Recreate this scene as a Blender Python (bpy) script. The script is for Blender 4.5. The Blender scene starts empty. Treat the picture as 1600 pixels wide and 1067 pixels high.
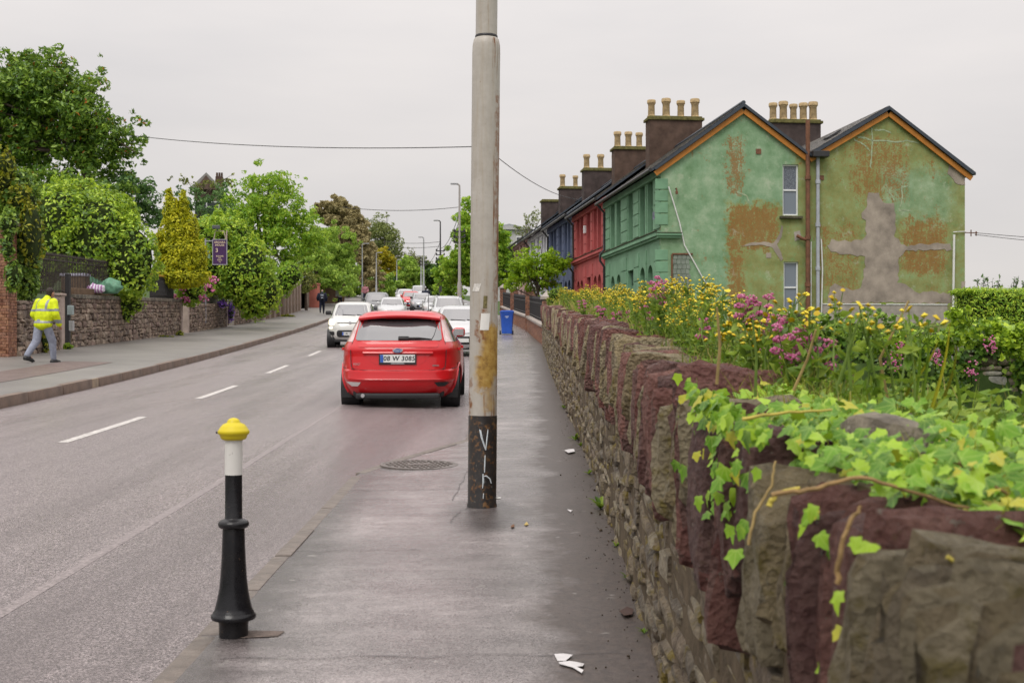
import bpy, bmesh, math, random
import numpy as np
from mathutils import Vector, Matrix, Euler
from mathutils.geometry import tessellate_polygon

S = bpy.context.scene
COL = S.collection
R = math.radians
PI = math.pi

# ------------------------------------------------------------------ camera
F, CX, HY, EYE = 2000.0, 800.0, 545.0, 1.417        # focal length in photo pixels, optical axis, horizon, eye height
cam = bpy.data.cameras.new('camera')
cam.sensor_width = 36.0
cam.lens = 45.0
cam.shift_y = (HY - 533.5) / 1600.0
cam.clip_start, cam.clip_end = 0.05, 3000
cam.dof.use_dof = True
cam.dof.focus_distance = 12.5
cam.dof.aperture_fstop = 8.0
camo = bpy.data.objects.new('camera', cam)
COL.objects.link(camo)
camo.location = (0, 0, EYE)
camo.rotation_euler = (R(90), 0, 0)
S.camera = camo

# ------------------------------------------------------------------ sky, sun, exposure
SUN_EL, SUN_AZ = 52.0, 205.0            # high behind the camera, veiled by cloud
world = bpy.data.worlds.new('World')
S.world = world
world.use_nodes = True
wn = world.node_tree
wn.nodes.clear()
wo = wn.nodes.new('ShaderNodeOutputWorld')
bg = wn.nodes.new('ShaderNodeBackground')
bg.inputs['Strength'].default_value = 0.1
sky = wn.nodes.new('ShaderNodeTexSky')
sky.sky_type = 'NISHITA'
sky.sun_disc = False
sky.sun_elevation = R(SUN_EL)
sky.sun_rotation = R(SUN_AZ)
tc = wn.nodes.new('ShaderNodeTexCoord')
sep = wn.nodes.new('ShaderNodeSeparateXYZ')
wn.links.new(tc.outputs['Generated'], sep.inputs[0])
mx = wn.nodes.new('ShaderNodeMath'); mx.operation = 'MAXIMUM'; mx.inputs[1].default_value = 0.0
wn.links.new(sep.outputs['Z'], mx.inputs[0])
pw = wn.nodes.new('ShaderNodeMath'); pw.operation = 'POWER'; pw.inputs[1].default_value = 1.6
wn.links.new(mx.outputs[0], pw.inputs[0])
ma = wn.nodes.new('ShaderNodeMath'); ma.operation = 'MULTIPLY_ADD'      # overcast: brighter towards the zenith
ma.inputs[1].default_value = 2.2; ma.inputs[2].default_value = 1.0
wn.links.new(pw.outputs[0], ma.inputs[0])
cn = wn.nodes.new('ShaderNodeTexNoise'); cn.inputs['Scale'].default_value = 2.2; cn.inputs['Detail'].default_value = 5
mp = wn.nodes.new('ShaderNodeMapping'); mp.inputs['Scale'].default_value = (1, 1, 4.5)
wn.links.new(tc.outputs['Generated'], mp.inputs[0]); wn.links.new(mp.outputs[0], cn.inputs['Vector'])
cr = wn.nodes.new('ShaderNodeValToRGB')
cr.color_ramp.elements[0].position = 0.3; cr.color_ramp.elements[0].color = (5.75, 5.54, 5.52, 1)
cr.color_ramp.elements[1].position = 0.7; cr.color_ramp.elements[1].color = (6.95, 6.56, 6.36, 1)
wn.links.new(cn.outputs['Fac'], cr.inputs[0])
vm = wn.nodes.new('ShaderNodeVectorMath'); vm.operation = 'SCALE'
wn.links.new(cr.outputs[0], vm.inputs[0]); wn.links.new(ma.outputs[0], vm.inputs['Scale'])
wm = wn.nodes.new('ShaderNodeMix'); wm.data_type = 'RGBA'; wm.inputs[0].default_value = 0.95
wn.links.new(sky.outputs[0], wm.inputs[6]); wn.links.new(vm.outputs[0], wm.inputs[7])
wn.links.new(wm.outputs[2], bg.inputs['Color'])
wn.links.new(bg.outputs[0], wo.inputs['Surface'])

sl = bpy.data.lights.new('sun', 'SUN')
sl.energy = 1.5
sl.angle = R(28)
sl.color = (1.0, 0.96, 0.9)
so = bpy.data.objects.new('sun', sl)
COL.objects.link(so)
so.rotation_euler = (R(90 - SUN_EL), 0, R(180 - SUN_AZ))
S.view_settings.view_transform = 'Standard'
S.view_settings.look = 'None'
S.view_settings.exposure = 0.1
S.view_settings.gamma = 1.0
S.view_settings.use_curve_mapping = False
S.cycles.max_bounces = 6
S.cycles.diffuse_bounces = 3
S.cycles.glossy_bounces = 3
S.cycles.transmission_bounces = 4
S.cycles.transparent_max_bounces = 4

# ------------------------------------------------------------------ node materials
class NT:
    def __init__(s, name, rough=0.7, spec=0.5):
        s.m = bpy.data.materials.new(name); s.m.use_nodes = True
        s.t = s.m.node_tree; s.b = s.t.nodes['Principled BSDF']
        s.b.inputs['Roughness'].default_value = rough
        s.b.inputs['Specular IOR Level'].default_value = spec
    def n(s, ty): return s.t.nodes.new('ShaderNode' + ty)
    def l(s, a, b): s.t.links.new(a, b)
    def put(s, v, sock):
        if hasattr(v, 'is_linked') or isinstance(v, bpy.types.NodeSocket): s.l(v, sock)
        else:
            if isinstance(v, (tuple, list)) and len(v) == 3 and len(sock.default_value) == 4: v = (*v, 1)
            sock.default_value = v
    def coord(s, scale=None, kind='Object', rot=None, loc=None):
        c = s.n('TexCoord'); o = c.outputs[kind]
        if scale is not None or rot is not None or loc is not None:
            m = s.n('Mapping')
            if scale is not None: m.inputs['Scale'].default_value = scale
            if rot is not None: m.inputs['Rotation'].default_value = rot
            if loc is not None: m.inputs['Location'].default_value = loc
            s.l(o, m.inputs[0]); o = m.outputs[0]
        return o
    def noise(s, scale, detail=4, rough=0.6, vec=None, dist=0.0):
        n = s.n('TexNoise'); n.inputs['Scale'].default_value = scale; n.inputs['Detail'].default_value = detail
        n.inputs['Roughness'].default_value = rough; n.inputs['Distortion'].default_value = dist
        s.l(vec if vec is not None else s.coord(), n.inputs['Vector']); return n.outputs['Fac']
    def voro(s, scale, vec=None, out='Distance', feature='F1'):
        n = s.n('TexVoronoi'); n.feature = feature; n.inputs['Scale'].default_value = scale
        s.l(vec if vec is not None else s.coord(), n.inputs['Vector']); return n.outputs[out]
    def ramp(s, fac, stops, interp='LINEAR'):
        n = s.n('ValToRGB'); cr = n.color_ramp; cr.interpolation = interp
        while len(cr.elements) < len(stops): cr.elements.new(0.5)
        for e, (p, c) in zip(cr.elements, stops):
            e.position = p
            if not isinstance(c, (tuple, list)): c = (c, c, c)
            e.color = (*c[:3], 1)
        s.put(fac, n.inputs[0]); return n.outputs[0]
    def mix(s, fac, a, b, mode='MIX'):
        n = s.n('Mix'); n.data_type = 'RGBA'; n.blend_type = mode
        s.put(fac, n.inputs[0]); s.put(a, n.inputs[6]); s.put(b, n.inputs[7]); return n.outputs[2]
    def math(s, op, a, b=0.0, c=0.0, clamp=False):
        n = s.n('Math'); n.operation = op; n.use_clamp = clamp
        s.put(a, n.inputs[0]); s.put(b, n.inputs[1]); s.put(c, n.inputs[2]); return n.outputs[0]
    def rnd(s):
        g = s.n('NewGeometry'); o = s.n('ObjectInfo')
        return s.math('FRACT', s.math('ADD', g.outputs['Random Per Island'], o.outputs['Random']))
    def bump(s, h, strength=0.4, dist=0.02):
        n = s.n('Bump'); n.inputs['Strength'].default_value = strength; n.inputs['Distance'].default_value = dist
        s.l(h, n.inputs['Height']); s.l(n.outputs[0], s.b.inputs['Normal'])
    def color(s, c): s.put(c, s.b.inputs['Base Color']); return s
    def rough(s, c): s.put(c, s.b.inputs['Roughness']); return s
    def xyz(s, kind='Object'):
        n = s.n('SeparateXYZ'); s.l(s.coord(kind=kind), n.inputs[0]); return n.outputs
    def box(s, u, w, u0, u1, w0, w1, soft=0.08):
        """soft-edged box mask on two scalar sockets"""
        def edge(v, a, b):
            n = s.n('MapRange'); n.interpolation_type = 'SMOOTHSTEP'
            s.put(v, n.inputs[0]); n.inputs[1].default_value = a; n.inputs[2].default_value = b
            return n.outputs[0]
        a = s.math('MULTIPLY', edge(u, u0 - soft, u0 + soft), s.math('SUBTRACT', 1.0, edge(u, u1 - soft, u1 + soft)))
        b = s.math('MULTIPLY', edge(w, w0 - soft, w0 + soft), s.math('SUBTRACT', 1.0, edge(w, w1 - soft, w1 + soft)))
        return s.math('MULTIPLY', a, b)

def plain(name, c, rough=0.6, spec=0.5, var=0.12, scale=6.0, bump=0.0, bscale=60.0, metal=0.0, coat=0.0):
    t = NT(name, rough, spec)
    f = t.noise(scale, 5)
    d = tuple(x * (1 - var) for x in c); e = tuple(min(1, x * (1 + var)) for x in c)
    t.color(t.ramp(f, [(0.3, d), (0.7, e)]))
    t.rough(t.ramp(t.noise(scale * 2.3, 3), [(0.3, max(0.03, rough - 0.08)), (0.7, min(1, rough + 0.08))]))
    if bump: t.bump(t.noise(bscale, 5), bump, 0.01)
    t.b.inputs['Metallic'].default_value = metal
    t.b.inputs['Coat Weight'].default_value = coat
    t.b.inputs['Coat Roughness'].default_value = 0.06
    return t.m

def leafmat(name, dark, mid, light, trans=0.35, rough=0.45, scale=0.7, extra=None, spec=0.35):
    t = NT(name, rough, spec)
    r = t.rnd()
    cl = t.noise(scale, 3, 0.6)
    v = t.math('ADD', t.math('MULTIPLY', r, 0.55), t.math('MULTIPLY', cl, 0.55))
    c = t.ramp(v, [(0.22, dark), (0.5, mid), (0.8, light)])
    if extra:
        c = t.mix(t.math('GREATER_THAN', t.math('FRACT', t.math('MULTIPLY', r, 37.7)), extra[0]), c, extra[1])
    t.color(c)
    tr = t.n('BsdfTranslucent'); t.l(t.mix(0.5, c, light), tr.inputs['Color'])
    mixs = t.n('MixShader'); mixs.inputs[0].default_value = trans
    t.l(t.b.outputs[0], mixs.inputs[1]); t.l(tr.outputs[0], mixs.inputs[2])
    t.l(mixs.outputs[0], t.t.nodes['Material Output'].inputs['Surface'])
    return t.m

def stonemat(name, cols, moss=None, rough=0.75, scale=5.0, bump=0.8, mossamt=0.62, mott=1.0):
    t = NT(name, rough, 0.4)
    r = t.rnd()
    base = t.ramp(r, [(i / len(cols), c) for i, c in enumerate(cols)], 'CONSTANT')
    gp_ = t.n('NewGeometry').outputs['Position']
    v = t.noise(scale, 7, 0.7, gp_)
    c = t.mix(t.ramp(v, [(0.38, 0.0), (0.64, 1.0)]), t.mix(0.66 * mott, base, (0.02, 0.017, 0.013)), t.mix(0.34 * mott, base, (0.44, 0.39, 0.3)))
    c = t.mix(t.ramp(t.noise(scale * 3.6, 4, .7, gp_), [(.635, 0.), (.68, .65)]), c, (.36, .34, .27))
    c = t.mix(t.ramp(t.noise(scale * 1.9, 5, .75, gp_), [(.28, .5), (.37, 0.)]), c, (.022, .018, .014))  # like the dark mottle above: crevice darkness painted into the colour by noise
    if moss:
        c = t.mix(t.ramp(t.noise(scale * 0.55, 5, 0.7, gp_), [(mossamt, 0.0), (mossamt + 0.1, 0.85)]), c, moss)
    t.color(c)
    t.rough(t.ramp(t.noise(scale * 3, 3, .6, gp_), [(0.3, rough - 0.25), (0.7, rough + 0.1)]))
    t.bump(t.math('ADD', t.noise(scale * 2.2, 8, 0.72, gp_), t.math('MULTIPLY', t.voro(scale * 4, gp_), 0.5)), bump, 0.035)
    return t.m

# ------------------------------------------------------------------ mesh helpers
class MB:
    def __init__(s): s.v = []; s.f = []
    def add(s, vs, fs):
        o = len(s.v); s.v.extend([tuple(v) for v in vs]); s.f.extend([tuple(i + o for i in f) for f in fs]); return s
    def box(s, c, d, rz=0.0, rx=0.0, ry=0.0):
        hx, hy, hz = d[0] / 2, d[1] / 2, d[2] / 2
        M = Euler((rx, ry, rz)).to_matrix()
        vs = [Vector(c) + M @ Vector((x * hx, y * hy, z * hz)) for x in (-1, 1) for y in (-1, 1) for z in (-1, 1)]
        return s.add(vs, [(0, 1, 3, 2), (4, 6, 7, 5), (0, 4, 5, 1), (2, 3, 7, 6), (0, 2, 6, 4), (1, 5, 7, 3)])
    def bbox(s, c, d, b=0.01):
        """box with its vertical and horizontal edges chamfered"""
        hx, hy, hz = d[0] / 2, d[1] / 2, d[2] / 2; b = min(b, hx * .9, hy * .9, hz * .9)
        bm = bmesh.new(); bmesh.ops.create_cube(bm, size=1.0)
        bmesh.ops.scale(bm, vec=(d[0], d[1], d[2]), verts=bm.verts)
        bmesh.ops.bevel(bm, geom=bm.edges[:], offset=b, segments=2, affect='EDGES', profile=0.6)
        bm.verts.index_update()
        vs = [v.co + Vector(c) for v in bm.verts]; fs = [[v.index for v in f.verts] for f in bm.faces]; bm.free()
        return s.add(vs, fs)
    def tube(s, pts, rad, sides=8, caps=True, flat=1.0):
        pts = [Vector(p) for p in pts]; n = len(pts)
        if not hasattr(rad, '__len__'): rad = [rad] * n
        vs = []; fs = []
        up = Vector((0, 0, 1)); prev = None
        for i, p in enumerate(pts):
            d = (pts[min(i + 1, n - 1)] - pts[max(i - 1, 0)])
            if d.length < 1e-9: d = Vector((0, 0, 1))
            d.normalize()
            if prev is None:
                a = d.cross(up)
                if a.length < 1e-3: a = d.cross(Vector((0, 1, 0)))
            else: a = prev - d * prev.dot(d)
            a.normalize(); prev = a; b = d.cross(a)
            for k in range(sides):
                t = 2 * PI * k / sides
                vs.append(p + a * (math.cos(t) * rad[i]) + b * (math.sin(t) * rad[i] * flat))
        for i in range(n - 1):
            for k in range(sides):
                k2 = (k + 1) % sides
                fs.append((i * sides + k, i * sides + k2, (i + 1) * sides + k2, (i + 1) * sides + k))
        if caps:
            fs.append(tuple(range(sides - 1, -1, -1))); fs.append(tuple((n - 1) * sides + k for k in range(sides)))
        return s.add(vs, fs)
    def lathe(s, prof, c=(0, 0, 0), sides=24, caps=True):
        vs = []; fs = []; n = len(prof)
        for r, z in prof:
            for k in range(sides):
                t = 2 * PI * k / sides; vs.append((c[0] + r * math.cos(t), c[1] + r * math.sin(t), c[2] + z))
        for i in range(n - 1):
            for k in range(sides):
                k2 = (k + 1) % sides; fs.append((i * sides + k, i * sides + k2, (i + 1) * sides + k2, (i + 1) * sides + k))
        if caps: fs.append(tuple(range(sides - 1, -1, -1))); fs.append(tuple((n - 1) * sides + k for k in range(sides)))
        return s.add(vs, fs)
    def prism(s, poly, fr, d0, d1, holes=()):
        """polygon (a,b) extruded from depth d0 to d1; fr(a,b,d) -> xyz. Holes get reveals."""
        loops = [list(poly)] + [list(h) for h in holes]
        tri = tessellate_polygon([[Vector((a, b, 0)) for a, b in lp] for lp in loops])
        flat = [p for lp in loops for p in lp]; n = len(flat)
        vs = [fr(a, b, d0) for a, b in flat] + [fr(a, b, d1) for a, b in flat]
        fs = [tuple(t) for t in tri] + [tuple(i + n for i in reversed(t)) for t in tri]
        o = 0
        for lp in loops:
            m = len(lp)
            for i in range(m):
                j = (i + 1) % m; fs.append((o + i, o + j, o + j + n, o + i + n))
            o += m
        return s.add(vs, fs)
    def grid(s, rows):
        o = [len(r) for r in rows]; vs = [p for r in rows for p in r]; m = o[0]
        return s.add(vs, [(i * m + j, i * m + j + 1, (i + 1) * m + j + 1, (i + 1) * m + j) for i in range(len(rows) - 1) for j in range(m - 1)])
    def mesh(s, name, mats, smooth=False, org=None, fix=True):
        me = bpy.data.meshes.new(name)
        vs = s.v if org is None else [(x - org[0], y - org[1], z - org[2]) for x, y, z in s.v]
        me.from_pydata(vs, [], s.f)
        if fix:
            bm = bmesh.new(); bm.from_mesh(me); bmesh.ops.recalc_face_normals(bm, faces=bm.faces); bm.to_mesh(me); bm.free()
        for m in (mats if isinstance(mats, (list, tuple)) else [mats]): me.materials.append(m)
        if smooth: smooth_angle(me, 40 if smooth is True else smooth)
        me.update(); return me
    def build(s, name, mat, parent=None, smooth=False, org=None, fix=True):
        return link(name, s.mesh(name, mat, smooth, org, fix), parent)

def smooth_angle(me, deg=40):
    me.polygons.foreach_set('use_smooth', [True] * len(me.polygons))
    bm = bmesh.new(); bm.from_mesh(me); c = R(deg)
    for e in bm.edges:
        if len(e.link_faces) == 2: e.smooth = e.calc_face_angle(0.0) < c
    bm.to_mesh(me); bm.free()

def link(name, data, parent=None, loc=None, rot=None, scale=None):
    o = bpy.data.objects.new(name, data); COL.objects.link(o)
    if parent is not None: o.parent = parent
    if loc is not None: o.location = loc
    if rot is not None: o.rotation_euler = rot
    if scale is not None: o.scale = scale
    return o

def tag(o, label=None, cat=None, group=None, kind=None):
    if label: o['label'] = label
    if cat: o['category'] = cat
    if group: o['group'] = group
    if kind: o['kind'] = kind
    return o

def thing(name, label, cat, loc=(0, 0, 0), rz=0.0, group=None):
    return tag(link(name, None, None, loc, (0, 0, rz)), label, cat, group)

def copy_tree(o, parent=None):
    c = o.copy(); COL.objects.link(c)
    if parent is not None: c.parent = parent
    for ch in list(o.children): copy_tree(ch, c)
    return c

def np_mesh(name, V, T, mat, smooth=False, quads=False):
    me = bpy.data.meshes.new(name); k = T.shape[1]
    me.vertices.add(len(V)); me.vertices.foreach_set('co', np.asarray(V, np.float32).ravel())
    me.loops.add(T.size); me.loops.foreach_set('vertex_index', T.astype(np.int32).ravel())
    me.polygons.add(len(T)); me.polygons.foreach_set('loop_start', np.arange(0, T.size, k, dtype=np.int32))
    me.polygons.foreach_set('loop_total', np.full(len(T), k, np.int32))
    if smooth: me.polygons.foreach_set('use_smooth', np.ones(len(T), bool))
    for m in (mat if isinstance(mat, (list, tuple)) else [mat]): me.materials.append(m)
    me.update(calc_edges=True); return me

def text_mesh(body, size, mat, extrude=0.001, shear=0.0, spacing=1.0):
    cu = bpy.data.curves.new('lettering', 'FONT'); cu.body = body; cu.size = size; cu.extrude = extrude
    cu.align_x = 'CENTER'; cu.align_y = 'CENTER'; cu.shear = shear; cu.offset = size * .018; cu.space_character = spacing; cu.resolution_u = 3
    ob = bpy.data.objects.new('lettering', cu); COL.objects.link(ob)
    dg = bpy.context.evaluated_depsgraph_get()
    me = bpy.data.meshes.new_from_object(ob.evaluated_get(dg)); bpy.data.objects.remove(ob); bpy.data.curves.remove(cu)
    me.materials.clear(); me.materials.append(mat); me.name = 'lettering'; return me

# ------------------------------------------------------------------ place: street profile and plan (metres)
def at(x, y, Y): return Vector(((x - CX) / F * Y, Y, EYE + (HY - y) / F * Y))
def atx(x, Y): return (x - CX) / F * Y
def atz(y, Y): return EYE + (HY - y) / F * Y
def pz(Y):
    Y = np.asarray(Y, float); c = np.clip(Y, 0, 130)
    return np.minimum(Y, 0) * 0.0265 + 0.0265 * c + 0.00016 * c * c + np.clip(Y - 130, 0, 100) * 0.05 + np.clip(Y - 230, 0, 2000) * 0.005
_Yd = np.arange(-40, 420, 0.5)
def _tab(pts, sm=0):
    xs, ys = zip(*pts); v = np.interp(_Yd, xs, ys)
    s0, s1 = (ys[1] - ys[0]) / (xs[1] - xs[0]), (ys[-1] - ys[-2]) / (xs[-1] - xs[-2])
    v = np.where(_Yd < xs[0], ys[0] + (_Yd - xs[0]) * s0, v); v = np.where(_Yd > xs[-1], ys[-1] + (_Yd - xs[-1]) * s1, v)
    if sm:
        k = int(sm / 0.5) | 1; pad = np.pad(v, k // 2, mode='reflect', reflect_type='odd')
        v = np.convolve(pad, np.ones(k) / k, 'valid')
    return lambda Y: np.interp(Y, _Yd, v)
XL = _tab([(0, -7.3), (19.4, -7.76), (26.5, -8.08), (40, -9.0), (56, -10.1), (70, -11.0), (92, -12.4), (130, -15.0), (160, -16.5), (200, -17.6)], 9)
XC = _tab([(0, -4.75), (14, -4.87), (20, -5.03), (24, -5.16), (28.4, -5.42), (32.3, -5.6), (37.5, -5.93), (41.5, -6.15), (78, -8.7), (120, -11.8), (200, -15)], 5)
XR = _tab([(-10, -1.37), (11.3, -1.37), (11.9, -1.22), (14.2, -0.52), (15.0, -0.5), (44, -0.7), (56, -1.2), (66, -2.2), (75, -2.95), (100, -5.6), (125, -8.6), (160, -11), (200, -12.2)])
XW = _tab([(0, .53), (4.9, .588), (6.95, .643), (11.85, .729), (15, .765), (20, .796), (30, .9), (44, 1.06), (62, .65), (76, -.1), (90, -.9), (120, -3.5), (200, -9.5)])
HW = _tab([(0, 1.10), (2.6, 1.09), (4, 1.17), (9, 1.3), (25, 1.44), (44, 1.41)], 2)
XB = _tab([(0, -11.5), (20, -12.1), (32, -12.55), (38.6, -13.2), (53, -13.7), (86, -15.4), (120, -18), (200, -23)])
def road_z(X, Y):
    p = pz(Y); c = XC(Y); d = np.where(X > c, (X - c) / np.maximum(XR(Y) - c, .5), (c - X) / np.maximum(c - XL(Y), .5))
    return p - 0.065 * np.clip(d, 0, 1.2) ** 2
def left_z(X, Y): return pz(Y) + 0.11 + 0.022 * np.clip(XL(Y) - X, 0, 9)
def right_z(X, Y): return pz(Y) + 0.0 + 0.012 * np.clip(X - XR(Y), 0, 3)
rng = np.random.default_rng(7)
random.seed(7)

# ------------------------------------------------------------------ ground, road, pavements
def m_asphalt():
    t = NT('wet_asphalt', 0.4, 0.5)
    ob = t.coord()
    sp = t.voro(95, ob); cell = t.voro(112, ob, 'Color'); fine = t.noise(160, 3, .7, ob); big = t.noise(.5, 4, .6, t.coord((1, .25, 1)))
    base = t.ramp(cell, [(0.15, (.05, .037, .037)), (0.4, (.18, .148, .150)), (0.62, (.285, .235, .236)), (.85, (.53, .452, .45))])
    base = t.mix(t.ramp(fine, [(.54, 0.), (.64, .8)]), base, (.40, .365, .365))
    base = t.mix(t.ramp(fine, [(.36, 1.), (.46, 0.)]), base, (.05, .045, .048))
    base = t.mix(t.ramp(big, [(.4, 0.), (.7, .3)]), base, (.14, .118, .118))
    lon = t.noise(1.0, 4, .6, t.coord((1.1, .05, 1)))
    base = t.mix(t.ramp(lon, [(.45, 0.), (.62, .65)]), base, (.105, .086, .086))
    t.color(base)
    t.rough(t.ramp(t.math('ADD', t.math('MULTIPLY', big, .6), t.math('MULTIPLY', fine, .4)), [(.35, .18), (.65, .40)]))
    t.bump(t.math('ADD', sp, t.math('MULTIPLY', fine, .8)), .55, .012)
    return t.m
def m_pave():
    t = NT('damp_pavement', 0.35, 0.5)
    ob = t.coord(); x = t.xyz()
    streak = t.math('ADD', t.math('MULTIPLY', t.noise(1.0, 6, .66, t.coord((1.3, 4.6, 1))), .45), t.math('MULTIPLY', t.noise(2.2, 7, .7, ob), .55))
    big = t.noise(.9, 5, .6, ob); grit = t.noise(150, 4, .75, ob); vor = t.voro(130, ob); cell = t.voro(140, ob, 'Color')
    base = t.ramp(streak, [(.36, (.115, .096, .096)), (.5, (.23, .198, .198)), (.64, (.40, .352, .35))])
    base = t.mix(t.ramp(big, [(.42, 0.), (.58, .6)]), base, (.085, .074, .073)); base = t.mix(.55, base, t.mix(t.ramp(cell, [(.3, 0.), (.75, 1.)]), t.mix(.75, base, (.02, .017, .017)), t.mix(.35, base, (.6, .55, .53))))
    base = t.mix(t.ramp(grit, [(.52, 0.), (.66, .7)]), base, (.30, .275, .27))
    base = t.mix(t.ramp(vor, [(.0, .55), (.18, 0.)]), base, (.05, .045, .045))
    # damp brown dirt gathered along the foot of the wall
    edge = t.math('ADD', t.math('ADD', x[0], t.math('MULTIPLY', x[1], -.0115)), t.math('MULTIPLY', t.math('SUBTRACT', t.noise(1.1, 5, .7, t.coord((1.2, 1.2, 1))), .5), 1.0))
    dirt = t.ramp(edge, [(.02, 0.), (.22, .85)]); pr = t.math('SQRT', t.math('ADD', t.math('POWER', t.math('ADD', x[0], .2), 2.), t.math('MULTIPLY', t.math('POWER', t.math('ADD', x[1], -8.9), 2.), .16))); damp = t.math('MAXIMUM', t.ramp(t.math('ADD', pr, t.math('MULTIPLY', t.noise(3.3, 5, .7, ob), .3)), [(.34, .75), (.52, 0.)]), t.ramp(t.math('ADD', t.math('ADD', x[0], 1.45), t.math('MULTIPLY', t.math('SUBTRACT', t.noise(2.1, 5, .7, ob), .5), .9)), [(.22, .75), (.52, 0.)])); base = t.mix(damp, base, (.05, .042, .040))
    base = t.mix(dirt, base, t.ramp(t.noise(26, 5, .7, ob), [(.35, (.03, .022, .019)), (.7, (.09, .066, .052))]))
    spots = t.noise(9, 2, .5, ob)
    base = t.mix(t.ramp(spots, [(.70, 0.), (.74, .5)]), base, (.32, .30, .28))
    t.color(base)
    t.rough(t.mix(dirt, t.ramp(t.math('ADD', t.math('MULTIPLY', streak, .6), t.math('MULTIPLY', grit, .4)), [(.35, .17), (.65, .36)]), (.42, .42, .42)))
    t.bump(t.math('ADD', t.math('MULTIPLY', streak, .5), grit), .35, .006)
    return t.m
def m_lpave():
    t = NT('concrete_pavement', 0.45, 0.5)
    big = t.noise(.45, 5, .6); grit = t.noise(70, 4, .7)
    base = t.ramp(big, [(.3, (.12, .112, .105)), (.55, (.185, .172, .16)), (.8, (.23, .215, .20))])
    base = t.mix(t.ramp(grit, [(.45, 0.), (.7, .4)]), base, (.3, .28, .26))
    t.color(base); t.bump(grit, .3, .006); return t.m
M = {}
M['asphalt'] = m_asphalt(); M['pave'] = m_pave(); M['lpave'] = m_lpave()
M['kerb'] = plain('kerb_stone', (.15, .105, .08), .55, .5, .35, 3, .5, 60)
M['rkerb'] = plain('worn_kerb', (.14, .115, .097), .5, .5, .35, 9, .6, 70)
M['paint'] = plain('road_paint', (.50, .475, .45), .5, .4, .42, 22, .5, 90)
M['worn'] = plain('worn_paint', (.225, .192, .19), .5, .4, .45, 40, .4, 90)
M['soil'] = plain('soil', (.055, .042, .028), .9, .2, .4, 3, .8, 30)
M['grassland'] = plain('rough_grass', (.05, .085, .022), .9, .2, .45, 1.5, .6, 20)

Ys = np.concatenate([np.arange(-4, 60, .5), np.arange(60, 130, 2.), np.arange(130, 400, 10.)])
Ysr = np.unique(np.concatenate([Ys, [11.3, 11.6, 11.9, 12.6, 13.4, 14.2]]))
mb = MB(); rows = []
for Y in Ysr:
    a, b = float(XL(Y)) - .02, float(XR(Y)) + .03
    rows.append([(x, Y, float(road_z(x, Y))) for x in np.linspace(a, b, 15)])
mb.grid(rows); road = tag(mb.build('road', M['asphalt'], smooth=True), 'wet grey asphalt road curving uphill to the left', kind='structure')
mb = MB(); rows = []
for Y in Ysr:
    a, b = float(XR(Y)) + .0, float(XW(Y)) + .14
    rows.append([(x, Y, float(right_z(x, Y))) for x in np.linspace(a, b, 9)])
mb.grid(rows); pav = tag(mb.build('pavement', M['pave'], smooth=True), 'damp grey footpath between road and stone wall', kind='structure')
mb = MB(); rows = []
for Y in Ys:
    a, b = float(XB(Y)) - .3, float(XL(Y))
    rows.append([(x, Y, float(left_z(x, Y))) for x in np.linspace(a, b, 7)])
mb.grid(rows); lpav = tag(mb.build('far_pavement', M['lpave'], smooth=True), 'wide concrete footpath across the road below garden walls', kind='structure')
# dark resurfaced strip on the far pavement
mb = MB(); rows = []
for Y in np.arange(20.5, 31, .5): rows.append([(x, Y, float(left_z(x, Y)) + .006) for x in np.linspace(float(XL(Y)) - 1.15, float(XL(Y)) - 2.3, 3)])
mb.grid(rows); mb.build('patch', plain('patched_tarmac', (.13, .09, .08), .5, .5, .25, 3, .4, 80), lpav)

# kerbs: every kerb stone its own piece
def kerb_mesh(name, w, h, l, mat):
    m = MB(); m.bbox((0, 0, 0), (w, l, h), .018); me = m.mesh(name, mat, True); return me
lk = tag(link('far_kerb', None), 'raised kerb of long brown stones edging the far footpath', kind='structure')
kme = [kerb_mesh('kerb_stone', .16, .34, L - .012, M['kerb']) for L in (1.8, .45)]
M['kerbpale'] = plain('pale_kerb_stone', (.26, .2, .14), .6, .5, .3, 4, .5, 60)
kpale = kerb_mesh('kerb_stone', .16, .34, .44, M['kerbpale'])
Y = 8.0; i = 0
while Y < 118:
    L = 1.8; me = kme[0]
    if abs(Y - 25.1) < .9 and i: L, me, = .45, kpale; i = 0; Y0 = Y
    else: i += 1
    p = Vector((float(XL(Y)), Y, float(pz(Y)))); q = Vector((float(XL(Y + L)), Y + L, float(pz(Y + L)))); d = q - p
    o = link('kerb_stone', me, lk); c = (p + q) / 2
    o.location = (c.x + random.uniform(-.006, .006) - .03, c.y, c.z + .11 - .17 + random.uniform(-.004, .006))
    o.rotation_euler = (math.atan2(d.z, L), 0, -math.atan2(d.x, L))
    Y += L
rk = tag(link('kerb', None), 'worn flush kerb edging the near footpath', kind='structure')
kr = kerb_mesh('kerb_stone', .10, .2, .9, M['rkerb'])
pts = [(-1.37, y) for y in np.arange(2.0, 11.3, .92)] + [(-1.3, 11.75)]
pl = [(-1.37, 2.0), (-1.37, 11.3), (-1.2, 12.0), (-.5, 14.25), (-.49, 15.2)] + [(float(XR(y)), y) for y in np.arange(16, 60, 2.)]
def along(pl, step):
    out = []; acc = 0
    for (x0, y0), (x1, y1) in zip(pl, pl[1:]):
        L = math.hypot(x1 - x0, y1 - y0); t = acc
        while t + step <= L + step * .5: out.append((x0 + (x1 - x0) * (t + step / 2) / L, y0 + (y1 - y0) * (t + step / 2) / L, math.atan2(-(x1 - x0), (y1 - y0)))); t += step
        acc = max(0, t - L) * 0
    return out
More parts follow.
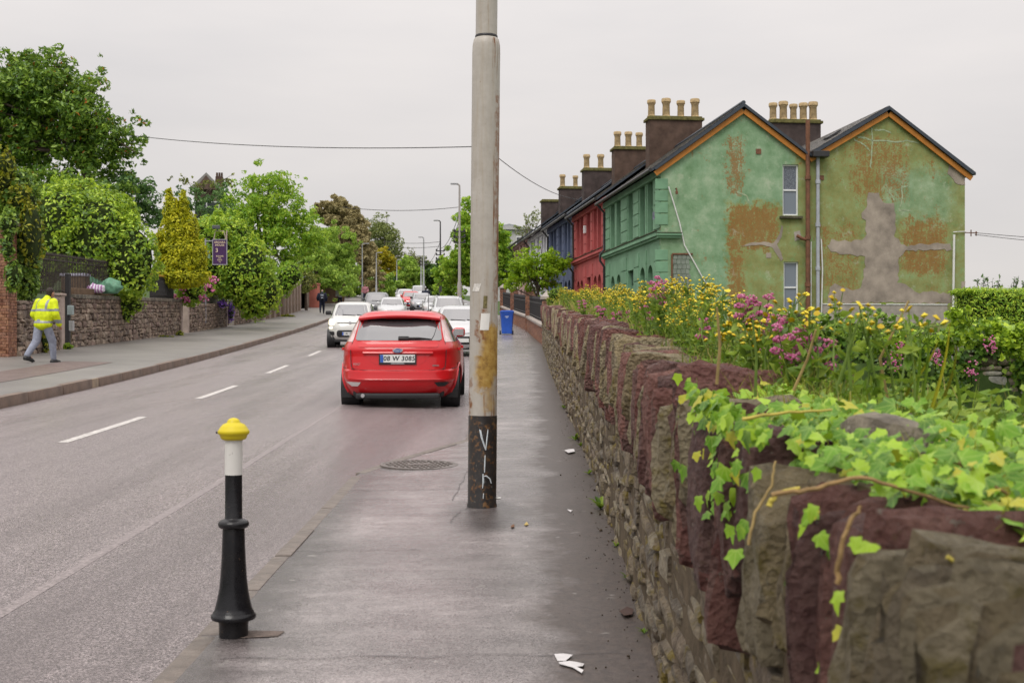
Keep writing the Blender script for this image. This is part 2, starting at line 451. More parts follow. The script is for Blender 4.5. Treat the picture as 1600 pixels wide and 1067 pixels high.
for x, y, a in along(pl, .91):
    o = link('kerb_stone', kr, rk); nx, ny = -math.cos(a), -math.sin(a)
    o.location = (x + .03 + random.uniform(-.005, .005), y, float(pz(y)) - .1 + .008 + random.uniform(-.004, .004)); o.rotation_euler = (R(1.6), random.uniform(-.03, .03), a)

# centre dashes and the worn parking line
def strip(pts, w, mat, name, parent, lift=.003):
    m = MB(); rows = []
    for i, (x, y) in enumerate(pts):
        a = pts[max(i - 1, 0)]; b = pts[min(i + 1, len(pts) - 1)]; dx, dy = b[0] - a[0], b[1] - a[1]; l = math.hypot(dx, dy)
        nx, ny = dy / l * w / 2, -dx / l * w / 2
        rows.append([(x - nx, y - ny, float(road_z(x - nx, y - ny)) + lift), (x + nx, y + ny, float(road_z(x + nx, y + ny)) + lift)])
    return m.grid(rows).build(name, mat, parent)
for y0, y1 in ((13.9, 17.2), (20.6, 24.0), (28.3, 31.9), (37.2, 40.8), (44.5, 48), (52, 55.5), (60, 63.5), (67, 71)):
    strip([(float(XC(y)), y) for y in np.linspace(y0, y1, 6)], .12, M['paint'], 'centre_dash', road)
strip([(-2.42 - .008 * y, y) for y in np.linspace(3, 20, 18)], .07, M['worn'], 'worn_line', road, .0011)

# terrain: one sheet to the horizon, with the gardens above the left wall and the drop behind the right wall
xs = np.concatenate([[-1500, -700, -300, -140, -80, -50], np.arange(-40, -18, 3.), np.arange(-17.5, 3, .5), np.arange(3, 22, 2.), [26, 34, 50, 90, 200, 500, 1500]])
ysg = np.concatenate([np.arange(-40, 22, 2.), np.arange(22, 46, 1.), np.arange(46, 140, 4.), [150, 180, 220, 300, 450, 800, 1600, 2600]])
rows = []
for Y in ysg:
    r = []; p = float(pz(Y)); xl, xr, xb, xw = float(XL(min(Y, 350))), float(XR(min(Y, 350))), float(XB(min(Y, 350))), float(XW(min(Y, 350)))
    for X in xs:
        if X < xb - .6:
            t = min(1, (xb - .6 - X) / 1.2); z = p + t * (1.25 + .0 * Y) + max(0, min(60, xb - 3 - X)) * .09
        elif X < xw + .3: z = p - .45
        else:
            low = -2.2 if Y < 28 else (1.1 if Y < 42 else p - .1)
            t = min(1, max(0, (X - xw - 1.0) / 1.0)); z = (p - .45) * (1 - t) + low * t
        if Y > 260: z = min(z, 14 - (Y - 260) * .012)
        if X > 20: z = z - (X - 20) * .03 if X < 400 else z - 11.4
        r.append((X, Y, z))
    rows.append(r)
mb = MB(); mb.grid(rows); tag(mb.build('ground', M['grassland'], smooth=True), kind='structure')

# ------------------------------------------------------------------ stones
def stone_mesh(name, seed, n, mat, rough=.1, p=5.0, smooth=True):
    """rounded, uneven block of unit size"""
    r = np.random.default_rng(seed); bm = bmesh.new(); bmesh.ops.create_cube(bm, size=2.0)
    bmesh.ops.subdivide_edges(bm, edges=bm.edges[:], cuts=n, use_grid_fill=True)
    planes = [(q / np.linalg.norm(q), r.uniform(.92, 1.25)) for q in r.normal(size=(9, 3))]
    k3 = r.normal(size=(5, 3)) * np.array([2.5, 7.0, 3.0]); 
    k = r.normal(size=(6, 3)) * 2.2; ph = r.uniform(0, 6.28, 6)
    for v in bm.verts:
        c = np.array(v.co); L = (np.abs(c) ** p).sum() ** (1 / p); c = c / L
        d = sum(math.sin(k[i] @ c * 1.2 + ph[i]) for i in range(6)) / 6
        c = c * (1 + rough * d * 1.2)
        if n >= 3: c = c * (1 + rough * .55 * sum(abs(math.sin(k3[i] @ c + ph[i])) - .63 for i in range(5)) / 2.2)
        for nrm, dd in planes:
            e = nrm @ c - dd
            if e > 0: c = c - nrm * e
        c = c + r.normal(size=3) * rough * .20
        v.co = c * .5
    me = bpy.data.meshes.new(name); bm.to_mesh(me); bm.free(); me.materials.append(mat)
    smooth_angle(me, 22) if smooth else None
    return me
def mesh_np(me):
    V = np.empty(len(me.vertices) * 3, np.float32); me.vertices.foreach_get('co', V); V = V.reshape(-1, 3)
    T = np.array([p.vertices[:] for p in me.polygons], np.int32); return V, T
def join_stones(name, meshes, tr, mat, parent, org):
    Vs = []; Ts = []; o = 0; cache = [mesh_np(m) for m in meshes]
    for k, (loc, rot, sc) in enumerate(tr):
        V, T = cache[k % len(cache)]; Mx = np.array(Euler(rot).to_matrix())
        Vs.append((V * np.array(sc)) @ Mx.T + np.array(loc) - np.array(org)); Ts.append(T + o); o += len(V)
    me = np_mesh(name, np.concatenate(Vs), np.concatenate(Ts), mat, True); ob = link(name, me, parent); return tag(ob, kind='stuff')

PURPLE = (.105, .045, .042); 
M['coping'] = stonemat('coping_red_stone', [(.27, .085, .07), (.20, .072, .064), (.32, .115, .09), (.24, .10, .085), (.17, .065, .06)], (.17, .14, .03), .7, 13, 1.5, .64, .55)
M['copinggrey'] = stonemat('coping_olive_stone', [(.44, .34, .175), (.50, .41, .25), (.37, .28, .145), (.46, .38, .23), (.32, .25, .15)], (.22, .17, .025), .7, 13, 1.5, .55, .6)
M['wallstone'] = stonemat('slate_rubble', [(.20, .145, .085), (.29, .225, .14), (.15, .115, .08), (.25, .18, .10), (.37, .31, .21), (.18, .12, .07)], (.20, .145, .012), .65, 11, 1.1, .515, .85)
M['mortar'] = plain('dark_mortar', (.105, .08, .052), .9, .2, .4, 9, .9, 40)

def pack_wall(a0, a1, h0, h1, lmin, lmax, hmin, hmax, r):
    """courses of uneven stones: list of (a_center, h_center, length, height)"""
    out = []; h = h0
    while h < h1 - hmin * .5:
        ch = r.uniform(hmin, hmax); 
        if h + ch > h1: ch = h1 - h
        a = a0 - r.uniform(0, lmax)
        while a < a1:
            l = r.uniform(lmin, lmax); lo, hi = max(a, a0), min(a + l, a1)
            if hi - lo > .04:
                hh = ch * r.uniform(.92, 1.12)
                if r.random() < .25 and ch > hmin * 1.3:
                    out.append(((lo + hi) / 2, h + ch * .27, hi - lo, ch * .52)); out.append(((lo + hi) / 2, h + ch * .77, hi - lo, ch * .46))
                else: out.append(((lo + hi) / 2, h + ch / 2, hi - lo, hh))
            a += l
        h += ch
    return out

# the near wall
sw = thing('stone_wall', 'old rubble stone wall with upright coping stones beside the near footpath', 'wall', (float(XW(3)), 3, float(pz(3))))
O = sw.location
COPH = .33
mb = MB(); rows = []
for Y in np.arange(.2, 44.2, .4):
    x, z, h = float(XW(Y)), float(pz(Y)), float(HW(Y))
    q_ = x - .016 + random.uniform(-.006, .006); rows.append([(q_, Y, z - .3), (q_ + .004, Y, z + h * .4), (q_, Y, z + h - .24), (x + .10, Y, z + h - .06), (x + .55, Y, z + h - .05), (x + .62, Y, z + h - .3), (x + .62, Y, z - 2.4)])
mb.grid(rows).build('wall_core', M['mortar'], sw, org=O)
wm_ = [stone_mesh('stone', 40 + i, 3, M['wallstone'], .075, 16) for i in range(10)]
cm_ = [stone_mesh('coping_stone', 60 + i, 8, M['coping'], .085, 14.0) for i in range(9)]
cm_lo = [stone_mesh('coping_stone', 60 + i, 2, M['coping'], .09, 12.0) for i in range(9)]
cg_ = [stone_mesh('coping_stone', 80 + i, 8, M['copinggrey'], .085, 14.0) for i in range(9)]
cg_lo = [stone_mesh('coping_stone', 80 + i, 2, M['copinggrey'], .09, 12.0) for i in range(9)]
Y = .7; cop = []
while Y < 44:
    t = random.choice([.045, .06, .075, .09, .11, .14]) * random.uniform(.85, 1.2) * (.8 if Y < 2.4 else 1 if Y < 10 else 1.5 if Y < 20 else 2.0)
    cop.append((Y + t / 2, t)); Y += t * .97
for i, (Y, t) in enumerate(cop):
    x, z, h = float(XW(Y)), float(pz(Y)), float(HW(Y)); dep = random.uniform(.26, .5); hh = COPH * random.uniform(.95, 1.5); top = h + random.uniform(-.07, .04)
    if Y < 2.3: top = h + random.uniform(-.025, .015)
    elif random.random() < .07: top += .05
    tr = ((x + dep / 2 - .075 + random.uniform(-.03, .03), Y, z + top - hh / 2), (random.uniform(-.20, .08), random.uniform(-.06, .16), random.uniform(-.13, .13)), (dep, t * .97, hh))
    if i < 296:
        pr_ = .12 if Y < 1.88 else .92 if Y < 2.2 else .35 if Y < 2.75 else .85 if Y < 3.7 else .52
        red_ = random.random() < pr_
        o = link('coping_stone', ((cm_ if red_ else cg_) if Y < 12 else (cm_lo if red_ else cg_lo))[random.randrange(9)], sw, Vector(tr[0]) - O, tr[1], tr[2])
    else: cop[i] = tr
rest = [c for c in cop if len(c) == 3]
if rest: join_stones('coping_stones', cm_lo, rest, M['coping'], sw, O)
st = []
for (a, hc, l, hgt) in pack_wall(.5, 44, -.05, 1.0, .10, .44, .04, .15, rng):
    x, z, h = float(XW(a)), float(pz(a)), float(HW(a)); sc = (h - COPH + .06) / 1.0
    sl_ = math.atan2(float(pz(a + .5) - pz(a - .5)), 1)
    dx = float(XW(a + .5) - XW(a - .5))
    st.append(((x + .05 + rng.uniform(-.016, .02), a, z + hc * sc), (sl_ + rng.uniform(-.09, .09), rng.uniform(-.06, .06), -math.atan(dx) + rng.uniform(-.05, .05)), (.15, l * .99, hgt * sc * .99)))
st.sort(key=lambda s: abs(s[0][1] - 4.6) if s[0][1] > 2.2 else 99)
for k, s in enumerate(st[:290]): link('stone', wm_[k % 10], sw, Vector(s[0]) - O, s[1], s[2])
join_stones('rubble_stones', wm_, st[290:], M['wallstone'], sw, O)
# a loose rounded stone lying on top
sm = stone_mesh('loose_stone', 95, 5, stonemat('grey_boulder', [(.23, .19, .13)], None, .7, 6, .8), .1, 3.2)
tag(link('loose_stone', sm, None, (at(1392, 706, 2.62)), (.1, .15, .5), (.2, .2, .15)), 'rounded grey-brown loose stone half buried in ivy on the wall top', 'stone')
BW = _tab([(0, 1.2), (3.0, 1.15), (4.4, .6), (7, .5), (12, .6), (20, .8), (44, 1.0)])
# earth bank behind the coping
mb = MB(); rows = []
for Y in np.arange(.2, 44.2, .4):
    x, z, h = float(XW(Y)), float(pz(Y)), float(HW(Y)); r = random.uniform
    rows.append([(x + .36, Y, z + h - .18), (x + .46, Y, z + h - .06 + r(-.02, .03)), (x + .2 + float(BW(Y)) * .45, Y, z + h - .03 + r(-.03, .03)), (x + float(BW(Y)), Y, z + h - .1 + r(-.04, .04)), (x + float(BW(Y)) + .2, Y, z + h - .5), (x + 1.9, Y, -1.0 if Y < 28 else z), (x + 2.2, Y, -2.4 if Y < 28 else z - 1)])
mb.grid(rows); tag(mb.build('earth_bank', M['soil'], smooth=80), kind='structure')

# ------------------------------------------------------------------ the terrace
TH = R(6.3); CT, ST = math.cos(TH), math.sin(TH)
HX, HYY, HZ = 4.85, 41.7, 1.5
def gp(x, y):
    """photo point on the end gable plane -> (u, w) in the end house's own frame"""
    k = (x - CX) / F; u = (HYY * k - HX) / (CT - k * ST); Y = HYY + u * ST
    return u, EYE + (HY - y) / F * Y - HZ
EAVE, PEAK, VAL = 5.82, 7.80, 6.2
PROF = [(-.02, EAVE), (2.73, PEAK), (4.95, VAL), (7.68, PEAK), (10.37, EAVE)]

def m_gable():
    t = NT('old_green_render', .85, .25); o = t.xyz(); u, w = o[0], o[2]
    n1 = t.noise(1.6, 7, .68); n2 = t.noise(5.5, 6, .7); n3 = t.noise(17, 5, .75); nv = t.noise(1., 5, .65, t.coord((3.2, 1, .45)))
    du = t.math('ADD', u, t.math('MULTIPLY', t.math('SUBTRACT', n2, .5), 1.3)); dw = t.math('ADD', w, t.math('MULTIPLY', t.math('SUBTRACT', t.noise(4.1, 6, .7), .5), 1.5))
    g = t.ramp(n1, [(.32, (.13, .24, .12)), (.5, (.215, .335, .20)), (.66, (.33, .43, .29))])
    g = t.mix(t.ramp(nv, [(.55, 0.), (.75, .45)]), g, (.27, .43, .30))
    olive = t.ramp(n1, [(.3, (.16, .18, .058)), (.5, (.25, .262, .10)), (.66, (.26, .345, .16)), (.82, (.40, .44, .25))])
    olive = t.mix(t.ramp(n2, [(.5, 0.), (.7, .5)]), olive, (.15, .33, .14))
    ol = t.box(du, dw, 2.2, 5.2, -3, 4.72, .12)
    ol = t.math('MAXIMUM', ol, t.box(du, dw, 4.5, 12, -3, 9, .2))
    blue = t.box(du, dw, 7.5, 9.9, 4.25, 5.9, .35)
    ol = t.math('MULTIPLY', ol, t.math('SUBTRACT', 1., t.math('MULTIPLY', blue, .75)))
    c = t.mix(ol, g, olive)
    rust = t.ramp(n3, [(.35, (.20, .085, .025)), (.7, (.32, .155, .045))])
    # where the paint has burnt through to brown
    a = t.math('MAXIMUM', t.box(du, dw, 2.2, 3.95, 3.1, 4.66, .18), t.box(du, dw, 2.2, 2.85, .6, 3.1, .25))
    a = t.math('MAXIMUM', a, t.box(du, dw, 8.0, 9.9, 2.2, 4.4, .5))
    a = t.math('MAXIMUM', a, t.math('MULTIPLY', t.box(du, dw, 6.2, 8.6, 4.6, 7.2, .5), .85))
    a = t.math('MAXIMUM', a, t.math('MULTIPLY', t.box(du, dw, 5.1, 6.9, 1.6, 4.2, .4), .8))
    a = t.math('MAXIMUM', a, t.math('MULTIPLY', t.box(du, dw, 2.1, 2.9, 4.9, 7.0, .25), .9))
    a = t.math('MAXIMUM', a, t.math('MULTIPLY', t.ramp(t.noise(.9, 4, .6), [(.45, 0.), (.65, .7)]), 1.0)); a = t.math('MAXIMUM', a, t.math('MULTIPLY', t.box(du, dw, 4.9, 10.2, 1.5, 8, .3), .48)); a = t.math('MAXIMUM', a, .3)
    th = t.math('SUBTRACT', .655, t.math('MULTIPLY', a, .215))
    m = t.n('MapRange'); t.put(t.math('ADD', t.math('MULTIPLY', n3, .45), t.math('ADD', t.math('MULTIPLY', n2, .3), t.math('MULTIPLY', t.noise(1., 6, .7, t.coord((7, 1, 1.1))), .25))), m.inputs[0]); t.put(th, m.inputs[1]); t.put(t.math('ADD', th, .045), m.inputs[2])
    c = t.mix(t.math('MULTIPLY', m.outputs[0], .8), c, rust)
    # pale mineral bloom and dark specks
    c = t.mix(t.ramp(t.noise(2.3, 6, .75), [(.57, 0.), (.66, .45)]), c, (.44, .48, .36))
    c = t.mix(t.ramp(t.noise(24, 4, .7), [(.66, 0.), (.72, .45)]), c, (.09, .10, .05))
    t.color(c); t.bump(t.math('ADD', n3, t.math('MULTIPLY', n1, .7)), .5, .02)
    return t.m
def facade(name, c):
    t = NT(name, .75, .3); n = t.noise(1.3, 6, .65); v = t.noise(1., 5, .6, t.coord((2, 2.6, .35)))
    d = tuple(x * .78 for x in c); e = tuple(min(1, x * 1.18 + .01) for x in c)
    k = t.ramp(n, [(.3, d), (.7, e)]); k = t.mix(t.ramp(v, [(.55, 0.), (.8, .35)]), k, tuple(x * .5 + .03 for x in c))
    t.color(k); t.bump(t.noise(40, 5), .25, .01); return t.m
M['gable'] = m_gable()
M['brownstack'] = plain('brown_render', (.085, .055, .042), .9, .25, .4, 2.2, .5, 25)
M['darkstack'] = plain('dark_render', (.06, .045, .042), .9, .25, .4, 2.2, .5, 25)
M['pot'] = plain('clay_pot', (.38, .28, .15), .75, .3, .5, 5, .5, 40)
M['potcap'] = plain('lichen_cap', (.12, .11, .04), .9, .2, .5, 8, .8, 30)
M['orange'] = plain('orange_bargeboard', (.43, .165, .022), .55, .4, .16, 4, .2, 60)
M['slate'] = stonemat('roof_slate', [(.075, .08, .09), (.10, .10, .105), (.06, .065, .075)], None, .6, 5, .3)
M['verge'] = plain('dark_verge', (.035, .045, .06), .5, .5, .2, 5)
M['gutter'] = plain('black_gutter', (.02, .02, .022), .4, .5, .3, 9)
M['rustpipe'] = plain('rusty_pipe', (.15, .065, .035), .7, .4, .4, 7, .5, 50)
M['greypipe'] = plain('grey_pipe', (.36, .38, .42), .5, .4, .15, 6)
M['whitepipe'] = plain('white_pipe', (.65, .65, .63), .5, .4, .12, 6)
M['upvc'] = plain('white_window_frame', (.74, .75, .76), .35, .5, .05, 4)
M['cement'] = plain('cement_patch', (.30, .255, .215), .9, .2, .38, 1.6, .6, 30)
M['cement2'] = plain('pale_cement', (.33, .30, .265), .9, .2, .22, 3.2, .5, 30)
t = NT('window_glass', .06, .8); t.color((.035, .04, .048)); M['glass'] = t.m
t = NT('net_curtain_glass', .08, .7); t.color(t.ramp(t.voro(26, t.coord((1, 1, 1.4))), [(.2, (.20, .23, .27)), (.6, (.075, .085, .11))])); M['netglass'] = t.m
t = NT('frosted_glass', .15, .6); t.color((.17, .20, .24)); M['frost'] = t.m
M['block'] = plain('grey_block', (.21, .24, .205), .9, .2, .25, 5, .5, 30)
M['ledge'] = plain('mossy_ledge', (.075, .07, .045), .9, .2, .5, 5, .8, 30)

POT = [(.135, 0), (.15, .0), (.15, .05), (.12, .08), (.112, .5), (.125, .52), (.125, .56), (.15, .58), (.15, .68), (.13, .72), (.095, .72), (.09, .4)]
def chimney(house, u, v, w0, w1, wid, dep, npots, mat, pots=True):
    mb = MB(); mb.bbox((u, v, (w0 + w1) / 2), (wid, dep, w1 - w0), .015)
    c = mb.build('chimney', mat, house)
    mb = MB(); mb.bbox((u, v, w1 + .05), (wid + .16, dep + .14, .11), .02); mb.bbox((u, v, w1 + .135), (wid + .02, dep, .07), .03)
    mb.build('chimney_cap', M['potcap'], c)
    for k in range(npots):
        uu = u + (k - (npots - 1) / 2) * (wid - .35) / max(1, npots - 1) + random.uniform(-.03, .03); s = random.uniform(.94, 1.1)
        m = MB(); m.lathe([(r * s * 1.22, z * s) for r, z in POT], (0, 0, 0), 12, False)
        link('chimney_pot', m.mesh('chimney_pot', M['pot'], True), c, (uu, v, w1 + .15))

def win_facade(house, v, w, wd, ht, fm, gm, arched=False, sill=None, d=.13):
    """sash window set back in the front wall (the wall's outer face is u = 0)"""
    mb = MB(); b = .06
    mb.box((d + .03, v - wd / 2 + b / 2, w + ht / 2), (.06, b, ht)); mb.box((d + .03, v + wd / 2 - b / 2, w + ht / 2), (.06, b, ht))
    for z in (w + b / 2, w + ht / 2, w + ht - b / 2 - (.14 if arched else 0)): mb.box((d + .03, v, z), (.05, wd - 2 * b - .004, b))
    f = mb.build('window', fm, house)
    MB().box((d + .045, v, w + ht / 2), (.012, wd, ht)).build('pane', gm, f)
    if sill: MB().bbox((-.02, v, w - .05), (.3, wd + .14, .09), .015).build('sill', sill, f)
    return f

def arch(v, w, wd, ht):
    r = wd / 2; return [(v - r, w), (v + r, w)] + [(v + r * math.cos(a), w + ht - r + r * math.sin(a)) for a in np.linspace(0, PI, 9)]
def rect(v, w, wd, ht): return [(v - wd / 2, w), (v + wd / 2, w), (v + wd / 2, w + ht), (v - wd / 2, w + ht)]

def slates(house, v0, v1, a, b, name='slates'):
    """slates laid in courses on the slope from eave a=(u,w) to ridge b"""
    L = math.hypot(b[0] - a[0], b[1] - a[1]); ang = math.atan2(b[1] - a[1], b[0] - a[0]); e = .21; n = int(L / e); Vs = MB()
    for i in range(n):
        s = (i + .5) * e; o = 0 if i % 2 else .14; v = v0 - o
        while v < v1:
            lo, hi = max(v, v0), min(v + .285, v1)
            if hi - lo > .05:
                Vs.box((a[0] + math.cos(ang) * s - math.sin(ang) * .012, (lo + hi) / 2, a[1] + math.sin(ang) * s + math.cos(ang) * (.016 + random.uniform(-.002, .003))), (e * 1.22, hi - lo - .006, .008), 0, 0, -ang + .035)
            v += .29
    return tag(Vs.build(name, M['slate'], house), kind='stuff')

def house(v0, L, z, col, label, spec, near=False, rear=True, stackmat=None, npots=4, stack=2.0, stacktop=None):
    loc = (HX - ST * v0, HYY + CT * v0, HZ + z)
    h = thing('terrace_house', label, 'house', loc, TH)
    wallm = facade('painted_front', col); fcol = facade('painted_trim', tuple(x * .7 for x in col))
    ups = [q * L for q in spec['up']]; los = [q * L for q in spec['lo']]; dr = spec['door'] * L
    holes = [rect(v, 3.82, .8, 1.78) for v in ups] + [arch(v, .75, .8, 2.0) for v in los] + [rect(dr, .02, 1.0, 2.75)]
    fr = lambda a, b, d: (d, a, b)
    v_in = .26 if near else 0.0
    mb = MB(); mb.prism([(v_in, -1.2), (L - .005, -1.2), (L - .005, EAVE), (v_in, EAVE)], fr, 0, .26, [list(reversed(x)) for x in holes])
    mb.build('front_wall', wallm, h)
    for v in ups: win_facade(h, v, 3.82, .8, 1.78, fcol, M['glass'])
    for v in los: win_facade(h, v, .75, .8, 2.0, fcol, M['glass'], True, fcol)
    d = MB().box((.16, dr, 1.12), (.06, .94, 2.2)).box((.12, dr, .6), (.03, .6, .7)).box((.12, dr, 1.6), (.03, .6, .8)).build('door', fcol, h)
    MB().box((.16, dr, 2.5), (.04, .94, .4)).build('pane', M['glass'], d)
    # string course and eaves cornice
    c0 = 0 if not near else -.10
    mb = MB()
    for du, w0, w1 in ((.10, 3.52, 3.60), (.17, 3.60, 3.68), (.13, 3.68, 3.75)): mb.box((-du / 2, (c0 * (du / .1) * .8 + L) / 2 if near else L / 2, (w0 + w1) / 2), (du, L - (c0 * du / .1 * .8 if near else 0) - .01, w1 - w0 - .003))
    mb.build('string_course', wallm, h)
    mb = MB(); mb.box((-.085, L / 2, 3.765), (.17, L - .02, .02)); mb.build('ledge_moss', M['ledge'], h)
    MB().box((-.05, L / 2, EAVE - .17), (.10, L - .02, .22)).build('cornice', wallm, h)
    # raised render blocks between the openings
    def blocks(w0, w1, spots, rowh):
        edges = sorted(spots); gaps = []; p = .06 if near else .12
        for s, hw in edges: gaps.append((p, s - hw - .16)); p = s + hw + .16
        gaps.append((p, L - .12)); n = max(1, int((w1 - w0) / rowh))
        for a, b in gaps:
            if b - a < .12: continue
            for i in range(n):
                z0_, z1_ = w0 + (w1 - w0) * i / n, w0 + (w1 - w0) * (i + 1) / n
                MB().bbox((-.012, (a + b) / 2, (z0_ + z1_) / 2), (.036, b - a, z1_ - z0_ - .035), .012).build('render_block', wallm, h)
    if spec.get('blocks'):
        blocks(3.85, EAVE - .32, [(v, .4) for v in ups], .37)
        blocks(.3, 3.3, [(v, .4) for v in los] + [(dr, .5)], .5)
    # roof over both ranges, front gutter, downpipe
    fr2 = lambda a, b, d: (a, d, b)
    P = [(-.33, EAVE - .06)] + [(2.73, PEAK + .16), (4.95, VAL + .16), (7.68, PEAK + .16), (10.68, EAVE - .02)]
    if not rear: P = [(-.33, EAVE - .06), (2.73, PEAK + .16), (5.4, EAVE)]
    top = P; bot = [(a, b - .085) for a, b in reversed(P)]
    MB().prism(top + bot, fr2, -.16 if near else 0, L - .004).build('roof', M['verge'], h)
    MB().tube([(2.73, -.15 if near else .02, PEAK + .17), (2.73, L - .02, PEAK + .17)], .07, 6).build('ridge_tiles', M['verge'], h)
    if spec.get('slates'):
        slates(h, -.14 if near else .01, L, P[0], P[1])
        if near: slates(h, -.14, L, P[2], P[3], 'rear_slates')
    mb = MB(); mb.tube([(-.38, -.15 if near else .01, EAVE - .1), (-.38, L - .02, EAVE - .1)], .065, 8); mb.build('gutter', M['gutter'], h, True)
    mb = MB(); mb.tube([(-.36, L - .2, EAVE - .12), (-.07, L - .2, EAVE - .45), (-.07, L - .2, 3.9), (-.24, L - .2, 3.7), (-.24, L - .2, 3.45), (-.07, L - .2, 3.2), (-.07, L - .2, -.6)], .05, 8); mb.build('downpipe', M['gutter'], h, True)
    st_ = stacktop or 9.05
    chimney(h, 2.73, L - .42, PEAK - .9, st_, stack, .75, npots, stackmat or M['brownstack'])
    # blank rear walls so the house is closed from any side
    mb = MB(); mb.box(((10.27 if rear else 5.3), L / 2, 2.3), (.2, L - .02, EAVE * 2 - 4.8)); mb.build('rear_wall', wallm, h)
    pr = PROF if rear else [(-.02, EAVE), (2.73, PEAK), (5.35, EAVE - .1)]
    poly = [(pr[0][0] + .28, -1.2)] + [(max(a, .28) if i == 0 else a, b - .03) for i, (a, b) in enumerate(pr)] + [(pr[-1][0] - .0, -1.2)]
    MB().prism(poly, fr2, L - .26, L - .012).build('party_wall', M['darkstack'], h)
    return h, wallm

SP = dict(up=[.16, .285, .49, .715, .835], lo=[.16, .285, .715, .835], door=.49, blocks=True, slates=True)
GREEN = (.165, .315, .195)
h0, gw = house(0, 10.0, 0, GREEN, 'pale green end-of-terrace house with peeling twin gables and orange bargeboards', SP, near=True, stack=2.15, stacktop=9.05)
# end gable of two ranges, M-shaped
fr2 = lambda a, b, d: (a, d, b)
wins = []
for (x0, x1, y0, y1) in ((1223, 1247.5, 257, 337), (1224.5, 1247.5, 409, 489)):
    u0, wt = gp(x0, y0); u1, wb = gp(x1, y1); wins.append((u0, u1, wb, wt))
holes = [[(a, c), (a, d), (b, d), (b, c)] for a, b, c, d in wins]
poly = [(0, -2.2)] + [(max(0, a), b - .02) for a, b in PROF] + [(10.37, -2.2)]
MB().prism(poly, fr2, 0, .25, holes).build('gable_wall', M['gable'], h0)
for k, (a, b, c, d) in enumerate(wins):
    mb = MB(); t_ = .045; y = .10; mid = c + (d - c) * .5
    mb.box((a + t_ / 2, y, (c + d) / 2), (t_, .07, d - c)); mb.box((b - t_ / 2, y, (c + d) / 2), (t_, .07, d - c))
    for z in (c + t_ / 2, mid, d - t_ / 2): mb.box(((a + b) / 2, y, z), (b - a - 2 * t_ - .003, .065, t_ * 1.1))
    f = mb.build('window', M['upvc'], h0)
    MB().box(((a + b) / 2, y + .012, (c + mid) / 2), (b - a - .05, .012, mid - c - .03)).build('pane', M['frost'], f)
    MB().box(((a + b) / 2, y + .012, (mid + d) / 2), (b - a - .05, .012, d - mid - .03)).build('pane', M['netglass'] if k == 0 else M['frost'], f)
    MB().bbox(((a + b) / 2, -.02, c - .07), (b - a + .22, .22, .09), .015).build('sill', M['ledge'], f)
# orange bargeboards under dark verges
for (p, q) in ((PROF[0], PROF[1]), (PROF[1], PROF[2]), (PROF[2], PROF[3]), (PROF[3], PROF[4])):
    L = math.hypot(q[0] - p[0], q[1] - p[1]) + (.22 if p in (PROF[0],) or q is PROF[4] else -.06); a = math.atan2(q[1] - p[1], q[0] - p[0])
    cx, cz = (p[0] + q[0]) / 2, (p[1] + q[1]) / 2; off = .1 * (1 if a > 0 else -1) * (1 if (p is PROF[0] or q is PROF[4]) else 0)
    cx -= abs(off) * (1 if p is PROF[0] else -1 if q is PROF[4] else 0); cz -= abs(off) * .72 if off else 0
    MB().box((cx, -.10, cz - .085), (L, .045, .165), 0, 0, -a).build('bargeboard', M['orange'], h0)
    MB().box((cx, -.185, cz + .075), (L + .05, .045, .07), 0, 0, -a).build('verge', M['verge'], h0)
# quoin blocks turning the corner
for i in range(15):
    z = .1 + i * .385
    if z > EAVE - .35: break
    if 3.25 < z + .18 < 3.75: continue
    MB().bbox((.02, -.008, z + .18), (.55 if False else .42, .03, .345), .012).build('quoin', gw, h0)
MB().box((.24, -.07, 3.56), (.76, .14, .075)).box((.24, -.10, 3.64), (.82, .20, .075)).build('string_course_return', gw, h0)
MB().box((.24, -.11, 3.69), (.84, .22, .022)).build('ledge_moss', M['ledge'], h0)
MB().box((-.015, .95, 4.35), (.03, .28, .26)).build('street_plaque', plain('blue_plaque', (.18, .17, .28), .4), h0)
# cement repairs, ragged and slightly proud
def ragged(px, name, mat, j=.045, d=.012, step=.12):
    P = [gp(x, y) for x, y in px]; out = []
    for (a, b), (c, e) in zip(P, P[1:] + P[:1]):
        n = max(1, int(math.hypot(c - a, e - b) / step))
        for i in range(n): t = i / n; out.append((a + (c - a) * t + random.uniform(-j, j), b + (e - b) * t + random.uniform(-j, j)))
    MB().prism(out, fr2, -d, .02).build(name, mat, h0)
ragged([(1358, 300), (1372, 303), (1380, 316), (1397, 318), (1399, 352), (1398, 372), (1412, 384), (1470, 379), (1486, 380), (1486, 391), (1415, 392), (1405, 405), (1403, 440), (1425, 452), (1436, 460), (1450, 454), (1487, 461), (1487, 473), (1294, 473), (1296, 448), (1305, 444), (1322, 452), (1344, 452), (1350, 430), (1351, 402), (1340, 400), (1318, 396), (1298, 394), (1292, 386), (1300, 375), (1330, 377), (1352, 372), (1353, 345), (1345, 342), (1347, 332), (1353, 325)], 'render_patch', M['cement'])
ragged([(1482, 257), (1508, 270), (1508, 289), (1497, 289), (1481, 272)], 'render_patch', M['cement'], .02)
ragged([(1283, 476), (1480, 476), (1480, 505), (1283, 505)], 'render_patch', M['cement2'], .01)
ragged([(1502, 440), (1508, 440), (1508, 490), (1501, 490)], 'render_patch', M['cement'], .01)
ragged([(1158, 385), (1175, 379), (1196, 378), (1208, 381), (1218, 366), (1221, 352), (1224, 354), (1221, 370), (1214, 382), (1219, 392), (1224, 404), (1220, 408), (1213, 396), (1206, 386), (1190, 383), (1172, 384)], 'render_patch', M['cement'], .012, .01, .08)
ragged([(1240, 362), (1250, 360), (1253, 374), (1242, 376)], 'render_patch', M['cement2'], .02)
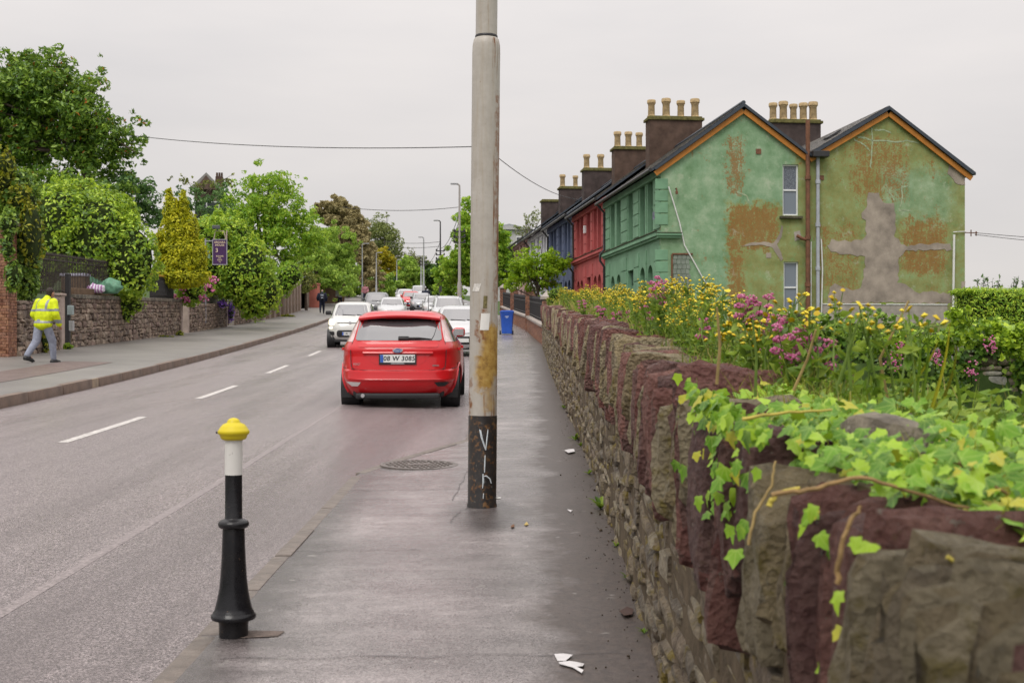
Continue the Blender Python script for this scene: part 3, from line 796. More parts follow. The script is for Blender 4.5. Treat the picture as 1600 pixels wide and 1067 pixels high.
ragged([(1197, 395), (1205, 395), (1205, 403), (1197, 403)], 'render_patch', M['cement'], .006)
M['filler'] = plain('pale_crack_filler', (.31, .37, .24), .9, .2, .3, 12, .5, 40)
for px in ([(1340, 214), (1352, 216), (1362, 220), (1382, 220), (1400, 222), (1418, 220), (1436, 224)], [(1362, 200), (1363, 216), (1362, 240), (1360, 262)], [(1334, 218), (1346, 224), (1354, 230), (1360, 236)], [(1366, 204), (1380, 203), (1392, 207)], [(1404, 328), (1408, 318), (1410, 304), (1408, 292), (1418, 291)], [(1404, 329), (1422, 329)], [(1388, 300), (1394, 306), (1397, 314)], [(1152, 300), (1166, 306), (1172, 318)]):
    q = [gp(*p) for p in px]; rows = []
    for i in range(len(q) - 1):
        for f in np.linspace(0, 1, 7)[:-1 if i < len(q) - 2 else None]:
            u_, w_ = q[i][0] + (q[i + 1][0] - q[i][0]) * f + random.uniform(-.012, .012), q[i][1] + (q[i + 1][1] - q[i][1]) * f + random.uniform(-.012, .012); g_ = random.uniform(.012, .035); vert = abs(q[i + 1][1] - q[i][1]) > abs(q[i + 1][0] - q[i][0])
            rows.append([(u_ - g_, -.006, w_), (u_ + g_, -.006, w_)] if vert else [(u_, -.006, w_ - g_), (u_, -.006, w_ + g_)])
    MB().grid(rows).build('crack_filler', M['filler'], h0)
u, w = gp(1185, 237); MB().box((u, -.004, w), (.17, .05, .17)).build('vent', M['rustpipe'], h0)
u, w = gp(1283, 278); MB().box((u, -.004, w), (.17, .05, .15)).build('vent', M['rustpipe'], h0)
# plinth line, pipes, hopper
a = gp(1283, 475); b = gp(1480, 475); MB().box(((a[0] + b[0]) / 2, -.02, a[1]), (b[0] - a[0], .03, .035)).build('plinth_bead', M['whitepipe'], h0)
def pipe(px, r, mat, name, d=-.09, collars=()):
    mb = MB(); mb.tube([(gp(x, y)[0], d, gp(x, y)[1]) for x, y in px], r, 10)
    for x, y in collars: q = gp(x, y); mb.lathe([(r * 1.05, -.07), (r * 1.35, -.06), (r * 1.35, .06), (r * 1.05, .07)], (q[0], d, q[1]), 10)
    return mb.build(name, mat, h0, True)
pipe([(1260, 189), (1260, 505)], .075, M['rustpipe'], 'soil_pipe', -.14, [(1260, 279), (1260, 372), (1260, 445)])
pipe([(1260, 376), (1250, 373), (1243, 369)], .055, M['rustpipe'], 'soil_pipe_branch', -.14)
pipe([(1276, 246), (1276, 505)], .062, M['greypipe'], 'downpipe', -.12, [(1276, 285), (1276, 352), (1276, 420)])
pipe([(1266, 378), (1266, 505)], .02, M['whitepipe'], 'waste_pipe', -.08)
pipe([(1282, 374), (1284, 420), (1282, 505)], .025, M['whitepipe'], 'waste_pipe', -.07)
pipe([(1489, 367), (1487, 505)], .038, M['whitepipe'], 'downpipe', -.09)
pipe([(1488, 363), (1508, 362)], .016, M['whitepipe'], 'conduit', -.06)
u, w = gp(1277, 243); MB().bbox((u, -.2, w), (.55, .42, .2), .02).build('hopper', M['gutter'], h0)
u, w = gp(1513, 266); MB().tube([(u + .1, -.05, w), (u + .1, 10, w)], .06, 8).build('rear_gutter', M['whitepipe'], h0, True)
# bricked-up opening in grey blocks with wire lath
mb = MB(); (ua, wa), (ub, wb) = gp(1052, 505), gp(1080, 398); n = 14
for i in range(n):
    for j in range(4):
        uu = ua + (ub - ua) * (j + (.5 if i % 2 else .25)) / 4.2; wz = wa + (wb - wa) * (i + .5) / n
        mb.bbox((uu, -.012, wz), ((ub - ua) / 4.2 - .012, .03, (wb - wa) / n - .014), .005)
tag(mb.build('blocked_opening', M['block'], h0), kind='stuff')
mb = MB(); mb.box(((ua + ub) / 2, -.03, wb + .02), (ub - ua + .08, .05, .05)); mb.box((ua - .05, -.02, (wa + wb) / 2), (.05, .05, wb - wa)); mb.build('opening_edge', M['rustpipe'], h0)
# frayed cable hanging from a bracket
P = [gp(*p) for p in ((1044, 292), (1052, 318), (1061, 348), (1069, 384), (1085, 412), (1098, 436), (1110, 452))]
MB().tube([(u, -.06, w) for u, w in P], .022, 6).build('loose_cable', M['whitepipe'], h0, True)
u, w = gp(1056, 295); MB().tube([(u, .02, w), (u, -.12, w), (u, -.12, w - .12)], .02, 6).box((u, -.12, w - .14), (.07, .07, .1)).build('bracket', M['rustpipe'], h0)
# insulator at the far corner
u, w = gp(1511, 364); MB().tube([(u - .1, -.04, w), (u + .35, -.04, w)], .018, 6).tube([(u + .12, -.04, w - .12), (u + .12, -.04, w + .1)], .02, 6).tube([(u + .3, -.04, w - .1), (u + .3, -.04, w + .05)], .025, 6).build('insulator', M['rustpipe'], h0)
# rear stack of the end house and a rooflight
chimney(h0, 7.68, 9.55, PEAK - .9, 9.02, 2.05, .75, 5, M['darkstack'])
a = math.atan2(PEAK - VAL, 7.68 - 4.95); MB().box((6.25, 1.3, VAL + .24 + (6.25 - 4.95) * math.tan(a)), (.5, .5, .06), 0, 0, -a).build('rooflight', M['gutter'], h0)

RED, BLUE, WHITE = (.42, .085, .082), (.085, .11, .19), (.62, .63, .66)
h1, _ = house(10.0, 8.0, .25, RED, 'red painted terrace house next along from the green one', dict(SP), stack=1.9, stacktop=8.85)
# meter box and fairy-light bundle on the red front
MB().bbox((-.05, 4.6, 4.9), (.1, .25, .34), .02).build('alarm_box', M['upvc'], h1)
h2, _ = house(18.0, 8.5, .45, BLUE, 'slate blue terrace house between red and white ones', dict(SP, slates=False), stackmat=M['darkstack'], stack=1.9, stacktop=8.85, npots=3)
h3, _ = house(26.5, 8.5, .65, WHITE, 'white terrace house with blue trim beyond the slate blue one', dict(SP, blocks=False, slates=False), stackmat=M['darkstack'], stack=1.9, stacktop=8.75, npots=3)
h4, _ = house(35.0, 8.0, .85, (.45, .30, .27), 'dusky pink terrace house half hidden by the small garden tree', dict(SP, blocks=False, slates=False), stackmat=M['darkstack'], stack=1.9, stacktop=8.7, npots=0)

# ------------------------------------------------------------------ walls, piers, railings, fence across the road
M['lstone'] = stonemat('brown_rubble', [(.24, .145, .115), (.36, .245, .18), (.16, .10, .085), (.44, .32, .25), (.28, .165, .145), (.20, .135, .10)], None, .8, 4.0, .8)
M['lcope'] = stonemat('wall_slab', [(.14, .12, .10), (.17, .14, .11)], (.12, .12, .05), .7, 4, .6, .6)
M['brick'] = stonemat('red_brick', [(.38, .11, .04), (.44, .15, .055), (.30, .08, .035), (.40, .12, .06)], None, .8, 9, .4)
M['brickdark'] = stonemat('weathered_brick', [(.42, .125, .06), (.34, .10, .055), (.47, .155, .07), (.27, .10, .065)], (.10, .10, .04), .8, 9, .4, .66)
M['joint'] = plain('lime_mortar', (.22, .17, .13), .9, .2, .3, 9, .5, 60)
M['concrete'] = plain('weathered_concrete', (.34, .30, .27), .8, .3, .28, 3, .4, 40)
M['pinkpost'] = plain('pinkish_concrete', (.40, .32, .28), .8, .3, .2, 3, .4, 40)
M['iron'] = plain('black_iron', (.022, .02, .022), .5, .5, .3, 12, .3, 80)
M['rustiron'] = plain('rusting_iron', (.035, .024, .022), .7, .4, .4, 10, .4, 60)
M['wood'] = plain('grey_boards', (.20, .19, .16), .8, .2, .3, 5, .5, 30)
M['brownwood'] = plain('brown_boards', (.15, .10, .065), .8, .2, .3, 5, .5, 30)
M['dgrey'] = plain('dark_grey_metal', (.07, .075, .085), .45, .5, .15, 6)
ls_ = [stone_mesh('stone', 140 + i, 2, M['lstone'], .16, 7.0) for i in range(8)]

def base_z(Y): return float(left_z(XB(Y), Y))
def left_wall(Y0, Y1, h0_, h1_, label, slab=True):
    w = thing('garden_wall', label, 'wall', (float(XB(Y0)), Y0, base_z(Y0))); org = w.location
    H = lambda Y: h0_ + (h1_ - h0_) * (Y - Y0) / (Y1 - Y0)
    mb = MB(); rows = []
    for Y in np.linspace(Y0 + .02, Y1 - .02, max(3, int((Y1 - Y0) / .7))):
        x, z, h = float(XB(Y)), base_z(Y), H(Y); rows.append([(x - .03, Y, z - .4), (x - .03, Y, z + h - .03), (x - .46, Y, z + h - .03), (x - .46, Y, z - .4)])
    mb.grid(rows); mb.box((float(XB(Y0)) - .24, Y0 + .03, base_z(Y0) + h0_ / 2 - .25), (.42, .05, h0_ + .4)).build('wall_core', M['mortar'], w, org=org)
    st = []
    for (a, hc, l, g) in pack_wall(Y0, Y1, -.04, 1.0, .2, .52, .09, .17, rng):
        h = H(a); st.append(((float(XB(a)) - .03 + rng.uniform(-.02, .03), a, base_z(a) + hc * h), (rng.uniform(-.12, .12) + .035, rng.uniform(-.1, .1), -math.atan(float(XB(a + .5) - XB(a - .5))) + rng.uniform(-.06, .06)), (.2, l * 1.02, g * h * 1.05)))
    for k, s in enumerate(st[:290]): link('stone', ls_[k % 8], w, Vector(s[0]) - org, s[1], s[2])
    if len(st) > 290: join_stones('rubble_stones', ls_, st[290:], M['lstone'], w, org)
    if slab:
        Y = Y0
        while Y < Y1 - .1:
            L = min(1.25, Y1 - Y); c = Y + L / 2
            m = MB(); m.bbox((0, 0, 0), (.62, L - .015, .12), .02)
            m.build('coping_slab', M['lcope'], w).matrix_local = Matrix.Translation(Vector((float(XB(c)) - .2, c, base_z(c) + H(c) + .035)) - org) @ Euler((math.atan2(base_z(c + .5) + H(c + .5) - base_z(c - .5) - H(c - .5), 1), 0, -math.atan(float(XB(c + .5) - XB(c - .5))))).to_matrix().to_4x4()
            Y += L
    return w, H
left_wall(32.55, 36.6, 1.40, 1.45, 'brown rubble garden wall under the hanging ivy, behind the person in the yellow jacket', False)
wB, HB = left_wall(38.4, 52.7, 1.5, 1.34, 'brown rubble garden wall topped by slabs and long iron railings')
left_wall(54.6, 63.6, 1.2, 1.15, 'brown rubble garden wall below the grey boards and purple trailing flowers', False)
left_wall(66, 76.5, 1.15, 1.2, 'brown rubble garden wall under the overgrown hedge just before the plank fence', False)

def post(Y, h, w_, mat, label, name='gate_post', cap=True, dx=0):
    mb = MB(); z = base_z(Y); mb.bbox((0, 0, h / 2 - .1), (w_, w_, h + .2), .02)
    if cap: mb.bbox((0, 0, h + .03), (w_ + .08, w_ + .08, .07), .02)
    return tag(mb.build(name, mat), label, 'post').__setattr__('location', (float(XB(Y)) - w_ / 2 + .05 + dx, Y, z))
post(37.1, 1.55, .26, M['pinkpost'], 'pale concrete gate post just right of the person in yellow')
post(53.0, 1.4, .24, M['pinkpost'], 'pale concrete post at the far end of the slab-topped wall')
post(54.35, 1.25, .24, M['pinkpost'], 'pale concrete post across the hedge gap from the slab-topped wall')
post(63.9, 1.25, .22, M['pinkpost'], 'concrete post beside the trailing purple flowers')
post(65.8, 1.25, .22, M['concrete'], 'concrete post on the far side of the narrow gap with purple flowers')
# dark meter post with two small boxes
mp_ = thing('meter_post', 'thin dark metal post carrying two small boxes at the gate opening', 'post', (float(XB(37.75)) + .02, 37.75, base_z(37.75)))
MB().bbox((0, 0, 1.1), (.13, .13, 2.2), .015).build('post', M['iron'], mp_)
MB().bbox((.1, -.06, 1.12), (.16, .16, .28), .02).build('meter_box', plain('pale_box', (.3, .36, .36), .5), mp_)
MB().bbox((.13, -.06, .66), (.12, .16, .3), .02).build('meter_box', plain('grey_box', (.38, .38, .38), .5), mp_)

def railing(name, label, Y0, Y1, xo, zb, H, step, mat, spikes=True, toprail=None):
    r = thing(name, label, 'railing', (float(XB(Y0)) + xo, Y0, zb(Y0))); org = r.location
    bar = MB().tube([(0, 0, 0), (0, 0, H)], .016, 6)
    if spikes: bar.tube([(0, 0, H), (0, 0, H + .05), (0, 0, H + .13)], [.013, .026, .002], 6)
    bm_ = bar.mesh('bar', mat); Y = Y0
    while Y <= Y1:
        link('bar', bm_, r, Vector((float(XB(Y)) + xo, Y, zb(Y))) - org); Y += step
    for h in (.1, H - .1):
        MB().tube([(float(XB(y)) + xo, y, zb(y) + h) for y in np.arange(Y0, Y1 + .3, .6)], .02, 6).build('rail', mat, r, org=org)
    if toprail:
        MB().tube([(float(XB(y)) + xo, y, zb(y) + H + .03) for y in np.arange(Y0, Y1 + .3, .6)], .05, 6).build('top_rail', toprail, r, org=org)
zB = lambda Y: base_z(Y) + HB(min(max(Y, 38.4), 52.7)) + .09
railing('iron_railing', 'long dark spiked iron railing in front of the tall laurel hedge', 34.6, 46.3, -.2, zB, 1.08, .16, M['rustiron'])
railing('iron_railing', 'short black railing with a yellow top rail below the golden conifer', 48.6, 52.5, -.2, zB, .86, .125, M['iron'], False, plain('ochre_rail', (.42, .27, .03), .7))
MB().bbox((0, 0, 0), (.12, 3.2, .22), .02)
pl_ = MB().bbox((0, 0, 0), (.1, 6.4, .2), .02).build('timber_baulk', M['brownwood']); pl_.location = (float(XB(41.8)) - .12, 41.8, zB(41.8) + .12); pl_.rotation_euler = (.035, 0, .05)
tag(pl_, 'long brown timber lying on the slab-topped wall at the foot of the railing', 'timber')

# tall red brick pier at the left edge
def bricks(parent, cx, cy, w, d, z0, z1, mat, individual=False, org=Vector((0, 0, 0)), rz=0, bl=.215, bh=.065, j=.01):
    """courses of bricks round a pier or along a wall; returns nothing, adds pieces under parent"""
    n = int((z1 - z0) / (bh + j)); big = MB(); bme = None
    cR, sR = math.cos(rz), math.sin(rz)
    def put(x, y, z, lx, ly):
        nonlocal bme
        X, Y_ = cx + x * cR - y * sR, cy + x * sR + y * cR
        if individual:
            key = (round(lx, 3), round(ly, 3))
            if key not in cache: cache[key] = MB().bbox((0, 0, 0), (lx, ly, bh), .005).mesh('brick', mat)
            link('brick', cache[key], parent, Vector((X, Y_, z)) - org, (0, 0, rz))
        else: big.box((X - org[0], Y_ - org[1], z - org[2]), (lx, ly, bh), rz)
    cache = {}
    for i in range(n):
        z = z0 + i * (bh + j) + bh / 2; o = (i % 2)
        for (L, ax, off) in ((w, 0, -d / 2), (w, 0, d / 2), (d, 1, -w / 2), (d, 1, w / 2)):
            lim = L - .225 if ax == 1 else L   # side faces tuck between the end faces
            if ax == 1 and lim < .05: continue
            p = -lim / 2; first = True
            while p < lim / 2 - .02:
                l = min((bl / 2 if (first and o) else bl), lim / 2 - p); first = False
                if l > .03:
                    c = p + l / 2; jit = random.uniform(-.004, .004); e = .1025
                    s = -1 if off < 0 else 1
                    if ax == 0: put(c, off - s * (e / 2 - jit), z, l - j * .5, e)
                    else: put(off - s * (e / 2 - jit), c, z, e, l - j * .5)
                p += l + j * .5
    if not individual: tag(big.build('bricks', mat, parent), kind='stuff')
bp = thing('brick_pier', 'tall weathered red brick pier at the left edge with a flat cap', 'pier', (-12.86, 32.2, 1.1)); o_ = bp.location.copy()
MB().box((0, 0, 1.7), (.55, .5, 3.4)).build('pier_core', M['joint'], bp)
bricks(bp, o_.x, o_.y, .6, .56, 1.08, 4.5, M['brick'], True, o_)
MB().bbox((0, 0, 3.46), (.76, .72, .12), .02).bbox((0, 0, 3.56), (.6, .58, .08), .02).build('cap', M['lcope'], bp)

# boarded fence on the wall beyond the gap
fz = lambda Y: base_z(Y) + 1.15
fb = thing('board_fence', 'short grey upright board fence standing on the garden wall beside the purple flowers', 'fence', (float(XB(57.5)) - .3, 57.5, fz(57.5))); org = fb.location
Y = 57.5; bme = MB().bbox((0, 0, .62), (.025, .135, 1.24), .006).mesh('board', M['wood'])
while Y < 62.6:
    link('board', bme, fb, Vector((float(XB(Y)) - .3 + random.uniform(-.01, .01), Y, fz(Y) + random.uniform(-.03, .03))) - org, (0, 0, .05)); Y += .145
MB().tube([(float(XB(y)) - .24, y, fz(y) + 1.1) for y in (57.4, 60, 62.7)], .035, 6).tube([(float(XB(y)) - .24, y, fz(y) + .3) for y in (57.4, 60, 62.7)], .03, 6).build('rail', M['wood'], fb, org=org)
for y in (57.4, 62.8): MB().bbox((float(XB(y)) - .28, y, fz(y) + .65), (.1, .1, 1.45), .01).build('post', M['concrete'], fb, org=org)

# plank fence with concrete posts further up
pf = thing('plank_fence', 'tall brown plank fence with pale concrete posts further up the street', 'fence', (float(XB(77)), 77, base_z(77))); org = pf.location
bme = MB().bbox((0, 0, .95), (.03, .19, 2.1), .006).mesh('plank', M['brownwood']); pme = MB().bbox((0, 0, 1.05), (.13, .13, 2.3), .012).mesh('post', M['pinkpost'])
Y = 77; k = 0
while Y < 100:
    if k % 12 == 0: link('post', pme, pf, Vector((float(XB(Y)) + .04, Y, base_z(Y))) - org)
    else: link('plank', bme, pf, Vector((float(XB(Y)) + random.uniform(-.01, .01), Y, base_z(Y) + random.uniform(-.02, .03))) - org, (0, 0, .06))
    Y += .2; k += 1
# pink wall and a small shelter further off
MB_ = MB()
gh = thing('far_shelter', 'low dark bus shelter far up the left pavement', 'shelter', (float(XB(118)) + 1.3, 118, base_z(118)))
MB().box((0, 0, 1.2), (2.2, .08, 2.3)).box((-1.1, -.9, 1.2), (.08, 1.7, 2.3)).build('panels', M['brownwood'], gh)
MB().box((0, -.9, 2.4), (2.6, 2.2, .14)).build('roof', M['gutter'], gh)
pw_ = thing('far_wall', 'short salmon-pink wall end far along the left pavement', 'wall', (float(XB(108)) + .4, 108, base_z(108)))
MB().bbox((0, 0, .9), (.9, .5, 2.0), .03).bbox((0, 0, 1.95), (1.0, .62, .12), .03).build('wall', plain('salmon_render', (.36, .12, .09), .8, .3, .2, 2), pw_)
for (Y, L) in ((104, 26), (133, 44)):
    g = thing('garden_wall', 'plain brown boundary wall far up the left side, ' + ('nearer stretch' if Y == 104 else 'farthest stretch'), 'wall', (float(XB(Y)) - .6, Y, base_z(Y)))
    mb = MB(); rows = []
    for y in np.arange(Y, Y + L, 2.): rows.append([(float(XB(y)), y, base_z(y) - .5), (float(XB(y)), y, base_z(y) + 2.3), (float(XB(y)) - .4, y, base_z(y) + 2.3), (float(XB(y)) - .4, y, base_z(y) - .5)])
    mb.grid(rows).build('wall', M['lstone'], g, org=g.location)
    mb = MB(); rows = []
    for y in np.arange(Y, Y + L, 2.): rows.append([(float(XB(y)) + .06, y, base_z(y) + 2.3), (float(XB(y)) + .06, y, base_z(y) + 2.42), (float(XB(y)) - .46, y, base_z(y) + 2.42), (float(XB(y)) - .46, y, base_z(y) + 2.3)])
    mb.grid(rows).build('coping', M['lcope'], g, org=g.location)

# crate and sacks behind the railing
def sack(name, label, x, y, Y, w, h, mat):
    r = np.random.default_rng(int(x)); bm = bmesh.new(); bmesh.ops.create_icosphere(bm, subdivisions=3, radius=1)
    for v in bm.verts:
        c = v.co; d = .13 * math.sin(c.x * 6 + x) + .10 * math.sin(c.z * 8 + c.x * 5 + x * 2) + .07 * math.sin(c.x * 15 - c.z * 9)
        k = 1 - .25 * max(0, c.z) ** 2
        v.co = Vector((c.x * w / 2 * (1 + d) * k, c.y * w * .32 * (1 + d) * k, (max(c.z, -.75) + .75) * h / 1.75 * (1 + d * .6)))
    me = bpy.data.meshes.new(name); bm.to_mesh(me); bm.free(); me.materials.append(mat); smooth_angle(me, 180)
    o = link(name, me, None, at(x, y, Y)); return tag(o, label, 'sack')
def stripes(name, a, b, sc):
    t = NT(name, .5, .4); o = t.xyz(); s = t.math('FRACT', t.math('MULTIPLY', o[0], sc)); t.color(t.mix(t.math('GREATER_THAN', s, .5), a, b)); t.bump(t.noise(12, 3), .3, .02); return t.m
sack('garden_sack', 'green garden sack leaning behind the iron railing, rightmost of the rubbish', 172, 459, 41.5, .72, .5, plain('green_sack', (.10, .24, .15), .5, .4, .3, 9))
sack('garden_sack', 'flat green sheet heaped on top of the rubbish behind the railing', 140, 456, 42.2, .9, .5, plain('mint_sack', (.10, .30, .18), .5, .4, .3, 9))
sack('striped_bag', 'pink and white striped bag behind the iron railing', 148, 458, 41.0, .62, .3, stripes('candy_stripe', (.65, .6, .68), (.35, .15, .35), 11))
cb = thing('crate', 'dark crate with a pale lid behind the left part of the railing', 'crate', at(118, 459, 41.4)); MB().bbox((0, 0, .28), (.75, .5, .56), .03).build('body', M['brownwood'], cb); MB().bbox((0, 0, .6), (.82, .56, .09), .02).build('lid', plain('lilac_lid', (.55, .53, .68), .5), cb)

# ------------------------------------------------------------------ brick boundary and bin beyond the near wall
def front_pier(Y, h, w, label):
    X = float(XW(Y)) + w / 2; z = float(right_z(X, Y)); p = thing('gate_pier', label, 'pier', (X, Y, z), 0)
    MB().box((0, 0, h / 2), (w - .05, w - .05, h)).build('pier_core', M['joint'], p); bricks(p, X, Y, w, w, z - .1, z + h, M['brickdark'], False, p.location)
    m = MB(); m.box((0, 0, h + .04), (w + .12, w + .12, .09)); m.add([(-w / 2 - .04, -w / 2 - .04, h + .087), (w / 2 + .04, -w / 2 - .04, h + .087), (w / 2 + .04, w / 2 + .04, h + .087), (-w / 2 - .04, w / 2 + .04, h + .087), (0, 0, h + .32)], [(0, 1, 4), (1, 2, 4), (2, 3, 4), (3, 0, 4), (3, 2, 1, 0)])
    m.build('cap', M['concrete'], p)
front_pier(44.6, 1.62, .36, 'narrow red brick pier where the rubble wall ends')
front_pier(62, 1.95, .5, 'stout red brick pier with pointed cap just right of the blue bin')
front_pier(76, 1.95, .45, 'red brick pier with pointed cap standing behind the blue bin')
front_pier(89, 1.95, .45, 'farthest red brick pier beside the lamp post, mostly hidden by it')
def front_wall(Y0, Y1, label):
    w = thing('low_brick_wall', label, 'wall', (float(XW(Y0)), Y0, float(right_z(XW(Y0), Y0)))); org = w.location; big = MB(); core = MB(); cope = []; n = 7
    H = .62; rows = []
    for y in np.linspace(Y0, Y1, 12): x, z = float(XW(y)), float(right_z(XW(y), y)); rows.append([(x + .12, y, z - .3), (x + .12, y, z + H), (x + .3, y, z + H), (x + .3, y, z - .3)])
    core.grid(rows).build('wall_core', M['joint'], w, org=org)
    for i in range(9):
        y = Y0 + (.11 if i % 2 else 0)
        while y < Y1 - .1:
            c = y + .105; x = float(XW(c)); z = float(right_z(x, c)) + i * .075 - .02; sl_ = math.atan2(float(pz(c + .5) - pz(c - .5)), 1); big.box((x + .1 + random.uniform(-.004, .004), c, z), (.1, .208, .064), -math.atan(float(XW(c + .5) - XW(c - .5))), sl_); y += .22
    tag(big.build('bricks', M['brickdark'], w, org=org), kind='stuff')
    rows = []
    for y in np.linspace(Y0, Y1, 12): x, z = float(XW(y)), float(right_z(XW(y), y)) + H + .02; rows.append([(x + .0, y, z), (x - .0, y, z + .08), (x + .2, y, z + .12), (x + .38, y, z + .08), (x + .38, y, z)])
    MB().grid(rows).build('coping', M['concrete'], w, org=org)
    r = thing('iron_railing', 'black spear-topped railing on the low brick wall ' + label.split('wall ')[-1], 'railing', (float(XW(Y0)) + .2, Y0, org[2] + .75)); ro = r.location
    b_ = MB().tube([(0, 0, -.05), (0, 0, .8)], .014, 6).tube([(0, 0, .8), (0, 0, .86), (0, 0, .98)], [.014, .035, .002], 6).mesh('bar', M['iron']); y = Y0 + .1
    while y < Y1: link('bar', b_, r, Vector((float(XW(y)) + .2, y, float(right_z(XW(y), y)) + H + .12)) - ro); y += .2
    for h in (.12, .7): MB().tube([(float(XW(y)) + .2, y, float(right_z(XW(y), y)) + H + .12 + h) for y in np.linspace(Y0, Y1, 8)], .02, 6).build('rail', M['iron'], r, org=ro)
front_wall(44.9, 61.7, 'low brick garden wall nearest the end of the rubble wall')
front_wall(62.3, 75.7, 'low brick garden wall hidden behind the blue bin')
front_wall(76.3, 88.7, 'low brick garden wall beyond the pier behind the bin')

M['blue'] = plain('blue_plastic', (.022, .10, .50), .4, .5, .12, 6)
bz = float(right_z(-.23, 57.2)); bn = thing('wheelie_bin', 'blue wheelie bin standing on the footpath beside the brick pier', 'bin', (-.23, 57.2, bz), .06)
mb = MB(); rows = []
for z, s in ((.04, .80), (.3, .84), (.92, 1.), (.95, 1.05), (.98, 1.05)):
    hw, hd = .285 * s, .34 * s; r_ = .05
    rows.append([(x * hw + r_ * 0, y * hd, z) for x, y in ((-1, -.8), (-.85, -1), (.85, -1), (1, -.8), (1, .8), (.85, 1), (-.85, 1), (-1, .8), (-1, -.8))])
mb.grid(rows); o = len(mb.v); mb.add(rows[0], [tuple(range(8))]); mb.add(rows[-1], [tuple(range(8))]); mb.build('body', M['blue'], bn, 35)
MB().bbox((0, -.0, 1.015), (.62, .76, .06), .025).bbox((0, .02, 1.055), (.52, .6, .04), .018).build('lid', M['blue'], bn, True)
MB().tube([(-.25, .38, .99), (-.25, .44, 1.0), (.25, .44, 1.0), (.25, .38, .99)], .017, 6).build('handle', M['blue'], bn)
for sx in (-1, 1):
    m = MB(); m.tube([(sx * .25, .3, .1), (sx * .31, .3, .1)], .1, 16); m.build('wheel', M['gutter'], bn, True)
M['print'] = plain('pale_print', (.55, .62, .75), .5)
MB().box((-.02, -.33, .80), (.16, .004, .028)).box((-.02, -.325, .755), (.09, .004, .02)).build('printed_mark', M['print'], bn)

# ------------------------------------------------------------------ ivy-clad stone wall across the drop, and what stands behind it
fw = thing('boundary_wall', 'ivy-smothered stone wall below the green gables, its stones bare at the lower right', 'wall', (1.6, 29.4, -2)); org = fw.location
FA, FB_ = Vector((1.6, 29.4, 0)), Vector((20, 26.5, 0)); fd = (FB_ - FA).normalized(); fn = Vector((fd.y, -fd.x, 0)); FL = (FB_ - FA).length
frot = math.atan2(fd.y, fd.x)
MB().box(tuple((FA + FB_) / 2 - fn * .25 + Vector((0, 0, -.4))), (FL, .4, 4.4), frot).build('wall_core', M['joint'], fw, org=org)
M['pale'] = stonemat('pale_limestone', [(.42, .40, .37), (.36, .33, .28), (.27, .21, .15), (.48, .47, .45), (.22, .17, .12), (.31, .25, .18)], (.12, .10, .06), .8, 3.5, .8, .6)
ps = [stone_mesh('stone', 170 + i, 2, M['pale'], .08, 6) for i in range(8)]; st = []
for (a, hc, l, g) in pack_wall(0, FL, -2.6, 1.75, .22, .62, .13, .25, rng):
    p = FA + fd * a; st.append(((p.x, p.y, hc), (rng.uniform(-.03, .03), rng.uniform(-.03, .03), frot + rng.uniform(-.03, .03)), (l * .97, .24, g * .93), a, hc))
vis = [s for s in st if 5.5 < s[3] < 10.5 and s[4] < .9][:290]; inv = [s for s in st if s not in vis]
for k, s in enumerate(vis): link('stone', ps[k % 8], fw, Vector(s[0]) - org, s[1], s[2])
join_stones('rubble_stones', ps, [s[:3] for s in inv], M['pale'], fw, org)

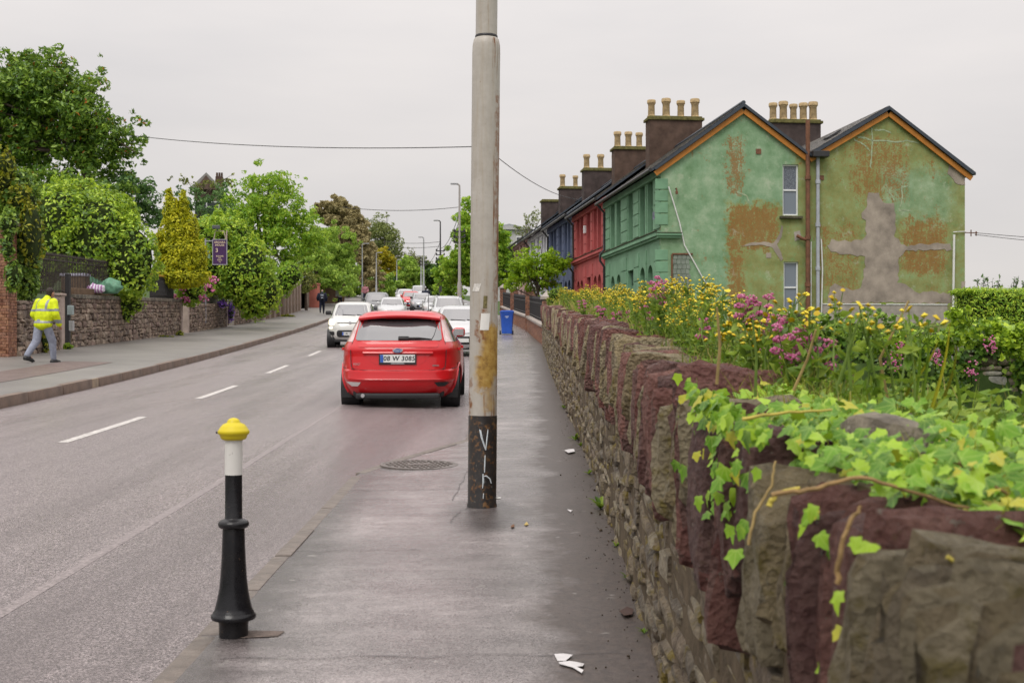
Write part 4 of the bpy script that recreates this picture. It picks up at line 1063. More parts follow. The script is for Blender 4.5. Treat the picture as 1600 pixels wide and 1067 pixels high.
# ------------------------------------------------------------------ the pole, the bollard, the iron cover
def m_pole():
    t = NT('painted_steel_pole', .5, .4); o = t.xyz(); x, y, z = o[0], o[1], o[2]
    n = t.noise(7, 6, .7); f = t.noise(40, 5, .7); dr = t.noise(1., 5, .65, t.coord((34, 34, 2.0))); lo = t.noise(1., 4, .6, t.coord((6, 6, .5)))
    c = t.ramp(n, [(.3, (.34, .312, .275)), (.6, (.41, .382, .342)), (.8, (.47, .442, .41))])
    c = t.mix(t.ramp(dr, [(.48, 0.), (.72, .5)]), c, (.30, .24, .16))
    lean = t.math('SUBTRACT', t.math('MULTIPLY', x, 1.6), 0.0)
    rs = t.math('ADD', t.math('MULTIPLY', dr, .62), t.math('MULTIPLY', lo, .42)); rs = t.math('ADD', rs, t.math('MULTIPLY', x, .75))
    c = t.mix(t.ramp(rs, [(.605, 0.), (.66, .9)]), c, t.ramp(f, [(.35, (.09, .035, .015)), (.7, (.26, .10, .03))]))
    c = t.mix(t.math('MULTIPLY', t.ramp(f, [(.66, 0.), (.70, .8)]), .7), c, (.14, .06, .025))
    dx = t.math('ADD', x, t.math('MULTIPLY', t.math('SUBTRACT', t.noise(14, 5, .65), .5), .09)); dz = t.math('ADD', z, t.math('MULTIPLY', t.math('SUBTRACT', t.noise(8, 5, .65), .5), .34))
    fr = t.math('LESS_THAN', y, .02)
    yl = t.math('MAXIMUM', t.box(dx, dz, -.015, .13, .93, 1.30, .03), t.math('MAXIMUM', t.box(dx, dz, -.05, .085, .86, 1.08, .03), t.math('MULTIPLY', t.box(dx, dz, .015, .08, .70, .9, .03), .7)))
    c = t.mix(t.math('MULTIPLY', t.math('MULTIPLY', yl, fr), .95), c, t.ramp(t.noise(22, 6, .7), [(.3, (.16, .075, .01)), (.5, (.34, .20, .035)), (.75, (.47, .33, .10))]))
    br = t.math('MAXIMUM', t.box(dx, dz, -.055, -.028, 1.2, 1.36, .012), t.box(dx, dz, -.015, .012, 1.22, 1.43, .012)); br = t.math('MAXIMUM', br, t.box(dx, dz, -.2, -.085, .66, .95, .01)); br = t.math('MAXIMUM', br, t.math('MULTIPLY', t.box(dx, dz, .075, .2, 1.5, 3.0, .012), .75))
    br = t.math('MULTIPLY', br, t.ramp(t.noise(18, 5, .7), [(.38, .1), (.55, 1.)]))
    c = t.mix(t.math('MULTIPLY', br, fr), c, (.19, .075, .025))
    t.color(c); t.bump(t.math('ADD', f, n), .3, .006)
    t.rough(t.ramp(rs, [(.6, .42), (.7, .85)])); return t.m
def m_poleblack():
    t = NT('black_pole_paint', .38, .5); f = t.noise(26, 5, .75); n = t.noise(9, 5, .7); v = t.noise(60, 3, .7)
    c = t.ramp(n, [(.3, (.012, .011, .012)), (.7, (.035, .03, .028))])
    c = t.mix(t.ramp(f, [(.545, 0.), (.60, .85)]), c, t.ramp(n, [(.35, (.10, .04, .012)), (.65, (.22, .12, .05))]))
    c = t.mix(t.ramp(v, [(.66, 0.), (.70, .7)]), c, (.3, .28, .25))
    t.color(c); t.bump(f, .35, .005); return t.m
M['pole'] = m_pole(); M['poleblack'] = m_poleblack()
M['white'] = plain('white_paint', (.66, .65, .62), .4, .5, .12, 14)
px_, py_ = -.2185, 9.3; pzz = float(right_z(px_, py_))
po = thing('lamp_post', 'weathered cream steel pole with rust streaks and black base in the middle of the footpath', 'pole', (px_, py_, pzz)); po.rotation_euler = (0, .0095, 0)
RP = .1015
m = MB(); m.lathe([(RP, .655), (RP, 3.28), (RP * .985, 3.34), (RP * .9, 3.385), (.079, 3.40), (.0785, 3.42), (.0765, 8.2)], (0, 0, 0), 48, False); m.build('shaft', M['pole'], po, True)
m = MB(); m.lathe([(RP + .010, -.05), (RP + .008, .01), (RP + .0025, .03), (RP + .0025, .66), (RP, .661)], (0, 0, 0), 48, False); m.build('black_base', M['poleblack'], po, True)
m = MB(); m.lathe([(.079, 3.395), (.082, 3.40), (.082, 3.412), (.079, 3.418)], (0, 0, 0), 48, False); m.build('joint_ring', M['iron'], po, True)
def oncyl(px, py, r=RP + .004):
    xo = (px - 753 - (798 - py) * .009) / 217; xo = max(-r * .98, min(r * .98, xo)); return (xo, -math.sqrt(r * r - xo * xo), (797 - py) / 216)
m = MB()
for st in ([(750, 675), (752, 685), (757, 700), (759.5, 707)], [(751.5, 676), (754, 690), (759.5, 706)], [(759.5, 707), (761, 692), (763, 675)], [(758.5, 715), (758, 728), (757.5, 742)], [(755, 744), (755.5, 758), (754.5, 766)], [(755, 748), (760, 747), (766, 752), (768, 759)], [(755.5, 744), (756.5, 758)], [(756, 774), (755.5, 782)]):
    m.tube([oncyl(*p) for p in st], [.0035 + .002 * math.sin(3 * i / max(1, len(st) - 1)) for i in range(len(st))], 5, True)
m.build('graffiti', plain('white_graffiti', (.55, .60, .63), .5, .4, .25, 60), po)
def sticker(x0, x1, y0, y1, mat, name, sk=0):
    m = MB(); rows = []
    for y in np.linspace(y0, y1, 5): rows.append([oncyl(x + sk * (y - y0) / (y1 - y0), y, RP + .0022) for x in np.linspace(x0, x1, 8)])
    m.grid(rows).build(name, mat, po)
sticker(752, 766, 495, 521, M['white'], 'sticker', -2)
sticker(756, 762, 468, 487, plain('torn_sticker', (.14, .12, .05), .8, .3, .5, 60), 'sticker_scrap', -1)
sticker(741, 752, 449, 461, plain('scraped_paper', (.58, .56, .52), .7, .3, .3, 60), 'sticker_scrap', -3)
MB().tube([(RP - .01, 0, .06), (RP + .035, 0, .06)], .009, 8).build('bolt', M['white'], po)

bxy = (-1.2245, 5.63); bl_ = thing('bollard', 'black cast iron bollard with white band and yellow domed cap on the kerb edge', 'bollard', (*bxy, float(pz(5.63)) + .004))
def chipped(name, c, chip, rough):
    t = NT(name, rough, .35); t.color(t.mix(t.ramp(t.noise(34, 5, .75), [(.655, 0.), (.68, .8)]), t.mix(t.ramp(t.noise(7, 5, .7), [(.5, 0.), (.8, .10)]), c, (.10, .085, .07)), chip)); t.rough(t.ramp(t.noise(12, 4), [(.3, rough - .08), (.7, rough + .16)])); t.bump(t.noise(45, 5), .16, .006); return t.m
M['castiron'] = plain('black_gloss_iron', (.008, .008, .010), .24, .35, .3, 30, .12, 90)
M['yellow'] = plain('yellow_paint', (.58, .46, .008), .4, .45, .12, 12, .25, 60)
m = MB(); m.lathe([(.062, -.05), (.063, .0), (.064, .05), (.067, .066), (.072, .070), (.094, .074), (.0985, .082), (.0975, .092), (.090, .098), (.088, .106), (.083, .113), (.079, .128), (.071, .160), (.0635, .200), (.058, .250), (.0535, .320), (.050, .400), (.048, .470), (.047, .476)], (0, 0, 0), 40, False); m.build('base_casting', M['castiron'], bl_, 50)
for k_, o_b in (('base_casting', (.008, .008, .010)),): bl_.children[0].data.materials[0] = chipped('chipped_black_iron', o_b, (.11, .075, .05), .24); M['castiron'] = bl_.children[0].data.materials[0]
m = MB(); m.lathe([(.047, .472), (.060, .474), (.0665, .482), (.067, .492), (.063, .502), (.052, .508), (.040, .512), (.0375, .516), (.0372, .706)], (0, 0, 0), 40, False); m.build('shaft', M['castiron'], bl_, 50)
m = MB(); m.lathe([(.0385, .706), (.0385, .862)], (0, 0, 0), 40, False); m.build('white_band', chipped('scuffed_white', (.60, .59, .56), (.20, .18, .16), .4), bl_, True)
m = MB(); m.lathe([(.040, .858), (.052, .862), (.058, .872), (.060, .880), (.0675, .886), (.0690, .894), (.0675, .901), (.063, .905), (.058, .915), (.046, .928), (.030, .934), (.028, .938), (.026, .945), (.016, .953), (.003, .956)], (0, 0, 0), 40, True); m.build('cap', chipped('scuffed_yellow', (.58, .47, .01), (.30, .24, .06), .42), bl_, 50)
MB().tube([(-.066, -.02, .893), (-.074, -.022, .892)], .005, 8).build('grub_screw', M['iron'], bl_)
m = MB(); m.add([(bxy[0] - .02, 5.57, 0), (bxy[0] + .2, 5.60, 0), (bxy[0] + .215, 5.69, 0), (bxy[0] + .03, 5.71, 0)], [(0, 1, 2, 3)])
for i in range(4): x, y, z = m.v[i]; m.v[i] = (x, y, float(right_z(x, y)) + .004)
m.build('repair_patch', plain('rough_repair', (.13, .10, .085), .8, .3, .5, 25, .8, 90), pav)

M['castcover'] = plain('cast_iron_cover', (.13, .11, .10), .45, .5, .3, 20, .5, 80)
mx_, my_ = -.86, 11.85; mh = thing('manhole_cover', 'round iron manhole cover with raised pattern set in the footpath beside the pole', 'manhole cover', (mx_, my_, float(right_z(mx_, my_)) + .004)); mh.rotation_euler = (math.atan(.03), 0, .3)
m = MB(); m.lathe([(.36, -.01), (.36, .006), (.335, .008), (.33, .004), (.0, .004)], (0, 0, 0), 40, False); m.build('frame', M['castcover'], mh)
m = MB()
for i in range(-6, 7):
    for j in range(-6, 7):
        x, y = i * .048, j * .048
        if math.hypot(x, y) < .30 and not (abs(x) < .13 and abs(y) < .06): m.box((x, y, .008), (.034, .014, .008), (0 if (i + j) % 2 else PI / 2))
m.box((0, 0, .007), (.22, .09, .006)); tag(m.build('tread_studs', M['castcover'], mh), kind='stuff')
# trench scar in the footpath next to the pole
m = MB()
for a, b in (((-.42, 8.6), (-.36, 9.1)), ((-.36, 9.1), (-.30, 9.3)), ((-.45, 9.6), (-.38, 11.8)), ((-.38, 11.8), (-.3, 14.0))):
    n = 10; rows = []
    for i in range(n + 1):
        x, y = a[0] + (b[0] - a[0]) * i / n + random.uniform(-.012, .012), a[1] + (b[1] - a[1]) * i / n; w_ = random.uniform(.0015, .004); rows.append([(x - w_, y, float(right_z(x, y)) + .004), (x + w_, y, float(right_z(x, y)) + .004)])
    m.grid(rows)
for y, x0, x1 in ((7.62, -1.3, -.55), (5.25, -1.2, .5), (10.2, -1.3, -.4), (16.4, -.4, .7)):
    rows = []
    for i in range(25):
        x = x0 + (x1 - x0) * i / 24; yy = y + .02 * math.sin(i * .9) + random.uniform(-.008, .008); w_ = random.uniform(.001, .0045); rows.append([(x, yy - w_, float(right_z(x, yy)) + .0045), (x, yy + w_, float(right_z(x, yy)) + .0045)])
    m.grid(rows)
m.build('crack', plain('crack_tar', (.075, .065, .065), .5, .5, .3, 30), pav)

# ------------------------------------------------------------------ cars
def carpaint(name, c, coat=1.0, rough=.35):
    t = NT(name, rough, .5); n = t.noise(3, 5, .6); t.color(t.mix(t.ramp(n, [(.4, 0.), (.8, .14)]), c, tuple(x * .6 + .03 for x in c)))
    t.b.inputs['Coat Weight'].default_value = coat; t.b.inputs['Coat Roughness'].default_value = .07; return t.m
M['tyre'] = plain('tyre_rubber', (.018, .018, .019), .8, .3, .3, 20, .4, 60)
M['rim'] = plain('alloy_rim', (.32, .33, .34), .35, .5, .1, 9, metal=.7)
M['trim'] = plain('black_trim', (.022, .022, .024), .5, .4, .2, 12)
t = NT('car_glass', .04, 1.0); t.color((.075, .075, .08)); t.b.inputs['IOR'].default_value = 1.85; t.b.inputs['Coat Weight'].default_value = .6; t.b.inputs['Coat Roughness'].default_value = .03; M['carglass'] = t.m
t = NT('clear_lens', .08, .8); t.color((.55, .5, .5)); M['lens'] = t.m
t = NT('sky_reflection_lens', .10, .8); t.color(t.ramp(t.noise(9, 3), [(.3, (.62, .38, .38)), (.7, (.78, .62, .61))])); M['skylens'] = t.m  # clear lens; whitish-pink reflection of the sky painted into its colour
t = NT('red_lens', .12, .7); t.color((.30, .012, .012)); M['redlens'] = t.m
t = NT('lit_headlamp', .1, .7); t.color((.8, .75, .65)); t.b.inputs['Emission Color'].default_value = (1, .88, .62, 1); t.b.inputs['Emission Strength'].default_value = 1.3; M['lit'] = t.m
t = NT('chrome', .15, .8); t.color((.6, .6, .62)); t.b.inputs['Metallic'].default_value = .9; M['chrome'] = t.m
M['plate'] = plain('number_plate', (.68, .69, .68), .35, .5, .05, 8)
M['ink'] = plain('plate_ink', (.02, .02, .025), .5)
M['eublue'] = plain('plate_blue', (.03, .10, .42), .4)
M['badgeblue'] = plain('badge_blue', (.04, .10, .28), .25)

HATCH = [(.19, 1.95, -1.90, .78), (.235, 2.06, -2.04, .85), (.36, 2.12, -2.13, .895), (.455, 2.15, -2.165, .915), (.475, 2.15, -2.18, .917), (.49, 2.15, -2.17, .918), (.58, 2.14, -2.165, .92), (.605, 2.13, -2.155, .92), (.62, 2.12, -2.10, .92), (.70, 2.08, -2.085, .92), (.80, 1.98, -2.065, .917), (.86, 1.8, -2.055, .912), (.885, 1.72, -2.065, .91), (.93, 1.5, -2.06, .90), (.97, 1.25, -2.025, .885), (1.0, 1.08, -2.0, .865), (1.04, .98, -1.975, .84), (1.2, .62, -1.85, .765), (1.36, .26, -1.70, .685), (1.42, .08, -1.64, .64), (1.465, -.15, -1.58, .57), (1.49, -.45, -1.42, .46), (1.50, -.7, -1.1, .25)]
CITY = [(.20, 1.62, -1.6, .70), (.27, 1.72, -1.72, .765), (.38, 1.79, -1.79, .80), (.52, 1.81, -1.81, .815), (.68, 1.79, -1.81, .82), (.80, 1.74, -1.80, .82), (.90, 1.66, -1.79, .815), (.97, 1.45, -1.78, .80), (1.02, 1.15, -1.77, .785), (1.05, 1.0, -1.76, .77), (1.10, .92, -1.75, .755), (1.3, .58, -1.71, .69), (1.44, .32, -1.66, .635), (1.49, .12, -1.6, .59), (1.53, -.15, -1.5, .50), (1.55, -.5, -1.2, .28)]
SUV = [(.28, 2.05, -2.05, .80), (.36, 2.18, -2.18, .87), (.5, 2.24, -2.24, .91), (.7, 2.25, -2.25, .925), (.85, 2.2, -2.24, .925), (.98, 2.0, -2.22, .915), (1.08, 1.5, -2.2, .90), (1.12, 1.15, -2.18, .885), (1.18, 1.02, -2.16, .86), (1.4, .7, -2.08, .80), (1.6, .4, -2.0, .74), (1.66, .2, -1.95, .69), (1.71, -.2, -1.8, .58), (1.73, -.6, -1.4, .35)]

class Body:
    def __init__(s, lv, nr=5.0, nf=3.2):
        a = np.array(lv); s.z = a[:, 0]; s.yf = a[:, 1]; s.yr = a[:, 2]; s.hw = a[:, 3]; s.nr, s.nf = nr, nf
    def at(s, z): return (np.interp(z, s.z, s.yf), np.interp(z, s.z, s.yr), np.interp(z, s.z, s.hw))
    def rear(s, x, z, off=0.0):
        yf, yr, hw = s.at(z); ym = (yf + yr) / 2; k = min(.999, abs(x) / hw); return (x, ym - (ym - yr) * (1 - k ** s.nr) ** (1 / s.nr) - off, z)
    def front(s, x, z, off=0.0):
        yf, yr, hw = s.at(z); ym = (yf + yr) / 2; k = min(.999, abs(x) / hw); return (x, ym + (yf - ym) * (1 - k ** s.nf) ** (1 / s.nf) + off, z)
    def side(s, y, z, sg, off=0.0):
        yf, yr, hw = s.at(z); ym = (yf + yr) / 2; n = s.nf if y > ym else s.nr; L = (yf - ym) if y > ym else (ym - yr); k = min(.999, abs(y - ym) / L); return (sg * (hw * (1 - k ** n) ** (1 / n) + off), y, z)
    def mesh(s, name, mat, wheels, parent):
        zs = []
        for a, b in zip(s.z, s.z[1:]): zs += list(np.linspace(a, b, max(2, int((b - a) / .045) + 1)))[:-1]
        zs.append(s.z[-1]); rows = []
        for z in zs:
            yf, yr, hw = s.at(z); ym = (yf + yr) / 2; half = []
            for x in np.linspace(0, .8, 6): half.append(s.rear(x * hw, z))
            for k in np.linspace(.85, .985, 5): half.append(s.rear(k * hw, z))
            y0 = s.rear(.993 * hw, z)[1]; y1 = s.front(.993 * hw, z)[1]
            for y in np.linspace(y0, y1, 64): half.append(s.side(y, z, 1))
            for k in np.linspace(.985, .85, 5): half.append(s.front(k * hw, z))
            for x in np.linspace(.8, 0, 6): half.append(s.front(x * hw, z))
            rows.append(half + [(-x, y, zz) for x, y, zz in reversed(half)])
        n = len(rows[0]); mb = MB(); vs = [p for r in rows for p in r]; fs = []
        for i in range(len(rows) - 1):
            for j in range(n - 1):
                q = [rows[i][j], rows[i][j + 1], rows[i + 1][j + 1], rows[i + 1][j]]; cx = sum(p[0] for p in q) / 4; cy = sum(p[1] for p in q) / 4; cz = sum(p[2] for p in q) / 4
                if abs(cx) > .45 and any((cy - wy) ** 2 + (cz - wz) ** 2 < (wr + .05) ** 2 for wy, wz, wr in wheels): continue
                fs.append((i * n + j, i * n + j + 1, (i + 1) * n + j + 1, (i + 1) * n + j))
        fs.append(tuple((len(rows) - 1) * n + j for j in range(n)))
        mb.add(vs, fs); me = mb.mesh(name, mat); me.polygons.foreach_set('use_smooth', [True] * len(me.polygons)); smooth_angle(me, 50); return link(name, me, parent)

def panel(proj, rows, off, name, mat, parent, nz=6, nx=10, th=.012, smooth=True):
    """a skin laid on the body: rows of (z, a0, a1) across, projected on the body and given an edge"""
    zz = [r[0] for r in rows]; A = np.linspace(zz[0], zz[-1], max(nz, len(rows))); A = np.unique(np.concatenate([A, zz])); g = []
    for z in A:
        a0 = np.interp(z, zz, [r[1] for r in rows]); a1 = np.interp(z, zz, [r[2] for r in rows])
        g.append([proj(a, z, off) for a in np.linspace(a0, a1, nx)])
    g2 = [[proj(a, z, off - th) for a, z in zip(np.linspace(np.interp(z0, zz, [r[1] for r in rows]), np.interp(z0, zz, [r[2] for r in rows]), nx), [z0] * nx)] for z0 in A]
    mb = MB(); mb.grid(g); o = len(mb.v); m = nx; k = len(A); mb.v += [p for r in g2 for p in r]
    rim = [(0, j) for j in range(m)] + [(i, m - 1) for i in range(1, k)] + [(k - 1, j) for j in range(m - 2, -1, -1)] + [(i, 0) for i in range(k - 2, 0, -1)]
    idx = [i * m + j for i, j in rim]
    for p, q in zip(idx, idx[1:] + idx[:1]): mb.f.append((p, q, q + o, p + o))
    return mb.build(name, mat, parent, 35 if smooth else False)
def rnd_rows(z0, z1, b0, b1, rc, t0=None, t1=None):
    """rounded four-sided outline: bottom from b0 to b1, top from t0 to t1"""
    t0 = b0 if t0 is None else t0; t1 = b1 if t1 is None else t1; out = []
    for f in np.concatenate([np.linspace(0, .25, 6), [.5], np.linspace(.75, 1, 6)]):
        z = z0 + (z1 - z0) * f; d = min(z - z0, z1 - z); i = rc - math.sqrt(max(0, rc * rc - max(0, rc - d) ** 2)) if d < rc else 0
        out.append((z, b0 + (t0 - b0) * f + i, b1 + (t1 - b1) * f - i))
    return out
def wheel(parent, x, y, r, w, sg, detail=True):
    t = MB(); t.lathe([(r * .62, -w / 2), (r * .93, -w / 2), (r, -w * .36), (r, w * .36), (r * .93, w / 2), (r * .62, w / 2)], (0, 0, 0), 28, False)
    me = t.mesh('wheel', M['tyre'], 40); o = link('wheel', me, parent, (x, y, r), (0, PI / 2, 0))
    q = MB(); q.lathe([(r * .64, w * .42), (r * .6, w * .36), (r * .5, w * .3), (r * .16, w * .36), (.001, w * .37)], (0, 0, 0), 28, False).lathe([(r * .64, -w * .42), (r * .6, -w * .36), (r * .5, -w * .3), (r * .16, -w * .36), (.001, -w * .37)], (0, 0, 0), 28, False)
    link('rim', q.mesh('rim', M['rim'], 40), o)
def car(name, label, loc, rz, lv, paint, cat='car', pitch=0.0, facing='front', nr=5.0, nf=3.2, wb=(-1.3, 1.3), wr=.315, mirrorcol=None, lit=False, group=None, plate=None, rails=False, red=False):
    B = Body(lv, nr, nf); r = thing(name, label, cat, loc, rz, group); r.rotation_euler = (pitch, 0, rz)
    hw = max(B.hw); H = B.z[-1]; ws = [(wb[0], wr, wr), (wb[1], wr, wr)]
    B.mesh('body', paint, ws, r)
    ub = MB(); ub.bbox((0, 0, B.z[0] + .12), (hw * 1.5, B.yf[2] - B.yr[2] - .35, .22), .05); ub.build('underbody', M['trim'], r)
    for wy, wz, rr in ws:
        for sg in (-1, 1):
            wheel(r, sg * (hw - .115), wy, wr, .205, sg)
            a = MB(); a.tube([(sg * (hw - .30), wy, wr), (sg * (hw - .02), wy, wr)], rr + .045, 22, False); a.build('wheel_arch', M['trim'], r, True)
    zb, zt = lv_belt(lv)
    yfb, yrb, hwb = B.at(zb); yft, yrt, hwt = B.at(zt)
    # side windows: rear quarter and front door
    for sg in (-1, 1):
        pr = lambda a, z, o, sg=sg: B.side(a, z, sg, o)
        def ends(z): yf, yr, h = B.at(z); return yr + .38, yf - .34
        rows = []
        for z in np.linspace(zb + .01, zt, 7): a, b = ends(z); rows.append((z, a, b))
        mid = (rows[0][1] + rows[0][2]) / 2 - .02; f = lambda z: (z - zb) / (zt - zb)
        panel(pr, [(z, a + .10 * (1 - abs(2 * f(z) - 1)) * 0 + .06, mid - .03) for z, a, b in rows], .004, 'window', M['carglass'], r, 7, 10)
        panel(pr, [(z, mid + .03, b - .05) for z, a, b in rows], .004, 'window', M['carglass'], r, 7, 10)
        panel(pr, [(z, a + .02, b - .01) for z, a, b in rows], .0015, 'window_trim', M['trim'], r, 7, 14, .01)
        for yy in (mid + .12, mid - .92): panel(pr, [(zb - .13, yy, yy + .2), (zb - .09, yy, yy + .2)], .03, 'door_handle', paint, r, 3, 4, .03)
        mz = zb + .06; q = B.side(yfb - .55, mz, sg)
        mm = MB(); mm.bbox((q[0] + sg * .12, q[1] + .02, mz + .05), (.2, .12, .15), .045); mo = mm.build('mirror', mirrorcol or paint, r, 60)
        MB().bbox((q[0] + sg * .12, q[1] - .045, mz + .05), (.16, .01, .11), .004).build('mirror_glass', M['chrome'], mo)
        mm = MB(); mm.tube([(q[0] - sg * .03, q[1], mz), (q[0] + sg * .1, q[1] + .01, mz + .03)], .025, 6); mm.build('mirror_arm', M['trim'], mo)
    # windscreen and rear glass
    if not red:
        panel(B.rear, rnd_rows(zb + .03, zt - .0, -hwb + .13, hwb - .13, .06, -hwt + .1, hwt - .1), .004, 'rear_window', M['carglass'], r, 8, 12)
        for sg in (-1, 1):
            a, b = sorted((sg * (hwb - .02), sg * (hwb - .2))); panel(B.rear, rnd_rows(zb - .3, zb - .02, a, b, .03), .006, 'tail_lamp', M['redlens'], r, 5, 6)
    panel(B.front, rnd_rows(zb + .02, zt + .01, -hwb + .09, hwb - .09, .07, -hwt + .09, hwt - .09), .004, 'windscreen', M['carglass'], r, 8, 14)
    for sg in (-1, 1): MB().tube([B.front(sg * .1 - .25, zb + .03, .02), B.front(sg * .25 + .05, zb + .055, .022)], .012, 5).build('wiper', M['trim'], r)
    if rails:
        for sg in (-1, 1): MB().tube([(sg * (hwt - .12), y, H + z) for y, z in ((.2, -.06), (.1, .02), (-1.5, .02), (-1.65, -.08))], .022, 6).build('roof_rail', M['rim'], r)
    return r, B
def lv_belt(lv):
    return {id(HATCH): (1.02, 1.38), id(CITY): (1.06, 1.45), id(SUV): (1.14, 1.61)}[id(lv)]
def front_face(r, B, paint, zl, lit=False, plate=None, city=False):
    hw = max(B.hw)
    lampm = M['lit'] if lit else M['lens']
    for sg in (-1, 1):
        a, b = sorted((sg * (hw - .05), sg * (hw - .30))); panel(B.front, rnd_rows(zl, zl + .2, a, b, .07), .008, 'headlight', lampm, r, 6, 8)
        a, b = sorted((sg * (hw - .06), sg * (hw - .29))); panel(B.front, rnd_rows(.42 if city else .36, (.42 if city else .36) + .13, a, b, .05), .006, 'fog_lamp_recess', M['trim'], r, 5, 6)
        if city: a, b = sorted((sg * (hw - .07), sg * (hw - .22))); panel(B.front, rnd_rows(zl - .13, zl - .04, a, b, .04), .008, 'running_lamp', M['lit'], r, 4, 6)
    panel(B.front, rnd_rows(.36, .6, -.45, .45, .09), .006, 'grille', M['trim'], r, 6, 10)
    MB().tube([B.front(x, zl + .08, .012) for x in np.linspace(-.43, .43, 9)], .014, 6).build('grille_bar', M['trim'] if city else M['chrome'], r)
    m = MB(); m.lathe([(.055, -.012), (.058, .0), (.05, .012), (.002, .014)], (0, 0, 0), 20); o = m.build('badge', M['chrome'], r, True); o.location = B.front(0, zl + .08, .022); o.rotation_euler = (-PI / 2, 0, 0)
    p = B.front(0, .48, .03); po_ = MB().bbox((0, 0, 0), (.52, .015, .115), .003).build('number_plate', M['plate'], r); po_.location = p
    MB().box((.235, .0095, 0), (.045, .004, .105)).build('plate_band', M['eublue'], po_)
    if plate: link('lettering', text_mesh(plate, .098, M['ink'], .001), po_, (-.02, .0105, 0), (PI / 2, 0, PI))
    MB().box((0, B.yf[1] - .02, .24), (hw * 1.3, .04, .07)).build('lower_lip', M['trim'], r)

def slope_at(Y): return math.atan(float(pz(Y + 1) - pz(Y - 1)) / 2)
def street(X, Y): return (X, Y, float(road_z(X, Y)))
# the red hatchback
M['red'] = carpaint('red_car_paint', (.52, .004, .009), .65, .33); M['red'].node_tree.nodes['Principled BSDF'].inputs['Specular IOR Level'].default_value = .3
cY = 21.25; rc_, B = car('red_hatchback', 'red five-door hatchback parked at the kerb, seen from behind', (-1.735, cY, float(road_z(-1.735, cY)) - .045), .012, HATCH, M['red'], 'car', slope_at(cY), mirrorcol=M['red'], red=True, wb=(-1.32, 1.32))
panel(B.rear, rnd_rows(1.055, 1.39, -.655, .655, .035, -.60, .60), .006, 'rear_window', M['carglass'], rc_, 8, 14)
panel(B.rear, [(1.34, -.60, .60), (1.40, -.585, .585)], .012, 'window_top_band', M['trim'], rc_, 3, 10)  # dark band across the top of the rear window, below the spoiler
for sg in (-1, 1):
    rows = [(1.03, .70, .815), (1.06, .685, .80), (1.2, .655, .745), (1.33, .63, .70), (1.36, .625, .685)]
    panel(B.rear, [(z, min(sg * a, sg * b), max(sg * a, sg * b)) for z, a, b in rows], .010, 'tail_lamp', M['skylens'], rc_, 8, 5)
    a, b = sorted((sg * .60, sg * .79)); rf = [(.37, .60, .70), (.40, .57, .745), (.435, .55, .80)]
    panel(B.rear, [(z, min(sg * p, sg * q), max(sg * p, sg * q)) for z, p, q in rf], .006, 'reflector', M['lens'] if sg < 0 else M['trim'], rc_, 4, 5)
    # shut lines of the tailgate
    m = MB(); m.tube([B.rear(sg * x, z, .002) for x, z in ((.665, 1.39), (.675, 1.2), (.70, 1.02), (.72, .9), (.715, .75), (.705, .66), (.67, .622), (.5, .612), (.0, .608))], .0055, 5); m.build('shut_line', M['trim'], rc_)
    m = MB(); m.tube([B.side(y, z, sg, .003) for y, z in ((-2.0, .62), (-1.8, .63), (-1.6, .64))], .005, 5); m.build('shut_line', M['trim'], rc_)
    m = MB(); rows = []                       # flared arch lip
    for a in np.linspace(-.15, PI + .15, 22): c_ = (-1.32 + math.cos(a) * .372, .315 + math.sin(a) * .372); p = B.side(c_[0], max(.24, c_[1]), sg, .018); rows.append((p[0] - sg * .014, c_[0], max(.2, c_[1])))
    m.tube(rows, .017, 6); m.build('arch_lip', M['red'], rc_, True)
# roof spoiler
m = MB(); rows = []
for x in np.linspace(-.62, .62, 15):
    k = (abs(x) / .62) ** 2; y0 = -1.50 - .05 * (1 - k); e = -1.83 + .10 * k; zt_ = 1.455 - .045 * k; rows.append([(x, y0, zt_ - .05), (x, y0, zt_ + .012), (x, e + .03, zt_ - .012), (x, e, zt_ - .03), (x, e + .01, zt_ - .06), (x, y0 - .02, zt_ - .07)])
m.grid(rows); m.build('spoiler', M['red'], rc_, 50)
panel(B.rear, [(1.375, -.2, .2), (1.39, -.2, .2)], .10, 'brake_lamp', M['redlens'], rc_, 2, 6, .02)
# raised ridge under the window and the number-plate recess
panel(B.rear, rnd_rows(.955, 1.03, -.60, .60, .03), .012, 'tailgate_ridge', M['red'], rc_, 4, 12, .02)
panel(B.rear, [(.70, -.33, .33), (.74, -.40, .40), (.86, -.50, .50)], .0025, 'plate_recess', M['red'], rc_, 4, 10, .01)
m = MB(); m.tube([B.rear(x, .868, .012) for x in np.linspace(-.52, .52, 11)], .022, 6); m.build('tailgate_handle', M['red'], rc_, True)
p = B.rear(0, .775, .02); pl_ = MB().bbox((0, 0, 0), (.56, .02, .155), .006).build('number_plate', M['trim'], rc_); pl_.location = (p[0], p[1], .775); pl_.rotation_euler = (-.06, 0, 0)
MB().bbox((0, -.011, .01), (.52, .006, .115), .002).build('plate_face', M['plate'], pl_); MB().box((-.236, -.0155, .01), (.045, .003, .112)).build('plate_band', M['eublue'], pl_)
link('lettering', text_mesh('08 W 3085', .098, M['ink'], .001, .12, 1.06), pl_, (.022, -.0155, .01), (PI / 2, 0, 0))
MB().box((0, -.011, -.062), (.2, .003, .012)).build('dealer_strip', M['chrome'], pl_)
m = MB(); m.lathe([(.074, -.008), (.078, 0), (.072, .008), (.001, .010)], (0, 0, 0), 28); o = m.build('badge', M['chrome'], rc_, True); o.location = B.rear(0, .905, .03); o.rotation_euler = (PI / 2 - .05, 0, 0); o.scale = (1, .46, 1)
m = MB(); m.lathe([(.064, .006), (.064, .0115), (.001, .012)], (0, 0, 0), 28); m.build('badge_field', M['badgeblue'], o)
